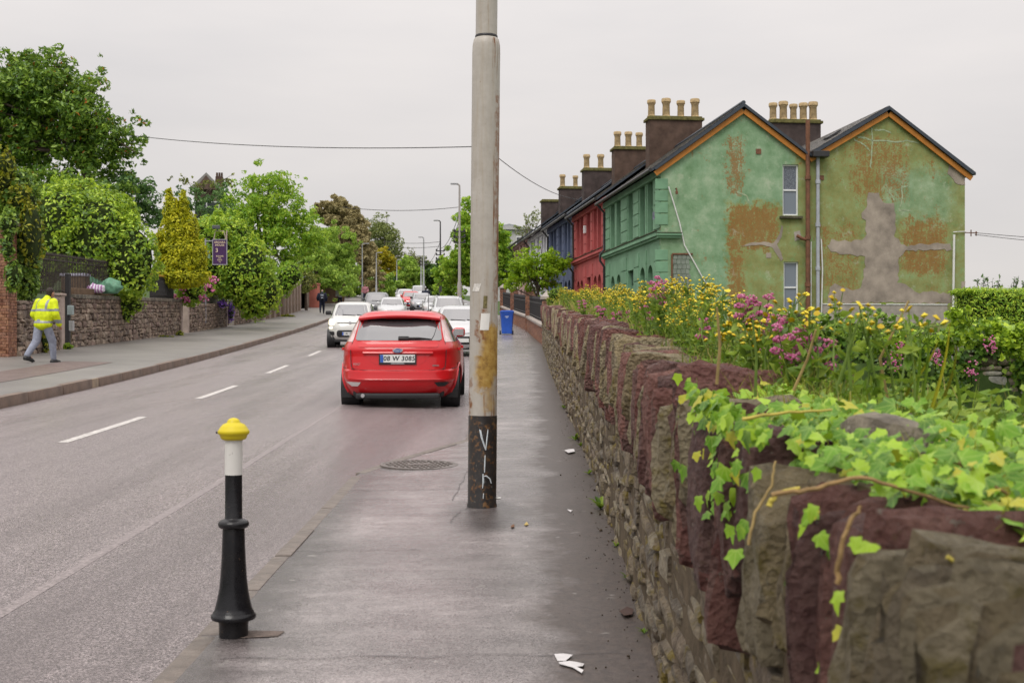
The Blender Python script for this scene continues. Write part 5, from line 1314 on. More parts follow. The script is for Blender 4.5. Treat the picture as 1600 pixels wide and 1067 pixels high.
link('lettering', text_mesh('Ford', .072, M['chrome'], .001, .35), o, (0, .0, .0125), (0, 0, 0), (1, 1.6, 1))
link('lettering', text_mesh('FOCUS', .042, M['chrome'], .0015), rc_, tuple(B.rear(-.60, .70, .006)), (PI / 2, 0, -.08))
link('lettering', text_mesh('zetec', .046, M['chrome'], .0015, .1), rc_, tuple(B.rear(.565, .685, .006)), (PI / 2, 0, .08))
m = MB(); m.bbox((.0, 0, 0), (.16, .035, .065), .012); o = m.build('wiper_base', M['trim'], rc_); o.location = B.rear(.08, 1.085, .02)
m = MB(); m.tube([B.rear(.0, 1.085, .028), B.rear(.3, 1.09, .028), B.rear(.50, 1.075, .02)], [.02, .016, .006], 6).tube([B.rear(.50, 1.07, .02), B.rear(.535, 1.13, .012), B.rear(.58, 1.30, .012)], .005, 5); m.build('rear_wiper', M['trim'], rc_)
m = MB(); m.bbox((0, -2.05, .225), (1.26, .10, .09), .03); m.build('rear_valance', M['trim'], rc_)
m = MB(); m.tube([(-.52, -1.9, .235), (-.52, -2.13, .235)], .03, 12); m.build('exhaust', M['chrome'], rc_)
m = MB(); m.lathe([(.03, 0), (.022, .02), (.006, .03), (.0035, .34), (.001, .342)], (0, 0, 0), 8); o = m.build('aerial', M['trim'], rc_); o.location = (.40, -.95, 1.478)
for wy in (-1.32, 1.32):
    for sg in (-1, 1): MB().bbox((sg * .80, wy - .37, .245), (.17, .02, .14), .008).build('mud_flap', M['trim'], rc_)
front_face(rc_, B, M['red'], .62)

M['cream'] = carpaint('pale_car_paint', (.60, .60, .57), .8, .35)
M['whitecar'] = carpaint('white_car_paint', (.50, .51, .52), .8, .35)
M['darkcar'] = carpaint('dark_car_paint', (.03, .035, .04), .9, .3)
M['greycar'] = carpaint('silver_car_paint', (.30, .31, .33), .8, .35)
def oncoming(X, Y, label, lv, paint, name='parked_car', yaw=0, lit=False, plate=None, city=False, zl=.62, **k):
    kw = dict(nr=5.0, nf=3.2); kw.update(k)
    r, B = car(name, label, street(X, Y), PI + yaw, lv, paint, pitch=-slope_at(Y), **kw); front_face(r, B, paint, zl, lit, plate, city); return r
oncoming(-5.62, 45.2, 'small off-white car with lit headlights driving towards the camera', CITY, M['cream'], 'small_car', .07, True, '141 C 106', True, .76, nf=3.6, wb=(-1.15, 1.15), wr=.29, mirrorcol=M['trim'])
oncoming(-1.60, 40.0, 'white hatchback parked directly beyond the red car', HATCH, M['whitecar'], yaw=.03)
oncoming(-3.35, 67.5, 'white four-wheel drive with roof rails parked beyond the near cars', SUV, M['whitecar'], 'off_road_car', .06, zl=.8, wr=.36, wb=(-1.35, 1.35), nf=4.0, rails=True)
oncoming(-7.5, 80, 'white car following the small oncoming car', HATCH, M['whitecar'], 'white_car', .08)
oncoming(-9.3, 88, 'dark estate car partly hidden behind the oncoming white cars', SUV, M['darkcar'], 'dark_car', .08, zl=.8, wr=.36, wb=(-1.35, 1.35))
oncoming(-7.35, 104, 'silver car parked in the far queue with black door mirrors', HATCH, M['greycar'], yaw=.1, mirrorcol=M['trim'])
oncoming(-8.85, 112, 'red car parked in the far queue behind the silver one', HATCH, M['red'], yaw=.1)
oncoming(-10.2, 122, 'pale car parked farthest left in the far queue', HATCH, M['whitecar'], yaw=.1)
oncoming(-10.0, 138, 'white van at the very back of the far queue', SUV, M['whitecar'], 'white_van', .1, zl=.8, wr=.36, wb=(-1.35, 1.35))
oncoming(-5.4, 90, 'white car parked just left of the four-wheel drive, further back', HATCH, M['whitecar'], yaw=.08)

# ------------------------------------------------------------------ people
def capsule(mb, a, b, ra, rb, flat=1.0, n=10, sides=14):
    a, b = Vector(a), Vector(b); d = (b - a); L = d.length; d.normalize(); pts = []; rad = []
    for t in np.linspace(0, PI / 2, 5)[:-1]: pts.append(a - d * ra * math.cos(t)); rad.append(max(.002, ra * math.sin(t)))
    for t in np.linspace(0, 1, n): pts.append(a + (b - a) * t); rad.append(ra + (rb - ra) * t)
    for t in np.linspace(0, PI / 2, 5)[1:]: pts.append(b + d * rb * math.sin(t)); rad.append(max(.002, rb * math.cos(t)))
    mb.tube(pts, rad, sides, True, flat)
def ellipsoid(mb, c, r, n=10, m=14):
    vs = []; fs = []
    for i in range(n + 1):
        t = PI * i / n
        for j in range(m): p = 2 * PI * j / m; vs.append((c[0] + r[0] * max(.01, math.sin(t)) * math.cos(p), c[1] + r[1] * max(.01, math.sin(t)) * math.sin(p), c[2] + r[2] * math.cos(t)))
    for i in range(n):
        for j in range(m): j2 = (j + 1) % m; fs.append((i * m + j, i * m + j2, (i + 1) * m + j2, (i + 1) * m + j))
    fs.append(tuple(range(m))); fs.append(tuple(n * m + j for j in range(m - 1, -1, -1))); mb.add(vs, fs)
def fuse(mb, name, mat, parent, vox=.014, smooth=3):
    o = mb.build(name, mat, None); r = o.modifiers.new('r', 'REMESH'); r.mode = 'VOXEL'; r.voxel_size = vox; r.use_smooth_shade = True
    s = o.modifiers.new('s', 'SMOOTH'); s.iterations = smooth; s.factor = .5
    dg = bpy.context.evaluated_depsgraph_get(); me = bpy.data.meshes.new_from_object(o.evaluated_get(dg)); me.name = name
    bpy.data.objects.remove(o); me.materials.clear(); me.materials.append(mat); return link(name, me, parent)
def shell(src, pred, off, name, mat, parent):
    me = src.data; bm = bmesh.new(); bm.from_mesh(me); bm.normal_update()
    bmesh.ops.delete(bm, geom=[f for f in bm.faces if not pred(f.calc_center_median())], context='FACES'); ns = {v: v.normal.copy() for v in bm.verts}
    for v in bm.verts: v.co += ns[v] * off
    m = bpy.data.meshes.new(name); bm.to_mesh(m); bm.free(); m.materials.clear(); m.materials.append(mat); return link(name, m, parent)
M['skin'] = plain('skin', (.38, .20, .13), .5, .4, .1, 12); M['hair'] = plain('dark_hair', (.03, .02, .015), .6, .3, .4, 60, .6, 120)
def person(label, loc, rz, top, bottom, shoe, hairm, stride=.3, s=1.0, bulky=1.0, hivis=False, bend=0.0, headtilt=0.0, vox=.016, bag=None, grey_head=False):
    """walks towards local +y"""
    p = thing('person', label, 'person', loc, rz); p.scale = (s, s, s)
    hipL, hipR = (-.095, 0, .90), (.095, 0, .90)
    anL, anR = (-.13, -stride * 1.15, .17), (.11, stride * .75, .09); knL, knR = (-.12, -stride * .22, .50), (.11, stride * .62, .50)
    sh = .19 * bulky; by = .07 + bend; neck = (0, by + .02, 1.44); head = (.015, by + .07 + headtilt, 1.595)
    shL, shR = (-sh - .01, by - .01, 1.38), (sh + .01, by - .01, 1.38); elL, elR = (-.285 * bulky, by - .07, 1.11), (.275 * bulky, by - .03, 1.10); wrL, wrR = (-.265 * bulky, by + .10, .92), (.265 * bulky, by + .10, .86)
    b = MB(); capsule(b, hipL, knL, .085, .06); capsule(b, knL, anL, .055, .04); capsule(b, hipR, knR, .085, .06); capsule(b, knR, anR, .055, .04)
    for a, dy in ((anL, -1), (anR, 1)): capsule(b, (a[0], a[1], a[2] - .04), (a[0], a[1] + .13, a[2] - .05), .04, .035)
    ellipsoid(b, (0, .0, .95), (.15, .11, .12)); capsule(b, (0, 0, 1.0), (0, by, 1.32), .125, .135); capsule(b, shL, shR, .065, .065); capsule(b, neck, (head[0], head[1] - .02, head[2] - .05), .055, .052)
    for q0, q1, q2 in ((shL, elL, wrL), (shR, elR, wrR)): capsule(b, q0, q1, .052, .042); capsule(b, q1, q2, .04, .03)
    ellipsoid(b, head, (.075, .095, .115), 14, 18); ellipsoid(b, (head[0], head[1] + .09, head[2] - .015), (.013, .022, .02)); ellipsoid(b, (head[0], head[1] + .07, head[2] - .075), (.04, .03, .025))
    for sg in (-1, 1): ellipsoid(b, (head[0] + sg * .077, head[1] - .005, head[2] - .01), (.012, .022, .033)); ellipsoid(b, (head[0] + sg * .028, head[1] + .083, head[2] + .012), (.012, .009, .008))
    for w_, e_ in ((wrL, elL), (wrR, elR)):
        d = (Vector(w_) - Vector(e_)).normalized(); w_ = Vector(w_); c = w_ + d * .055; capsule(b, w_, c, .026, .032, .7)
        for k in range(4): o = Vector((0, (k - 1.5) * .019, 0)); capsule(b, c + o, c + o + d * (.045, .055, .052, .04)[k] * .7 + Vector((-.008, .01, 0)), .0095, .009, 1, 4, 8); q = c + o + d * (.045, .055, .052, .04)[k] * .7 + Vector((-.008, .01, 0)); capsule(b, q, q + d * .02 + Vector((-.012, .012, 0)), .009, .0075, 1, 3, 8)
        capsule(b, w_ + d * .02 + Vector((0, .02, 0)), w_ + d * .06 + Vector((0, .048, 0)), .011, .009, 1, 4, 8)
    fuse(b, 'body', M['skin'], p, min(vox, .009) if hivis else vox, 2)
    # trousers
    b = MB(); g = .022
    capsule(b, hipL, knL, .098 + g * .3, .07 + g); capsule(b, knL, (anL[0], anL[1] + .01, anL[2] + .02), .068 + g, .052 + g * .6); capsule(b, hipR, knR, .098 + g * .3, .07 + g); capsule(b, knR, (anR[0], anR[1], anR[2] + .03), .068 + g, .052 + g * .6); ellipsoid(b, (0, 0, .95), (.168, .135, .14))
    tr = fuse(b, 'trousers', bottom, p, vox, 2)
    # jacket
    b = MB(); k = bulky
    ellipsoid(b, (0, by * .4, 1.05), (.215 * k, .165 * k, .30)); ellipsoid(b, (0, by * .8, 1.24), (.225 * k, .165 * k, .24)); capsule(b, (shL[0] * .9, shL[1], shL[2] - .02), (shR[0] * .9, shR[1], shR[2] - .02), .085, .085); ellipsoid(b, (0, by * .15, .88), (.21 * k, .165 * k, .14))
    for q0, q1, q2 in ((shL, elL, wrL), (shR, elR, wrR)): capsule(b, q0, q1, .088 * k, .075 * k); capsule(b, q1, Vector(q1) + (Vector(q2) - Vector(q1)) * .88, .074 * k, .062 * k)
    capsule(b, (0, by + .0, 1.43), (0, by + .03, 1.475), .085, .08)
    jk = fuse(b, 'jacket', top, p, vox, 3)
    if hivis:
        rm = plain('reflective_tape', (.24, .25, .27), .35, .6, .12, 30)
        shell(jk, lambda c: .905 < c.z < .96 or (.93 < c.z < .985 and abs(c.x) > .24), .004, 'reflective_band', rm, jk)
        shell(jk, lambda c: 1.175 < c.z < 1.23, .004, 'reflective_band', rm, jk)
        shell(jk, lambda c: 1.23 <= c.z < 1.5 and (.125 < abs(c.x) < .165) , .004, 'reflective_strap', rm, jk)
    for a, nm in ((anL, 0), (anR, 1)):
        b = MB(); lift = .55 if nm == 0 else 0.0
        capsule(b, (a[0], a[1] - .03, a[2] - .045), (a[0], a[1] + .06, a[2] - .04), .058, .055); capsule(b, (a[0], a[1] + .05, a[2] - .055), (a[0], a[1] + .17, a[2] - .06 - lift * .08), .05, .045); b.box((a[0], a[1] + .07, a[2] - .082 - lift * .03), (.09, .29, .03), 0, -lift * .3)
        fuse(b, 'shoe', shoe, p, .012, 2)
    b = MB()
    if not grey_head:
        ellipsoid(b, (head[0], head[1] - .018, head[2] + .03), (.083, .095, .10), 14, 18); ellipsoid(b, (head[0], head[1] - .05, head[2] - .03), (.07, .06, .08))
    else: ellipsoid(b, (head[0], head[1] - .04, head[2] - .03), (.082, .07, .06))
    fuse(b, 'hair', hairm, p, .012, 2)
    if bag:
        m = MB(); m.bbox((0, by - .25, 1.18), (.30, .18, .42), .06).bbox((0, by - .35, 1.10), (.22, .08, .2), .03); bo = m.build('backpack', bag, p, 60)
        MB().box((0, by - .342, 1.29), (.2, .006, .05)).box((0, by - .393, 1.1), (.15, .006, .04)).build('backpack_mark', M['print'], bo)
    return p
M['hivis'] = plain('fluorescent_yellow_fabric', (.60, .70, .01), .6, .3, .22, 9, 1.0, 14)
M['jeans'] = plain('faded_grey_trousers', (.25, .27, .34), .8, .2, .25, 9, 1.0, 16)
X, Y = -10.93, 29.8
person('walking person in a fluorescent yellow reflective jacket and grey trousers, head bowed', (X, Y, float(left_z(X, Y)) - .02), -.42, M['hivis'], M['jeans'], plain('black_shoes', (.02, .02, .022), .5), M['hair'], .30, 1.03, 1.1, True, .05, .04)
navy = plain('navy_cloth', (.015, .018, .035), .8, .2, .3, 9, .3, 30)
X, Y = -13.65, 92.
person('bald person in dark clothes with a backpack walking away on the left footpath', (X, Y, float(left_z(X, Y)) + .04), .15, navy, navy, M['trim'], plain('grey_hair', (.2, .18, .16), .7), .16, 1.0, 1.15, False, 0, 0, .03, plain('dark_backpack', (.02, .02, .03), .7), True)
X, Y = -15.2, 113.
person('person in a pale grey hooded top far up the left footpath', (X, Y, float(left_z(X, Y)) + .02), PI, plain('pale_grey_cloth', (.42, .43, .46), .8, .2, .1), navy, M['trim'], M['hair'], .14, 1., 1.1, False, 0, 0, .03)
X, Y = -14.8, 129.
person('tiny dark-haired person beside the nearest left lamp post in the distance', (X, Y, float(left_z(X, Y)) + .02), PI, plain('pink_cloth', (.35, .16, .18), .8, .2, .1), navy, M['trim'], M['hair'], .14, 1., 1.1, False, 0, 0, .03)
X, Y = -7.25, 108.
person('person in black leaning out between the far parked cars', (X, Y, float(pz(Y)) + .05), .2, navy, navy, M['trim'], M['hair'], .14, 1.06, 1.15, False, .1, .05, .03)

# ------------------------------------------------------------------ lamp posts, wires, sign
M['galv'] = plain('galvanised_steel', (.30, .31, .32), .5, .5, .2, 5)
def m_rustpost():
    t = NT('rusting_post', .7, .3); z = t.xyz()[2]; n = t.noise(4, 6, .7); f = t.math('ADD', t.math('MULTIPLY', n, 2.2), t.math('MULTIPLY', z, -.55))
    t.color(t.mix(t.ramp(f, [(.1, 0.), (.4, 1.)]), (.33, .31, .29), (.24, .09, .035))); return t.m
M['rustpost'] = m_rustpost()
def lamp(x, ytop, Y, side, label, mat, r=.075, zb=None, cross=False, elbow=.12):
    X = atx(x, Y); z0 = float(road_z(X, Y)) + .1; H = atz(ytop, Y) - z0; r *= .72
    p = thing('street_lamp', label, 'street lamp', (X, Y, z0)); m = MB()
    m.lathe([(r * 1.5, -.2), (r * 1.5, H * .28), (r * 1.0, H * .3), (r * .62, H - .25)], (0, 0, 0), 12, False); m.tube([(0, 0, H - .3), (0, 0, H - .08), (side * .1, 0, H), (side * elbow, 0, H + .03)], r * .6, 8); m.build('post', mat, p, True)
    MB().bbox((side * (elbow + .2), 0, H + .02), (.42, .2, .09), .03).build('lamp_head', M['galv'], p)
    if cross:
        m = MB()
        for k in range(3): m.box((0, -.02, H * .58 + k * .32), (.7, .07, .07)); [m.lathe([(.05, 0), (.065, .05), (.03, .13)], (sx * .3, -.02, H * .58 + k * .32 + .03), 8) for sx in (-1, 1)]
        m.build('cable_brackets', M['iron'], p)
    return p
lamp(566, 381, 130, 1, 'nearest street lamp on the left side, left of the yellow tree', M['galv'], .10, elbow=.3)
lamp(588, 395, 152, 1, 'street lamp in front of the yellow-flowering tree on the left', M['galv'], .11, elbow=.3)
lamp(620, 406, 188, 1, 'farthest street lamp on the left side of the road', M['galv'], .12, elbow=.3)
lamp(718, 288, 75, -1, 'street lamp with rusted lower post on the right, left of the big pole', M['rustpost'], .12, cross=True)
lamp(688, 345, 100, -1, 'street lamp carrying a bundle of cable brackets, second on the right', M['iron'], .11, cross=True)
lamp(662, 371, 126, -1, 'third street lamp on the right, above the far parked cars', M['galv'], .13, cross=True)
lamp(658, 400, 155, -1, 'smallest and farthest street lamp on the right side', M['galv'], .13)
X, Y = atx(757, 40), 40; up_ = thing('utility_pole', 'slim dark timber cable pole standing directly behind the big cream pole', 'pole', (X, Y, float(right_z(X, Y)))); H = atz(222, 40) - float(right_z(X, Y))
MB().lathe([(.11, -.2), (.085, H)], (0, 0, 0), 12).build('post', M['brownwood'], up_, True); MB().box((0, 0, H - .25), (.5, .08, .08)).build('crossarm', M['brownwood'], up_)
def wire(name, label, a, b, sag=.3, r=.012):
    a, b = Vector(a), Vector(b); pts = [a + (b - a) * t - Vector((0, 0, sag * 4 * t * (1 - t))) for t in np.linspace(0, 1, 17)]
    o = MB().tube(pts, r, 5).build(name, M['iron'], None, True); tag(o, label, 'cable'); return o
wire('overhead_cable', 'long thin overhead cable from the big left tree to the pole', at(205, 212, 60), (X, Y, atz(229, 40)), .25, .016)
wire('overhead_cable', 'thin cable dropping from the pole to the terrace roofs', (X, Y, atz(229, 40)), at(905, 312, 62), .35, .014)
wire('overhead_cable', 'level cable from the brown tree to the right-hand lamp with rusted post', at(535, 324, 80), at(716, 324, 75), .2, .018)
wire('overhead_cable', 'upper of the two far cables above the parked cars', at(600, 377, 110), at(687, 378, 100), .15, .018)
wire('overhead_cable', 'lower of the two far cables above the parked cars', at(600, 384, 110), at(687, 385, 100), .15, .018)
wire('overhead_cable', 'slack cable from the rusted lamp down to the second lamp, outer', at(717, 335, 75), at(688, 388, 100), .5, .018)
wire('overhead_cable', 'slack cable from the rusted lamp down to the second lamp, inner', at(716, 350, 75), at(689, 395, 100), .4, .018)
wire('overhead_cable', 'slack cable from the second right lamp to the third', at(687, 380, 100), at(662, 412, 126), .6, .02)
e = h0.matrix_basis @ Vector((gp(1513, 364)[0] + .2, -.04, gp(1513, 364)[1]))
wire('service_cable', 'upper thin cable leaving the right-hand gable towards the frame edge', e, e + Vector((16, -3, -.8)), .25, .010)
wire('service_cable', 'lower thin cable leaving the right-hand gable towards the frame edge', e + Vector((0, 0, -.06)), e + Vector((16, -3, -1.15)), .3, .010)
o = MB().tube([at(1503, 475, 38), at(1545, 486, 37.4), at(1600, 500, 36.8), at(1660, 517, 36.2)], .03, 6).build('rope', plain('yellow_rope', (.55, .42, .02), .7)); tag(o, 'yellow rope slanting in front of the clipped hedge', 'rope')

sX, sY = atx(343.5, 58), 58; sz = atz(394, 58)
sg_ = thing('hanging_sign', 'dark purple hanging guesthouse sign with pale lettering in front of the rounded hedge', 'sign', (sX, sY, sz), .05)
M['purple'] = plain('purple_board', (.055, .018, .085), .45, .4, .12, 4); M['cream_'] = plain('cream_letters', (.62, .50, .36), .6); M['grey_f'] = plain('grey_sign_frame', (.30, .29, .33), .5)
MB().bbox((0, 0, 0), (.60, .05, 1.10), .012).build('board', M['purple'], sg_)
MB().box((-.315, 0, 0), (.035, .07, 1.16)).box((.315, 0, 0), (.035, .07, 1.16)).box((0, 0, .565), (.594, .07, .035)).box((0, 0, -.565), (.594, .07, .035)).build('frame', M['grey_f'], sg_)
for tx, s, zz, xx in (('ARDARA', .128, .44, 0), ('HOUSE', .128, .31, 0), ('3', .25, .07, -.13), ('ROOMS', .095, -.19, 0), ('EN', .085, -.275, 0), ('SUITE', .085, -.36, 0), ('TV', .085, -.455, 0)):
    link('lettering', text_mesh(tx, s, M['cream_'], .003), sg_, (xx, -.03, zz), (PI / 2, 0, 0))
MB().tube([(-.27, 0, .58), (-.2, 0, .95), (.18, 0, .95), (.27, 0, .58)], .022, 6).build('hanger', M['pinkpost'], sg_)
MB().tube([(.3, 0, .5), (.31, 0, .98)], .03, 6).build('side_bar', M['pinkpost'], sg_)
MB().tube([(-.65, .1, .5), (-.3, 0, .5)], .025, 6).tube([(-.66, .1, .62), (-.66, .1, -3.2)], .035, 8).build('bracket_post', M['grey_f'], sg_)
MB().bbox((-.16, -.05, 1.12), (.34, .2, .17), .03).build('lamp', M['dgrey'], sg_); MB().tube([(-.1, 0, .95), (-.12, -.02, 1.06)], .02, 6).build('lamp_arm', M['dgrey'], sg_)
ns = MB().bbox((0, 0, 0), (.26, .03, .36), .01).build('notice_board', plain('green_notice', (.22, .36, .26), .5)); ns.location = at(324, 398, 58.3); tag(ns, 'small pale green notice plate on the post beside the purple sign', 'notice')
# houses on the rise and beyond
def far_house(x, y, Y, w, d, hw_, label, wallc, roofc, rz, chim=True):
    b = at(x, y, Y); h = thing('far_house', label, 'house', (b.x, b.y, b.z - 9), rz); hh = 9
    MB().box((0, 0, hh / 2), (w, d, hh)).build('wall', wallc, h)
    m = MB(); m.add([(-w / 2 - .3, -d / 2 - .3, hh - .1), (w / 2 + .3, -d / 2 - .3, hh - .1), (w / 2 + .3, d / 2 + .3, hh - .1), (-w / 2 - .3, d / 2 + .3, hh - .1), (0, -d / 2 - .3, hh + hw_), (0, d / 2 + .3, hh + hw_)], [(0, 1, 4), (1, 2, 5, 4), (2, 3, 5), (3, 0, 4, 5), (3, 2, 1, 0)]); m.build('roof', roofc, h)
    MB().prism([(-w / 2 + .05, hh - .15), (w / 2 - .05, hh - .15), (0, hh + hw_ - .2)], lambda a, b_, d_: (a, d_, b_), -d / 2 - .34, -d / 2 - .305).build('gable', wallc, h)
    for sx in (-.25, .25): f = MB().box((sx * w, -d / 2 - .03, hh - 1.6), (.9, .06, 1.3)).build('window', M['upvc'], h); MB().box((sx * w, -d / 2 - .065, hh - 1.6), (.76, .02, 1.15)).build('pane', M['glass'], f)
    if chim:
        c = MB().bbox((w * .42, 0, hh + hw_ * .55), (w * .3, .6, hw_ * .8), .03).build('chimney', M['brownstack'], h)
        for k in range(3): MB().lathe([(.08, 0), (.07, .3)], (w * .42 + (k - 1) * w * .1, 0, hh + hw_ * .95), 10).build('chimney_pot', M['brownstack'], c)
far_house(327, 298, 92, 1.7, 3.2, 1.05, 'brown gabled house roof peeping above the trees on the left', plain('brown_render_far', (.10, .065, .05), .9), plain('pale_roof', (.22, .21, .20), .8), .12)
far_house(790, 362, 150, 5, 8, .5, 'pale grey flat-looking building behind the trees right of the pole', plain('pale_render_far', (.42, .42, .42), .9), plain('pale_slab_roof', (.30, .32, .34), .8), .1, False)

# ------------------------------------------------------------------ leaves
FD = 2.1
def unit(v): return v / np.maximum(1e-9, np.linalg.norm(v, axis=1, keepdims=True))
def leaf_arrays(P, N, size, r, asp=.5, spread=.7, up=.25, hang=0.0):
    n = len(P); N = unit(N + r.normal(size=(n, 3)) * spread + np.array([0, 0, up])); q = r.normal(size=(n, 3)); q[:, 2] -= hang
    T = unit(q - N * (q * N).sum(1, keepdims=True)); B = np.cross(N, T); s = (size * r.uniform(.6, 1.35, n))[:, None]
    b = P - T * s * .5; t = P + T * s * .5 - N * s * .08; l = P - T * s * .05 + B * s * asp * .5 + N * s * .06; rr = P - T * s * .05 - B * s * asp * .5 + N * s * .06
    V = np.stack([b, rr, t, l], 1).reshape(-1, 3); i = np.arange(n)[:, None] * 4; return V, np.concatenate([i + [0, 1, 2], i + [0, 2, 3]], 0)
def merge(parts):
    Vs, Ts, o = [], [], 0
    for V, T in parts: Vs.append(V); Ts.append(T + o); o += len(V)
    return np.concatenate(Vs), np.concatenate(Ts)
def blob_pts(c, rad, n, r, inner=.8):
    d = unit(r.normal(size=(n, 3))); k = r.uniform(inner, 1.06, n)[:, None]; return np.asarray(c) + d * k * np.asarray(rad), unit(d / np.asarray(rad))
def crown_blobs(ells, nb, r, br=(.24, .42)):
    out = []; tot = sum(e[1][0] * e[1][2] for e in ells)
    for c, rad in ells:
        c, rad = np.asarray(c, float), np.asarray(rad, float); k = max(4, int(nb * rad[0] * rad[2] / tot))
        for _ in range(k):
            d = unit(r.normal(size=(1, 3)))[0]; s = r.uniform(.45, .98); b = r.uniform(*br) * min(rad); p = c + d * np.maximum(rad - b * .75, .1) * s
            if r.random() < .3: b *= .55; p = c + d * rad * r.uniform(.88, 1.03)
            out.append((p, np.array([b, b, b * r.uniform(.6, .85)])))
    return out
def foliage(blobs, dens, size, r, asp=.5, spread=.7, up=.25, hang=0.0, inner=.75):
    out = []
    for c, rad in blobs:
        n = max(6, int(dens * FD * 4 * PI * rad[0] * rad[2])); P, N = blob_pts(c, rad, n, r, inner); out.append(leaf_arrays(P, N, size, r, asp, spread, up, hang))
    return merge(out)
def obj_np(name, V, T, mat, parent, org=(0, 0, 0)): return link(name, np_mesh(name, V - np.asarray(org), T, mat), parent)
M['bark'] = plain('tree_bark', (.085, .065, .05), .9, .2, .35, 6, .8, 30)
M['greybark'] = plain('grey_bark', (.16, .14, .12), .9, .2, .3, 6, .8, 30)
def px_ell(els, Y, dk=.85, maxd=4.5):
    out = []
    for x, y, rx, ry, *dy in els:
        yy = Y + (dy[0] if dy else 0); c = at(x, y, yy); s = yy / F; out.append((c, (rx * s, min(maxd, max(rx, ry) * s * dk), ry * s)))
    return out
def tree(name, label, cat, Y, els, base, mat, leaf=.22, dens=16, nb=60, trunk=.22, asp=.5, group=None, br=(.24, .42), limbs=14, bark='bark', spread=.7, hang=0.0, zbase=None, seed=1, core=None, up=.25, inner=.75):
    r = np.random.default_rng(seed); ells = px_ell(els, Y); blobs = crown_blobs(ells, nb, r, br)
    bx, by = base; b = at(bx, by, Y); t = thing(name, label, cat, b, 0, group); org = np.array(b)
    V, T = foliage(blobs, dens, leaf, r, asp, spread, up, hang, inner); obj_np('crown', V, T, mat, t, org)
    top = max(c[2] + rad[2] * .4 for c, rad in ells); fork = b.z + (min(c[2] - rad[2] for c, rad in ells) - b.z) * .8 + .2; fork = max(fork, b.z + .3)
    cx = np.mean([c[0] for c, _ in ells]); m = MB(); pts = [(b.x, b.y, b.z - .6)]
    for f in np.linspace(.15, 1, 6): pts.append((b.x + (cx - b.x) * f * .6 + r.normal() * trunk * .3, b.y + r.normal() * trunk * .3, b.z + (top - b.z) * f * .78))
    m.tube(pts, list(np.linspace(trunk * 1.15, trunk * .25, 7)), 9); m.build('trunk', M[bark], t, True, org=org)
    m = MB(); idx = r.permutation(len(blobs))[:limbs]
    for i in idx:
        c = blobs[i][0]; k = r.uniform(.3, .75); s = Vector(pts[int(1 + k * 5)]); e = Vector(c); mid = s.lerp(e, .5) + Vector((r.normal() * .15, r.normal() * .15, .15 * (e - s).length * .5)); m.tube([s, mid, e], [trunk * .4, trunk * .25, trunk * .07], 6)
    if limbs: m.build('limbs', M[bark], t, True, org=org)
    return t
def hedge(name, label, cat, els, Y, base, mat, leaf=.1, dens=90, nb=90, seed=3, br=(.2, .34), group=None, corem=None, sprig=.35, corecol=(.02, .03, .01), asp=.5, shell=True, dk=.85, hang=0.0, maxd=2.5, spread=.6, up=.3):
    """a shrub or hedge that reads as one mass: leafy shell of many small clumps over a twiggy core"""
    r = np.random.default_rng(seed); ells = px_ell(els, Y, dk, maxd); b = at(base[0], base[1], Y); t = thing(name, label, cat, b, 0, group); org = np.array(b); blobs = []; parts = []
    tot = sum(e[1][0] * e[1][2] for e in ells)
    for c, rad in ells:
        c, rad = np.asarray(c), np.asarray(rad)
        for _ in range(max(8, int(nb * rad[0] * rad[2] / tot))):
            d = unit(r.normal(size=(1, 3)))[0]; s = r.uniform(*br) * min(rad); s *= r.uniform(.5, 1.15); blobs.append((c + d * (rad - s * .6) * r.uniform(.9, 1.08), np.array([s, s, s * .8])))
        n = int(dens * FD * rad[0] * rad[2] * 8); P, N = blob_pts(c, rad * .93, n, r, .86); parts.append(leaf_arrays(P, N, leaf, r, asp, spread, up, hang))
    for _ in range(int(nb * sprig)):
        c, rad = ells[r.integers(len(ells))]; c, rad = np.asarray(c), np.asarray(rad); d = unit(r.normal(size=(1, 3)) + [0, 0, .35])[0]; s = br[0] * min(rad) * r.uniform(.5, 1.0); blobs.append((c + d * rad * r.uniform(1.0, 1.13), np.array([s * .45, s * .45, s * 1.25])))
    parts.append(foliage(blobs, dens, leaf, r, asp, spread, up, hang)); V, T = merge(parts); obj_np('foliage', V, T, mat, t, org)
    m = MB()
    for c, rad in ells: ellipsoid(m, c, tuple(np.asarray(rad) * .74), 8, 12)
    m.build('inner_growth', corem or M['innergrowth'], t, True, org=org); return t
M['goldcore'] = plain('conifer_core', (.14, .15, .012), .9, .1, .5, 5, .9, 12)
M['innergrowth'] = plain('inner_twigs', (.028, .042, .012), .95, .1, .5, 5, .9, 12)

L = {}
L['bay'] = leafmat('broadleaf_dark', (0.0383, 0.0899, 0.0174), (0.108, 0.215, 0.027), (0.288, 0.428, 0.054), .28, .38, .9, (.988, (0.533, 0.127, 0.0285)))
L['laurel'] = leafmat('laurel_leaf', (0.0506, 0.109, 0.018), (0.196, 0.338, 0.0315), (0.554, 0.72, 0.0673), .33, .35, .8)
L['bright'] = leafmat('fresh_leaf', (0.0921, 0.204, 0.0179), (0.22, 0.423, 0.0323), (0.479, 0.63, 0.0718), .42, .42, .8)
L['gold'] = leafmat('golden_conifer_leaf', (.17, .23, .01), (.42, .45, .016), (.70, .66, .025), .32, .55, 1.6)
L['lawn'] = leafmat('privet_leaf', (0.0691, 0.164, 0.018), (0.23, 0.41, 0.0358), (0.554, 0.693, 0.0673), .35, .45, .8)
L['bluegreen'] = leafmat('blue_green_leaf', (0.032, 0.0793, 0.0257), (0.0799, 0.174, 0.05), (0.178, 0.302, 0.0856), .3, .5, .8)
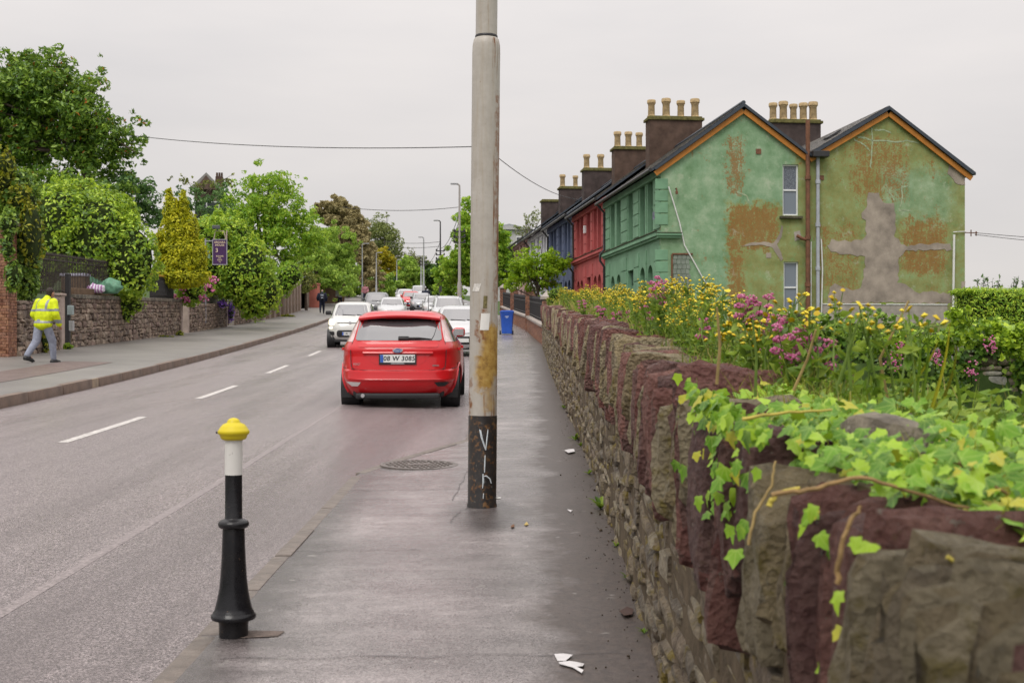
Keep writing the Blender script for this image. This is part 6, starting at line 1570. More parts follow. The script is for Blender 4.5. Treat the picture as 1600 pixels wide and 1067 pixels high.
L['copper'] = leafmat('coppery_leaf', (0.154, 0.133, 0.056), (0.322, 0.273, 0.126), (0.476, 0.406, 0.196), .3, .6, .7)
L['weep'] = leafmat('light_green_leaf', (0.0921, 0.181, 0.0269), (0.242, 0.4, 0.056), (0.461, 0.619, 0.101), .4, .5, .7)
L['pale'] = leafmat('pale_new_leaf', (.10, .14, .04), (.20, .25, .07), (.30, .34, .11), .4, .6, .7)
L['laburnum'] = leafmat('yellow_blossom', (.10, .16, .012), (.36, .32, .012), (.58, .48, .02), .35, .55, .6)
L['dark'] = leafmat('dark_leaf', (0.0249, 0.0634, 0.0143), (0.0622, 0.135, 0.0228), (0.142, 0.238, 0.0357), .3, .5, .7)
L['olive'] = leafmat('olive_leaf', (0.061, 0.0854, 0.0183), (0.159, 0.189, 0.0366), (0.268, 0.293, 0.061), .3, .55, .7)
L['ivy'] = leafmat('ivy_leaf', (0.0333, 0.0801, 0.0179), (0.11, 0.218, 0.0323), (0.313, 0.451, 0.0538), .25, .35, 1.2)
L['ivyyellow'] = leafmat('yellowing_ivy', (.08, .10, .01), (.22, .26, .015), (.42, .40, .03), .3, .45, 1.2)

# ------------------------------------------------------------------ trees and shrubs across the road
tree('broadleaf_tree', 'big dark evergreen tree with a few rusty leaves at the top left', 'tree', 60, [(60, 165, 80, 85), (-10, 190, 90, 95), (130, 185, 62, 82), (160, 225, 62, 62), (75, 110, 48, 45), (150, 120, 26, 38), (195, 245, 34, 28), (110, 255, 70, 38), (30, 250, 80, 40), (90, 280, 110, 30), (170, 270, 50, 26), (20, 110, 60, 45), (200, 215, 36, 40)], (140, 330), L['bay'], .26, 24, 430, .26, .42, None, (.2, .36), 30, seed=11, spread=.8)
tree('broadleaf_tree', 'bright green airy tree rising above the rounded hedge on the left', 'tree', 84, [(420, 300, 62, 48), (400, 350, 68, 60), (460, 370, 56, 60), (370, 330, 36, 40), (395, 275, 24, 24), (455, 285, 28, 22), (430, 420, 60, 40), (490, 385, 30, 35)], (405, 470), L['bright'], .25, 19, 230, .2, .45, None, (.2, .34), 16, seed=12)
hedge('laurel_hedge', 'tall glossy laurel hedge bulging over the long iron railing', 'hedge', [(95, 360, 62, 82), (150, 375, 66, 82), (200, 405, 52, 68), (120, 330, 60, 52, 1), (170, 340, 50, 45, 1), (62, 390, 40, 70)], 43.6, (150, 475), L['laurel'], .155, 62, 190, 21, (.16, .28), dk=.6, maxd=1.5)
hedge('hanging_shrub', 'leafy branch of the laurel drooping over the slab-topped wall', 'shrub', [(207, 440, 20, 42), (195, 478, 36, 13), (192, 490, 18, 15), (165, 470, 20, 8)], 44.0, (205, 500), L['laurel'], .13, 70, 40, 22, maxd=.5)
hedge('ivy_mass', 'ivy mass smothering the wall above the brick pier, yellowing along its right edge', 'ivy', [(32, 330, 30, 66), (38, 400, 24, 60), (40, 440, 20, 34), (12, 300, 26, 50), (20, 360, 22, 70)], 33.6, (40, 470), L['ivy'], .14, 120, 160, 23, maxd=1.0)
hedge('yellowing_shrub', 'yellow-green shrub top poking up at the left frame edge', 'shrub', [(8, 262, 16, 30), (2, 285, 20, 30), (50, 365, 12, 55), (30, 310, 18, 26)], 33.0, (15, 330), L['ivyyellow'], .12, 70, 60, 24, maxd=.8)
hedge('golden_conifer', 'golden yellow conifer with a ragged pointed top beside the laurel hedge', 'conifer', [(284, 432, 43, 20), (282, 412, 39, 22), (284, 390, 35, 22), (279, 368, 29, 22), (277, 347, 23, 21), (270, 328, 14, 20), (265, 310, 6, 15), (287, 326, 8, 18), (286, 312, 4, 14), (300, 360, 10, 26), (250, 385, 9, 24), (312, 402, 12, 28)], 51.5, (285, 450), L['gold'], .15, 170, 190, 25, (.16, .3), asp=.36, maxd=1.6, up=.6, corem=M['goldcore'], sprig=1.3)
hedge('rounded_hedge', 'tall rounded green hedge behind the purple hanging sign', 'hedge', [(345, 400, 50, 68), (385, 425, 46, 62), (330, 370, 34, 36), (365, 375, 34, 38), (410, 455, 30, 40), (395, 470, 30, 30)], 61.5, (370, 485), L['lawn'], .17, 46, 170, 26, (.16, .28), maxd=1.7)
tree('shrub', 'blue-green bushy shrub behind the top of the laurel hedge', 'shrub', 60, [(215, 310, 46, 38), (195, 290, 30, 26), (240, 345, 30, 40)], (215, 400), L['bluegreen'], .2, 24, 70, .1, .5, None, (.25, .4), 6, seed=31)
tree('shrub', 'mixed bronze and green shrub below the peeping brown roof', 'shrub', 74, [(310, 310, 38, 24), (345, 305, 24, 26), (285, 300, 20, 18), (320, 325, 44, 24)], (315, 380), L['bluegreen'], .22, 22, 60, .1, .5, None, (.25, .4), 6, seed=32)
tree('shrub', 'yellowish shrub tuft in front of the peeping brown roof', 'shrub', 80, [(282, 284, 18, 14), (300, 287, 20, 12), (322, 289, 24, 12), (345, 286, 22, 14), (360, 280, 16, 14)], (315, 340), L['olive'], .2, 20, 40, .08, .5, None, (.25, .4), 6, seed=33)
tree('weeping_tree', 'light green weeping tree above the plank fence', 'tree', 130, [(520, 395, 34, 50), (540, 420, 26, 45), (500, 380, 24, 34), (505, 430, 26, 32), (548, 380, 16, 26)], (525, 485), L['weep'], .36, 26, 190, .16, .28, None, (.22, .36), 10, seed=34, hang=2.0)
tree('copper_tree', 'brown copper-leaved tree rising behind the weeping tree', 'tree', 158, [(525, 335, 38, 28), (548, 360, 34, 38), (570, 395, 24, 40), (505, 325, 22, 18), (580, 430, 20, 34)], (545, 480), L['copper'], .42, 24, 240, .25, .5, None, (.22, .36), 14, seed=35)
tree('pale_tree', 'tall thin pale tree with bare twigs showing against the sky', 'tree', 205, [(595, 365, 30, 30), (610, 385, 26, 34), (580, 355, 18, 20), (618, 410, 18, 26), (600, 340, 16, 8)], (605, 470), L['pale'], .42, 4.5, 130, .22, .45, None, (.22, .4), 60, 'greybark', seed=36)
tree('flowering_tree', 'yellow-flowering tree behind the middle left street lamp', 'tree', 190, [(598, 400, 22, 20), (585, 412, 18, 20), (605, 420, 18, 16)], (598, 475), L['laburnum'], .42, 18, 90, .2, .5, None, (.25, .4), 6, seed=37)
tree('broadleaf_tree', 'mid green tree below the flowering tree, left of the left lamps', 'tree', 168, [(565, 430, 22, 36), (550, 450, 20, 24), (590, 448, 24, 28), (540, 440, 16, 30), (610, 445, 20, 26)], (570, 480), L['weep'], .42, 17, 110, .2, .5, None, (.25, .4), 6, seed=38)
tree('broadleaf_tree', 'dark green bushy tree behind the farthest left street lamp', 'tree', 225, [(625, 440, 28, 32), (605, 452, 24, 24), (645, 448, 20, 26), (590, 450, 20, 24)], (625, 472), L['dark'], .5, 14, 90, .2, .5, None, (.25, .4), 6, seed=39)
tree('broadleaf_tree', 'light green tree in the gap above the white van', 'tree', 200, [(640, 425, 22, 26), (650, 440, 18, 26), (628, 415, 14, 16)], (642, 470), L['weep'], .5, 13, 80, .2, .5, None, (.25, .4), 6, seed=40)
tree('bare_tree', 'hazy brownish tree with thin leaves at the end of the street', 'tree', 215, [(655, 415, 24, 22), (645, 400, 16, 16), (670, 425, 18, 20)], (656, 470), L['olive'], .4, 4, 60, .25, .45, None, (.25, .4), 40, 'greybark', seed=41)
tree('broadleaf_tree', 'dense dark evergreen low at the left behind the plank fence', 'tree', 100, [(480, 440, 24, 24), (465, 425, 20, 22)], (480, 490), L['olive'], .26, 18, 40, .12, .5, None, (.25, .4), 6, seed=42)
hedge('clipped_hedge', 'small clipped dark green hedge beside the bald walking person', 'hedge', [(497, 448, 11, 20)], 112, (497, 470), L['lawn'], .2, 40, 30, 27)
hedge('overgrown_shrub', 'overgrown pale green shrub tumbling over the wall before the plank fence', 'shrub', [(400, 440, 36, 36), (425, 455, 18, 28), (375, 460, 20, 24), (455, 430, 20, 22), (440, 445, 20, 22)], 70, (400, 485), L['bright'], .16, 42, 90, 28, maxd=1.3)
tree('broadleaf_tree', 'large bright green tree behind the big pole on the right of the road', 'tree', 93, [(745, 380, 46, 64), (725, 420, 40, 40), (775, 400, 34, 52), (735, 335, 22, 30), (700, 425, 26, 28), (800, 420, 26, 40), (690, 440, 18, 22)], (748, 500), L['bright'], .28, 30, 330, .28, .45, None, (.2, .34), 14, seed=43)
tree('small_tree', 'small yellow-green garden tree in front of the red and blue houses', 'tree', 59, [(838, 420, 44, 34), (815, 425, 34, 28), (868, 412, 26, 24), (845, 392, 28, 14), (850, 445, 34, 20), (800, 440, 18, 20)], (842, 495), leafmat('lime_leaf', (.08, .18, .008), (.22, .39, .015), (.42, .58, .03), .42, .45, 1.0), .17, 52, 170, .1, .42, None, (.22, .36), 14, seed=44)
tree('pale_tree', 'pale yellowish tree peeping left of the smallest chimney stack', 'tree', 105, [(830, 345, 16, 16), (815, 360, 16, 12), (838, 335, 10, 12)], (828, 420), L['pale'], .22, 12, 50, .14, .45, None, (.25, .4), 14, 'greybark', seed=45)
tree('shrub', 'dark understorey shrub filling the gap between the big tree and the laurel hedge', 'shrub', 58, [(60, 285, 70, 34), (130, 290, 60, 30), (190, 300, 44, 26), (10, 290, 50, 40)], (90, 340), L['bay'], .24, 26, 110, .12, .5, None, (.25, .4), 8, seed=46)
tree('broadleaf_tree', 'green tree closing the street end behind the right street lamps', 'tree', 205, [(675, 440, 24, 36), (690, 430, 20, 30), (660, 448, 22, 26)], (676, 472), L['dark'], .5, 13, 90, .2, .5, None, (.25, .4), 6, seed=47)
tree('broadleaf_tree', 'fresh green tree between the two nearest right street lamps', 'tree', 128, [(700, 432, 22, 36), (712, 445, 20, 28), (694, 452, 18, 22)], (704, 478), L['bright'], .34, 17, 90, .2, .5, None, (.25, .4), 6, seed=48)
tree('broadleaf_tree', 'fresh green tree filling the bank between the bright tree and the weeping tree', 'tree', 112, [(495, 415, 30, 40), (520, 440, 24, 32), (478, 395, 22, 30), (545, 445, 18, 28)], (485, 482), L['weep'], .3, 24, 120, .14, .4, None, (.22, .38), 6, seed=49)
hedge('ivy_mass', 'lower bunch of ivy creeping over the right side of the brick pier', 'ivy', [(14, 350, 14, 24), (12, 385, 9, 22), (20, 430, 12, 30)], 31.7, (14, 460), L['ivy'], .12, 110, 40, 29, maxd=.3)
# valerian and ivy bunches on the far walls
def clump(label, x, y, rx, ry, Y, mat, leaf=.12, flowers=None, fn=0, seed=5, cat='plant', name='wall_plant', dens=85):
    t = hedge(name, label, cat, [(x, y, rx, ry)], Y, (x, y + ry), mat, leaf, dens, 22, seed, maxd=.8)
    if flowers:
        r = np.random.default_rng(seed); s = Y / F; m = MB(); o = np.array(t.location)
        for _ in range(fn):
            c = at(x + r.uniform(-rx, rx), y + r.uniform(-ry, ry * .6), Y - .5); q = [(0, 0, 0)] + [tuple(r.normal(size=3) * .06) for _ in range(4)]
            for k in q: ellipsoid(m, (c.x + k[0], c.y + k[1], c.z + k[2]), (.05, .05, .045), 4, 6)
        tag(m.build('flower_heads', flowers, t, org=o), kind='stuff')
    return t
M['pink'] = leafmat('pink_blossom', (.46, .09, .22), (.60, .16, .33), (.75, .32, .48), .25, .6, 3)
M['purpleflower'] = leafmat('violet_blossom', (.14, .05, .36), (.22, .09, .50), (.34, .18, .62), .25, .6, 3)
clump('pink-flowered bushy plant spilling over the wall below the golden conifer', 297, 455, 25, 25, 53.2, L['lawn'], .13, M['pink'], 14, 51)
clump('tall pink flowers in front of the short grey board fence', 326, 448, 12, 16, 57.2, L['lawn'], .11, M['pink'], 10, 52)
clump('violet trailing flowers hanging at the wall corner beside the gate gap', 361, 487, 5, 17, 63.6, M['purpleflower'], .09, None, 0, 53, dens=140)
clump('smaller violet trailing patch on the wall top left of the hanging one', 348, 475, 7, 6, 61.0, M['purpleflower'], .09, None, 0, 54, dens=140)
clump('pink-flecked green plant on the overgrown wall beyond the gate gap', 398, 438, 14, 14, 66.4, L['lawn'], .13, M['pink'], 9, 55)
clump('dark green hedge filling the gap between the two concrete posts', 290, 495, 8, 28, 55.0, L['dark'], .13, None, 0, 56)
clump('yellow-green weed tuft at the foot of the slab-topped wall, far end', 281, 522, 6, 5, 51.0, L['ivyyellow'], .09, None, 0, 57)
clump('straw-yellow weed patch at the foot of the slab-topped wall', 258, 527, 14, 3, 49.0, L['ivyyellow'], .08, None, 0, 58)
clump('green weed tuft by the dark meter post', 105, 543, 8, 6, 37.2, L['laurel'], .1, None, 0, 59)
clump('tall green weed between the legs of the person in yellow and the wall', 72, 530, 6, 22, 34.8, L['ivyyellow'], .12, None, 0, 60)
clump('green weeds at the wall foot below the overgrown shrub', 404, 505, 12, 4, 73.0, L['laurel'], .1, None, 0, 61)
clump('low green weeds at the foot of the plank fence', 448, 495, 14, 4, 84.0, L['ivyyellow'], .12, None, 0, 62)

# ------------------------------------------------------------------ behind the near wall: ivy wall, clipped hedge
r = np.random.default_rng(91)
iv = thing('ivy', 'thick dark green ivy draped over the boundary wall below the green gables', 'ivy', (8, 28, 0)); parts = []
n = 21000; a = r.uniform(0, FL, n); top = 2.05 + .18 * np.sin(a * 1.3) + .12 * np.sin(a * 3.1); low = np.where(a < 7.2, -1.6, np.where(a < 8.2, .55, np.where(a > 9.0, .5, -.3)))
low = low + .35 * np.sin(a * 2.2) * (a > 6) + .2 * np.sin(a * 5.7); u = r.uniform(0, 1, n) ** .9; z = top - (top - low) * u + r.normal(size=n) * .06
bul = .22 + .16 * np.sin(a * 1.7 + z * 2.1) + .12 * np.sin(a * 4.3 - z * 3.0)
P = np.stack([FA.x + fd.x * a + fn.x * bul, FA.y + fd.y * a + fn.y * bul, z], 1) + r.normal(size=(n, 3)) * .05
V, T = leaf_arrays(P, np.tile(np.array(fn), (n, 1)), .125, r, .85, .55, .35, .8); obj_np('foliage', V, T, L['ivy'], iv, (8, 28, 0))
bl2 = []
for x, y, rx, ry in ((1530, 515, 52, 22), (1575, 520, 44, 22), (1480, 530, 40, 26), (1400, 540, 60, 30), (1500, 495, 22, 16), (1590, 540, 40, 30)): bl2 += crown_blobs(px_ell([(x, y, rx, ry)], 26.9, .7, .6), 22, r, (.3, .5))
V, T = foliage(bl2, 60, .14, r, .8, .6, .4); obj_np('bright_growth', V, T, L['laurel'], iv, (8, 28, 0))
bl3 = crown_blobs(px_ell([(1085, 520, 26, 30), (1066, 535, 18, 24), (1180, 510, 60, 20), (1290, 515, 60, 26), (1340, 530, 50, 30)], 28.4, .7, .6), 60, r, (.3, .5))
V, T = foliage(bl3, 60, .13, r, .85, .6, .3); obj_np('dark_growth', V, T, L['ivy'], iv, (8, 28, 0))
for k, (x, y) in enumerate(((1395, 565), (1410, 548), (1462, 560), (1518, 580), (1548, 540))):
    t = thing('valerian', 'faded pink flowers on the ivy-clad boundary wall, ' + ('lower left of the pair near the middle', 'upper one of the middle pair', 'among the grass blade tips', 'lowest on the right', 'farthest right', 'topmost in the middle', 'farthest left')[k], 'plant', at(x, y + 14, 26.6), 0, 'pink flowers on the ivy wall'); m = MB()
    q = at(x, y, 26.4) - t.location
    m.tube([(0, 0, -.1), (q.x * .5, -.1, q.z * .6), tuple(q)], .01, 5); m.build('stem', M['innergrowth'], t); m = MB()
    for _ in range(34): w_ = r.normal(size=3) * (.07, .06, .085); ellipsoid(m, (q.x + w_[0], q.y + w_[1], q.z + w_[2]), (.022, .022, .02), 4, 6)
    tag(m.build('flower_heads', M['pink'], t), kind='stuff')
ch = thing('clipped_hedge', 'flat-topped clipped green conifer hedge right of the twin gables', 'hedge', (16, 36.5, 1)); n = 26000
a = r.uniform(0, 1, n); X0, X1 = 12.95, 22; face = r.random(n) < .62; z = np.where(face, r.uniform(.6, 3.08, n), 3.06 + r.normal(size=n) * .03); x = X0 + (X1 - X0) * a; y = np.where(face, 36 - .02 * (x - X0), 36 + r.uniform(0, 1.6, n)); side = r.random(n) < .05; x = np.where(side, X0, x); y = np.where(side, 36 + r.uniform(0, 1.6, n), y)
P = np.stack([x, y, z], 1) + r.normal(size=(n, 3)) * (.05, .05, .03); N = np.where((face & ~side)[:, None], np.array([0, -1, .1]), np.where(side[:, None], np.array([-1, 0, 0.1]), np.array([0, 0, 1.]))); V, T = leaf_arrays(P, N, .12, r, .3, .5, .7)
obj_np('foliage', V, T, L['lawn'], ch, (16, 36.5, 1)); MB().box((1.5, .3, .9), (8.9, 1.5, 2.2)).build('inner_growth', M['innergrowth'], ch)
for k, (x, y, h) in enumerate(((1532, 446, 14), (1550, 449, 16), (1565, 452, 13), (1582, 448, 15), (1596, 454, 12))):
    s = thing('sapling', ('leafy sprig rising behind the clipped hedge top, ' + ('leftmost', 'second from left', 'third from left', 'fourth from left', 'at the frame edge')[k]), 'shrub', at(x, y + 25, 40)); q = MB(); pp = []
    for j in range(5):
        e = Vector((r.normal() * .18, r.normal() * .1, .5 + h * .02 + r.uniform(-.12, .08))); q.tube([(0, 0, -.8), (e.x * .5, e.y * .5, e.z * .5), tuple(e)], [.015, .01, .004], 5)
        for f in np.linspace(.3, 1, 9): pp.append([e.x * f, e.y * f, e.z * f])
    q.build('stem', M['bark'], s); pp = np.array(pp); V, T = leaf_arrays(pp + r.normal(size=pp.shape) * .03, r.normal(size=pp.shape), .12, r, .4); obj_np('foliage', V, T, L['bluegreen'], s)

# ------------------------------------------------------------------ the flowery top of the near wall
def wall_top(X, Y): return float(pz(Y) + HW(Y)) - .05 - .12 * max(0, X - XW(Y) - .85)
M['stem'] = plain('green_stem', (.13, .20, .035), .6, .3, .25, 20)
M['drystem'] = plain('dry_stalk', (.33, .24, .10), .8, .2, .3, 20)
M['ragwort'] = leafmat('ragwort_yellow', (.50, .33, .008), (.66, .50, .012), (.78, .66, .05), .2, .55, 6)
L['weed'] = leafmat('weed_leaf', (.05, .11, .012), (.13, .24, .02), (.30, .40, .05), .38, .5, 3)
L['dryweed'] = leafmat('seedy_leaf', (.12, .10, .03), (.25, .22, .06), (.42, .38, .12), .3, .6, 4)
def disc_flower(m, c, rad, r):
    n = 7; o = len(m.v); ang = r.uniform(0, 6); tilt = r.normal(size=2) * .35
    pts = [(c[0], c[1], c[2] + rad * .75)] + [(c[0] + rad * math.cos(ang + 2 * PI * k / n), c[1] + rad * math.sin(ang + 2 * PI * k / n), c[2] + rad * (math.cos(ang + 2 * PI * k / n) * tilt[0] + math.sin(ang + 2 * PI * k / n) * tilt[1])) for k in range(n)] + [(c[0], c[1], c[2] - rad * .6)]
    m.add(pts, [(0, 1 + k, 1 + (k + 1) % n) for k in range(n)] + [(n + 1, 1 + (k + 1) % n, 1 + k) for k in range(n)])
def ragwort_meshes(seed, H=.34, nst=4, heads=9, hr=.0095, sp=.1):
    r = np.random.default_rng(seed); st = MB(); fl = MB(); lp = []
    for i in range(nst):
        e = Vector((r.normal() * sp, r.normal() * sp, H * r.uniform(.7, 1.08))); b = Vector((r.normal() * .02, r.normal() * .02, -.05)); mid = b.lerp(e, .55) + Vector((r.normal() * .015, r.normal() * .015, 0)); st.tube([b, mid, e], [.0042, .0034, .0025], 5)
        for f in np.linspace(.12, .9, 9): p = b.lerp(e, f); lp.append(((p.x, p.y, p.z), .055 * (1.25 - f)))
        for k in range(heads):
            w = Vector((r.normal() * .030, r.normal() * .030, r.uniform(-.03, .035))); q = e + w; s0 = b.lerp(e, r.uniform(.80, .95)); st.tube([s0, q - Vector((0, 0, .006))], .0016, 4, False); disc_flower(fl, q, hr * r.uniform(.75, 1.25), r)
    P = np.array([p for p, _ in lp]); P = np.repeat(P, 3, 0) + r.normal(size=(len(lp) * 3, 3)) * .018; V, T = leaf_arrays(P, r.normal(size=P.shape) * .6 + [0, 0, .5], .055, r, .34, .6)
    return st.mesh('stem', M['stem']), np_mesh('leaves', V, T, L['weed']), fl.mesh('flower_heads', M['ragwort'])
RW = [ragwort_meshes(300 + i, .30 + .03 * i, 3 + i % 3, 8 + i % 4) for i in range(6)]
def plant(name, label, cat, meshes, loc, s, rz, group):
    t = thing(name, label, cat, loc, rz, group); t.scale = (s, s, s)
    for nm, me in zip(('stem', 'leaves', 'flower_heads'), meshes): tag(link(nm, me, t), kind='stuff' if nm == 'flower_heads' else None)
    return t
r = np.random.default_rng(17)
for i in range(150):
    Y = 6.2 * (44 / 6.2) ** (r.random() ** .95); w_ = r.uniform(.2, float(BW(Y))); X = float(XW(Y)) + w_
    far = Y > 16; s = r.uniform(.55, .92) * (1.25 if far else 1.0)
    zone = 'red and blue house fronts' if X / Y < .072 else 'green house front' if X / Y < .125 else 'twin green gables'
    plant('ragwort', 'small yellow-flowered weed on the wall top in front of the ' + zone, 'plant', RW[r.integers(6)], (X, Y, wall_top(X, Y)), s, r.uniform(0, 6.28), 'yellow weeds in front of the ' + zone)
# the large heads close to the camera, placed one by one
def tall(label, x, y, X, seed, heads=7, hr=.0095, nst=2, sp=.03):
    Y = X / ((x - CX) / F); z = atz(y, Y); b = wall_top(X, Y); plant('ragwort', label, 'plant', ragwort_meshes(seed, max(.12, z - b), nst, heads, hr, sp), (X, Y, b), 1.0, 0, None)
tall('tall yellow ragwort over the cement patch of the right gable, left cluster', 1385, 442, .98, 401, 7)
tall('tall yellow ragwort over the cement patch of the right gable, right cluster', 1410, 446, 1.0, 402, 7)
tall('yellow ragwort with a round head in front of the white gable pipes', 1268, 470, .95, 403, 9)
tall('yellow ragwort in front of the lower gable window', 1232, 450, .98, 404, 6)
tall('yellow ragwort in front of the brown drain pipe foot', 1312, 462, 1.0, 405, 9)
tall('yellow ragwort head before the olive patch of the left gable', 1112, 462, .92, 406, 8)
tall('yellow ragwort head before the green gable, right of the hanging cable', 1142, 505, .90, 407, 12, .0095, 3, .05)
tall('yellow ragwort head left of the hanging cable foot', 1072, 470, .92, 408, 6)
tall('low yellow ragwort under the pink valerian on the wall', 1180, 515, .9, 409, 10, .0095, 3, .05)
tall('yellow ragwort below the lower gable window', 1215, 500, .95, 410, 10, .0095, 3, .05)
def valerian(label, x, y, X, seed, n=5):
    Y = X / ((x - CX) / F); z = atz(y, Y); b = wall_top(X, Y); r = np.random.default_rng(seed); st = MB(); fl = MB(); H = max(.15, z - b); lp = []
    for i in range(n):
        e = Vector((r.normal() * .035, r.normal() * .05, H * r.uniform(.78, 1.03))); st.tube([(0, 0, -.05), (e.x * .5, e.y * .5, e.z * .5), tuple(e)], [.004, .0035, .0025], 5)
        for f in np.linspace(.2, .85, 6): lp.append((e.x * f, e.y * f, e.z * f))
        for tier in range(3):
            R_ = (.024, .018, .026)[tier] * r.uniform(.8, 1.15); c = e + Vector((r.normal() * .008, r.normal() * .008, -.038 * tier + .01))
            for k in range(26): d = unit(r.normal(size=(1, 3)))[0] * R_ * r.uniform(.6, 1.); ellipsoid(fl, (c.x + d[0], c.y + d[1], c.z + d[2] * .55), (.0052, .0052, .0045), 3, 5)
    P = np.repeat(np.array(lp), 3, 0) + r.normal(size=(len(lp) * 3, 3)) * .02; V, T = leaf_arrays(P, r.normal(size=P.shape) + [0, 0, .6], .06, r, .42)
    t = thing('valerian', label, 'plant', (X, Y, b)); st.build('stem', M['stem'], t); obj_np('leaves', V, T, L['weed'], t); tag(fl.build('flower_heads', M['pink'], t), kind='stuff')
valerian('tall pink valerian in front of the corner of the green house', 1036, 438, .9, 501, 6)
valerian('pink valerian before the left gable, near the olive patch', 1172, 468, .95, 502, 5)
valerian('pink valerian cluster below the brown drain pipe, upper', 1216, 500, .98, 503, 5)
valerian('pink valerian cluster right of the pipes, low in the flowers', 1240, 520, .95, 504, 6)
valerian('rightmost pink valerian cluster before the white pipe feet', 1268, 515, .98, 505, 4)
valerian('small deep pink valerian low before the blocked opening', 1094, 498, .9, 506, 2)
valerian('small pink valerian in the thick of the yellow flowers', 1010, 470, .88, 507, 2)
for k, (x, y, X) in enumerate(((940, 480, .85), (965, 488, .86), (912, 470, .9))): valerian('faint pink flowers among far yellow weeds, ' + ('middle', 'right', 'left')[k] + ' clump', x, y, X, 510 + k, 4)
# leafy ground cover, seed stalks and grass: nobody could count these
n = 16000; Y = 2.6 * (44 / 2.6) ** (r.random(n) ** 1.05); w_ = r.uniform(0, 1, n) * (BW(Y) - .1) + .14; X = XW(Y) + w_; P = np.stack([X, Y, pz(Y) + HW(Y) - .06 + r.random(n) ** 2 * (.05 + .10 * np.clip(w_ - .15, 0, 1)) * np.where(Y > 15, 1.6, 1)], 1)
V, T = leaf_arrays(P, np.tile([0, -.3, .8], (n, 1)), .05, r, .45, .8, .2); o = obj_np('ground_cover', V, T, L['weed'], None); tag(o, 'low green weeds covering the wall top', kind='stuff')
n = 2900; Y = 3.6 * (44 / 3.6) ** (r.random(n) ** 1.1); w_ = r.uniform(0, 1, n) * (BW(Y) - .15) + .15; X = XW(Y) + w_; b = np.stack([X, Y, pz(Y) + HW(Y) - .07], 1); h = r.uniform(.06, .22, n) * np.where(Y > 15, 1.5, np.where(Y < 8, .75, 1)); ln = r.normal(size=(n, 2)) * .28 * h[:, None]; wv = r.normal(size=(n, 2)); wv = unit(wv) * .0032 * np.clip(Y / 6, .8, 3)[:, None]
z0 = np.zeros((n, 1)); W = np.concatenate([wv, z0], 1); mid = b + np.concatenate([ln * .35, h[:, None] * .55], 1); tip = b + np.concatenate([ln, h[:, None]], 1)
V = np.stack([b - W, b + W, mid + W * .8, mid - W * .8, tip], 1).reshape(-1, 3); i = np.arange(n)[:, None] * 5; T = np.concatenate([i + [0, 1, 2], i + [0, 2, 3], i + [3, 2, 4]], 0)
mask = r.random(n) < .55; Tm = mask[np.tile(np.arange(n), 3)]
tag(obj_np('grass', V, T[~Tm], L['weed'], None), 'green grass blades along the wall top', kind='stuff'); tag(obj_np('dry_stalks', V, T[Tm], L['dryweed'], None), 'dry seed stalks along the wall top', kind='stuff')
# scrambling shrub over the far end of the wall
hedge('bramble', 'tangled pale bramble over the far end of the rubble wall by the brick pier', 'bush', [(872, 462, 16, 14), (888, 470, 18, 16), (862, 474, 8, 12), (905, 478, 18, 14)], 41.5, (880, 490), L['weed'], .10, 110, 50, 71, maxd=.7)
# tall grass blades and thick bare stalks near the camera
gt = thing('grass_tuft', 'tall flat green grass blades rising before the dark ivy wall', 'grass', (1.0, 3.3, wall_top(1.0, 3.3)))
o = gt.location
for x0, y0, x1, y1 in ((1428, 640, 1432, 505), (1438, 640, 1446, 500), (1455, 640, 1480, 505), (1425, 600, 1462, 530), (1475, 620, 1490, 540), (1415, 620, 1424, 560), (1500, 640, 1478, 560)):
    m = MB(); a_, b_ = at(x0, y0, 3.35), at(x1, y1, 3.3); rows = []
    for f in np.linspace(0, 1, 7): p = a_.lerp(b_, f) + Vector((.012 * math.sin(f * 2.5), 0, 0)); w2 = .004 * (1 - f ** 2) + .0008; rows.append([tuple(p - Vector((w2, 0, 0))), tuple(p + Vector((0, .003, 0))), tuple(p + Vector((w2, 0, 0)))])
    m.grid(rows).build('blade', L['ivyyellow'] if x0 % 2 else L['weed'], gt, org=o)
for k, (x0, y0, x1, y1, x2, y2) in enumerate(((1310, 600, 1330, 540, 1328, 500), (1390, 640, 1375, 560, 1420, 470), (1180, 620, 1182, 560, 1176, 500), (1120, 600, 1125, 540, 1120, 480), (1400, 640, 1390, 560, 1366, 500), (1240, 610, 1262, 560, 1275, 515), (1330, 610, 1325, 550, 1345, 490))):
    Yk = 3.2 + .25 * (k % 3); tag(MB().tube([at(x0, y0, Yk), at(x1, y1, Yk - .02), at(x2, y2, Yk - .05)], [.0045, .004, .0028], 6).build('flower_stalk', M['drystem'] if k % 2 else M['stem'], None, True), 'bare flower stalk above the near ivy, ' + ('left of the tall grass blades', 'crossing behind the tallest ragwort', 'under the left pink cluster', 'below the olive patch', 'just right of centre among the blades', 'slanting under the brown pipe', 'right of the white pipe feet')[k], 'stalk')

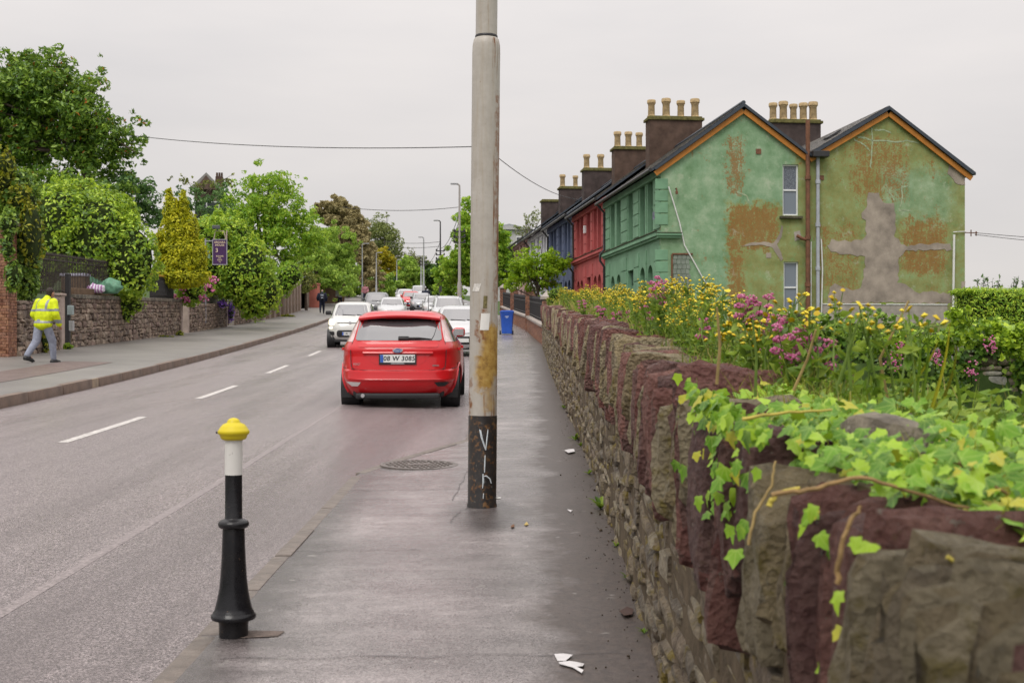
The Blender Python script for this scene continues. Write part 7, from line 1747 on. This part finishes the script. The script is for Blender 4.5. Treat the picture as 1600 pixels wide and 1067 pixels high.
# ------------------------------------------------------------------ ivy on the near end of the wall: each big leaf a piece of its own
IVY = [(0, 0), (.22, -.04), (.44, .02), (.38, .24), (.53, .46), (.31, .54), (.19, .74), (0, 1.0), (-.19, .74), (-.31, .54), (-.53, .46), (-.38, .24), (-.44, .02), (-.22, -.04)]
def ivy_leaf_mesh(seed, mat):
    r = np.random.default_rng(seed); pts = [(x * r.uniform(.85, 1.15), y * r.uniform(.92, 1.08)) for x, y in IVY]; c = (0, .34); cup = r.uniform(-.55, .45); bend = r.uniform(-.2, .8)
    f = lambda x, y: (x, y, cup * x * x + .10 * abs(x) - bend * y * y * .5 + .02 * math.sin(9 * x + 7 * y))
    mid = [((x + c[0]) / 2, (y + c[1]) / 2) for x, y in pts]; V = [f(*c)] + [f(*p) for p in mid] + [f(*p) for p in pts]; n = len(pts); fs = []
    for k in range(n): j = (k + 1) % n; fs.append((0, 1 + k, 1 + j)); fs.append((1 + k, 1 + n + k, 1 + n + j, 1 + j))
    me = bpy.data.meshes.new('leaf'); me.from_pydata(V, [], fs); me.materials.append(mat); me.polygons.foreach_set('use_smooth', [True] * len(me.polygons)); uv = me.uv_layers.new(name='UVMap'); uv.data.foreach_set('uv', [q for l in me.loops for q in V[l.vertex_index][:2]]); return me
L['nearivy'] = leafmat('near_ivy_leaf', (.03, .095, .008), (.12, .27, .014), (.32, .49, .03), .22, .42, 9, (.90, (.40, .38, .03)), .3)  # bright yellow-green of the near ivy's own leaves
L['redleaf'] = leafmat('bronze_leaf', (.20, .12, .01), (.36, .22, .02), (.42, .36, .04), .35, .4, 7)
def veined(m):
    t = m.node_tree; b = t.nodes['Principled BSDF']; uv = t.nodes.new('ShaderNodeUVMap'); sp = t.nodes.new('ShaderNodeSeparateXYZ'); t.links.new(uv.outputs[0], sp.inputs[0])
    def mt(op, a, b_=0.0):
        n = t.nodes.new('ShaderNodeMath'); n.operation = op
        for k, v in enumerate((a, b_)):
            if isinstance(v, bpy.types.NodeSocket): t.links.new(v, n.inputs[k])
            else: n.inputs[k].default_value = v
        return n.outputs[0]
    ax = mt('ABSOLUTE', sp.outputs[0]); d = ax
    for a in (42, 78): d = mt('MINIMUM', d, mt('ABSOLUTE', mt('SUBTRACT', mt('MULTIPLY', ax, math.cos(R(a))), mt('MULTIPLY', sp.outputs[1], math.sin(R(a))))))
    rp = t.nodes.new('ShaderNodeMapRange'); rp.inputs[1].default_value = .008; rp.inputs[2].default_value = .034; rp.inputs[3].default_value = .45; rp.inputs[4].default_value = 0; t.links.new(d, rp.inputs[0])
    src = b.inputs['Base Color'].links[0].from_socket; mxn = t.nodes.new('ShaderNodeMix'); mxn.data_type = 'RGBA'; t.links.new(rp.outputs[0], mxn.inputs[0]); t.links.new(src, mxn.inputs[6]); mxn.inputs[7].default_value = (.40, .52, .12, 1); t.links.new(mxn.outputs[2], b.inputs['Base Color'])
veined(L['nearivy']); veined(L['redleaf'])
il = [ivy_leaf_mesh(600 + i, L['nearivy']) for i in range(6)] + [ivy_leaf_mesh(620, L['redleaf'])]
iv2 = thing('ivy', 'bright green large-leaved ivy tumbling over the near end of the stone wall', 'ivy', (.9, 2.6, float(wall_top(.9, 2.6)))); o2 = iv2.location
r = np.random.default_rng(77); cand = []
def put_leaf(p, s, nrm, tipdir):
    nrm = Vector(nrm).normalized(); td = Vector(tipdir); td = (td - nrm * td.dot(nrm)).normalized(); xx = td.cross(nrm); cand.append((Vector(p), s, Matrix((xx, td, nrm)).transposed()))
for i in range(2900):                                                # over the top
    Y = r.uniform(1.5, 4.6); X = float(XW(Y)) + r.uniform(-.03 if Y > 2.7 else .06 if Y > 2.2 else .17, float(BW(Y))) ; hgt = r.random() * (.12 if Y < 2.2 else (.20 if Y < 3.1 else .10)) * min(1, max(.12, (X - .5) / .35))
    zz = min(wall_top(X, Y) + hgt, 1.38 - max(0, X - .75) * .55 - r.random() * .05)
    put_leaf((X, Y, zz), r.uniform(.018, .046) , (r.normal() * .6 - .2, r.normal() * .6 - .5, 1.0), (r.normal(), r.normal() - .4, -.35))
for i in range(210):                                                 # hanging down the face around three metres off
    Y = 3.05 + r.normal() * .3; k = r.random() ** 1.4; X = float(XW(Y)) - .06 + r.normal() * .02 - .02 * k
    put_leaf((X, Y, wall_top(X, Y) + .13 - .27 * k * k), r.uniform(.020, .05), (-1, -.55 + r.normal() * .4, .35 + r.normal() * .3), (r.normal() * .4, r.normal() * .4, -1))
for i in range(1000):                                                # thick behind the front edge
    Y = r.uniform(1.95, 3.1); X = float(XW(Y)) + (.02 if Y > 2.25 else .05 if Y > 2.05 else .13) + abs(r.normal()) * .22; put_leaf((X, Y, min(wall_top(X, Y) + .02 + r.random() * .12, 1.36)), r.uniform(.018, .042), (r.normal() * .6 - .3, r.normal() * .6 - .6, 1.0), (r.normal(), r.normal() - .4, -.4))
for i in range(60):                                                 # stray runners nearer
    Y = r.uniform(1.75, 2.35); X = float(XW(Y)) - .05 + r.uniform(-.01, .12); put_leaf((X, Y, wall_top(X, Y) + r.uniform(-.22, .06)), r.uniform(.022, .042), (-1, -.6 + r.normal() * .5, .6), (r.normal() * .6, r.normal() * .6, -.8))
cand.sort(key=lambda c: c[0].y)
rest = []
for k, (p, s, mt) in enumerate(cand):
    me = il[6] if r.random() < .04 else il[r.integers(6)]
    if k < 292:
        o = link('leaf', me, iv2); o.matrix_local = Matrix.Translation(p - o2) @ mt.to_4x4() @ Matrix.Scale(s, 4)
    else:
        V, T = None, None; rest.append((me, Matrix.Translation(p - o2) @ mt.to_4x4() @ Matrix.Scale(s, 4)))
bm = bmesh.new()
for me, mt in rest:
    tmp = me.copy(); tmp.transform(mt); bm.from_mesh(tmp); bpy.data.meshes.remove(tmp)
rm = bpy.data.meshes.new('small_leaves'); bm.to_mesh(rm); bm.free(); rm.materials.append(L['nearivy']); rm.polygons.foreach_set('material_index', [0] * len(rm.polygons)); rm.polygons.foreach_set('use_smooth', [True] * len(rm.polygons)); tag(link('leaves', rm, iv2), kind='stuff')
n = 13000; Y = r.uniform(1.4, 4.8, n); X = XW(Y) + .1 + r.random(n) * (BW(Y) - .02); P = np.stack([X, Y, np.minimum(pz(Y) + HW(Y) - .07 + r.random(n) * .14 * np.clip((X - .6) / .3, .1, 1), 1.34 - np.maximum(0, X - .75) * .55)], 1); keep = ~((Y < 2.2) & (X < XW(Y) + .17)); P = P[keep]
V, T = leaf_arrays(P, np.tile([0, -.4, .8], (len(P), 1)), .036, r, .75, .7, .2); tag(obj_np('undergrowth', V, T, L['nearivy'], iv2, o2), kind='stuff')
n = 900; Y = r.uniform(1.9, 4.2, n); X = XW(Y) + .12 + r.random(n) * (BW(Y) - .1); b = np.stack([X, Y, np.minimum(pz(Y) + HW(Y) - .06, 1.33 - np.maximum(0, X - .75) * .55)], 1); h = r.uniform(.06, .17, n); ln = r.normal(size=(n, 2)) * .45 * h[:, None]; wv = unit(r.normal(size=(n, 2))) * .0022; z0 = np.zeros((n, 1)); W = np.concatenate([wv, z0], 1)
mid = b + np.concatenate([ln * .35, h[:, None] * .6], 1); tip = b + np.concatenate([ln, h[:, None]], 1); V = np.stack([b - W, b + W, mid + W * .8, mid - W * .8, tip], 1).reshape(-1, 3); i = np.arange(n)[:, None] * 5
tag(obj_np('grass', V, np.concatenate([i + [0, 1, 2], i + [0, 2, 3], i + [3, 2, 4]], 0), L['ivyyellow'], None), 'thin yellowish grass blades poking through the near ivy', kind='stuff')
M['vine'] = plain('ivy_vine', (.25, .16, .065), .7, .3, .3, 30, .5, 90); M['vineyellow'] = plain('yellow_vine', (.40, .33, .06), .6, .3, .3, 30)
def vine(px, Y, rad, mat=None):
    P = [at(x, y, Y + (dy if len(d) else 0)) for (x, y, *d) in px for dy in (d or [0])]; m = MB(); Q = []
    for i in range(len(P) - 1):
        for t_ in np.linspace(0, 1, 6)[:-1]: Q.append(P[i].lerp(P[i + 1], t_) + Vector((random.uniform(-1, 1), random.uniform(-1, 1), random.uniform(-1, 1))) * rad * .5)
    Q.append(P[-1]); m.tube([tuple(q) for q in Q], [rad * (1.1 - .5 * i / len(Q)) for i in range(len(Q))], 6); m.build('runner', mat or M['vine'], iv2, True, org=o2)
vine([(1205, 772), (1260, 765), (1345, 745), (1430, 770), (1530, 800)], 2.05, .0042)
vine([(1200, 790), (1215, 770), (1250, 762)], 2.05, .0045, M['vineyellow'])
vine([(1308, 912), (1312, 860), (1330, 815), (1345, 790)], 1.83, .0042)
vine([(1330, 905), (1360, 897), (1392, 893)], 1.8, .003)
vine([(1160, 655), (1215, 645), (1300, 640)], 2.6, .004, M['vineyellow'])
vine([(1170, 850), (1180, 800), (1205, 760), (1212, 720)], 2.35, .003, M['drystem'])
vine([(1490, 720), (1540, 750), (1600, 790)], 2.1, .004)
vine([(1480, 870), (1530, 895), (1590, 900)], 1.7, .003, M['vineyellow'])

# weeds, litter and crumbs at the wall foot
def weed(label, x, y, Y, s, n, seed, asp=.22):
    r = np.random.default_rng(seed); p = at(x, y, Y); p.z = float(right_z(p.x, Y)); t = thing('weed', label, 'weed', p); m = MB(); Vs = []
    for k in range(n):
        a = r.uniform(0, 6.28); l = s * r.uniform(.6, 1.2); d = Vector((math.cos(a), math.sin(a), 0)); nn = Vector((-d.y, d.x, 0)); rows = []
        lift = r.uniform(.4, 1.1)
        for f in np.linspace(0, 1, 6): c = d * l * f * .7 + Vector((0, 0, l * lift * (f - .45 * f * f))); w2 = l * asp * math.sin(PI * min(1, f * .92 + .06)) * .5; rows.append([tuple(c - nn * w2 + Vector((0, 0, w2 * .3))), tuple(c), tuple(c + nn * w2 + Vector((0, 0, w2 * .3)))])
        m.grid(rows)
    m.build('leaves', L['weed'] if seed % 2 else L['laurel'], t, fix=False)
def foot(y, off):   # a spot at the foot of the wall seen at photo height y
    Y = 8.0
    for _ in range(40): Y = 2000 * (EYE - float(pz(Y))) / (y - HY)
    return Y, float(XW(Y)) - off
for lab, y, off, s, n, sd in (('leafy dock weed at the wall foot beside the pole', 800, .05, .15, 16, 3), ('small bright weed at the wall foot below the dock', 912, .03, .055, 16, 5), ('tiny grass sprout at the wall foot near the bottom', 998, .03, .05, 9, 7), ('weed tuft at the wall foot by the white tissue', 690, .06, .12, 14, 9), ('weed tuft at the wall foot, far along towards the brick pier', 560, .10, .22, 18, 11), ('moss-green weed patch at the wall foot between dock and tissue', 745, .05, .08, 12, 13)):
    Y, X = foot(y, off); weed(lab, CX + X / Y * F, y, Y, s, n, sd)
for k, (y, off, sz) in enumerate(((640, .04, .09), (610, .06, .10), (585, .05, .14), (548, .08, .2), (541, .12, .22), (536, .06, .24), (531, .15, .24), (527, .08, .26), (700, .03, .07), (860, .03, .05))):
    Y, X = foot(y, off); weed('weed tuft at the foot of the wall, ' + ('just past the white scrap', 'before the second white scrap', 'where the path narrows', 'first before the brick pier', 'second before the brick pier', 'right at the brick pier', 'first along the low brick wall', 'second along the low brick wall', 'opposite the pole', 'between dock and bright weed')[k], CX + X / Y * F, y, Y, sz, 13, 31 + 2 * k)
r = np.random.default_rng(5); m = MB(); cr_ = stone_mesh('crumb', 700, 1, M['soil'], .2, 3); trs = []
for i in range(420):
    Y = 3.2 + 14 * r.random() ** 1.6; X = float(XW(Y)) - abs(r.normal()) * .10; s = r.uniform(.002, .008) * (1 + 1.5 * (r.random() < .05)); trs.append(((X, Y, float(right_z(X, Y)) + s * .3), tuple(r.uniform(0, 3, 3)), (s, s, s * .7)))
for i in range(160):
    Y = 3.2 + 10 * r.random(); X = r.uniform(-1.3, .5); s = r.uniform(.0015, .004); trs.append(((X, Y, float(right_z(X, Y)) + s * .3), tuple(r.uniform(0, 3, 3)), (s, s, s * .7)))
join_stones('grit', [cr_], trs, M['soil'], None, (0, 0, 0))['label'] = 'dark crumbs and grit on the footpath'
def litter(name, label, px, Y, mat, lift=.008, cat='litter'):
    c = Vector((0, 0, 0)); P = []
    for x, y in px:
        yy = Y
        for _ in range(40): yy = 2000 * (EYE - float(pz(yy))) / (y - HY)
        P.append(Vector(((x - CX) / F * yy, yy, float(right_z((x - CX) / F * yy, yy)) + lift + random.uniform(-.004, .006))))
    tri = tessellate_polygon([P]); m = MB(); n = len(P); m.add([tuple(p) for p in P] + [(p.x, p.y, p.z - .0025) for p in P], [tuple(t_) for t_ in tri] + [tuple(i + n for i in reversed(t_)) for t_ in tri] + [(i, (i + 1) % n, (i + 1) % n + n, i + n) for i in range(n)]); tag(m.build(name, mat), label, cat)
M['paper'] = plain('white_paper', (.62, .60, .60), .7, .3, .08, 30)
litter('paper_scrap', 'squarish torn white paper scrap on the footpath at the bottom', [(866, 1033), (880, 1029), (895, 1034), (884, 1041), (871, 1040)], 5, M['paper'])
litter('paper_strip', 'twisted white paper strip lying beside the paper scrap', [(873, 1043), (890, 1044), (902, 1045), (913, 1046), (911, 1052), (901, 1053), (912, 1059), (909, 1062), (895, 1053), (874, 1047)], 5, M['paper'])
litter('tissue', 'crumpled white tissue by the wall foot beyond the dock weed', [(882, 709), (888, 706), (897, 707), (898, 711), (888, 713)], 12, M['paper'], .015)
litter('tissue', 'thin pale scrap on the footpath left of the dock weed', [(886, 802), (892, 804), (895, 803), (892, 806)], 9, M['paper'])
litter('paper_scrap', 'small white scrap far along the footpath by the wall', [(862, 598), (868, 595), (871, 597), (866, 600)], 20, M['paper'], .01)
litter('orange_peel', 'orange peel scrap at the wall foot near the bottom', [(1019, 1019), (1024, 1016), (1029, 1021), (1030, 1028), (1024, 1026)], 5, plain('orange_scrap', (.55, .20, .01), .5), .012)
litter('dead_leaf', 'yellowed dead leaf on the footpath just below the pole', [(819, 824), (823, 821), (826, 824), (822, 827)], 8, plain('dead_leaf', (.45, .33, .10), .7), .006, 'leaf')
litter('dead_leaf', 'brown dead leaf on the footpath below the pole, left of the yellowed one', [(798, 826), (803, 824), (804, 829), (799, 830)], 8, plain('brown_leaf', (.16, .07, .03), .7), .006, 'leaf')
litter('dead_leaf', 'dark curled leaf pile at the wall foot above the orange peel', [(968, 966), (980, 960), (990, 964), (988, 972), (975, 974)], 5, plain('wet_leaf', (.05, .022, .015), .6), .014, 'leaf')
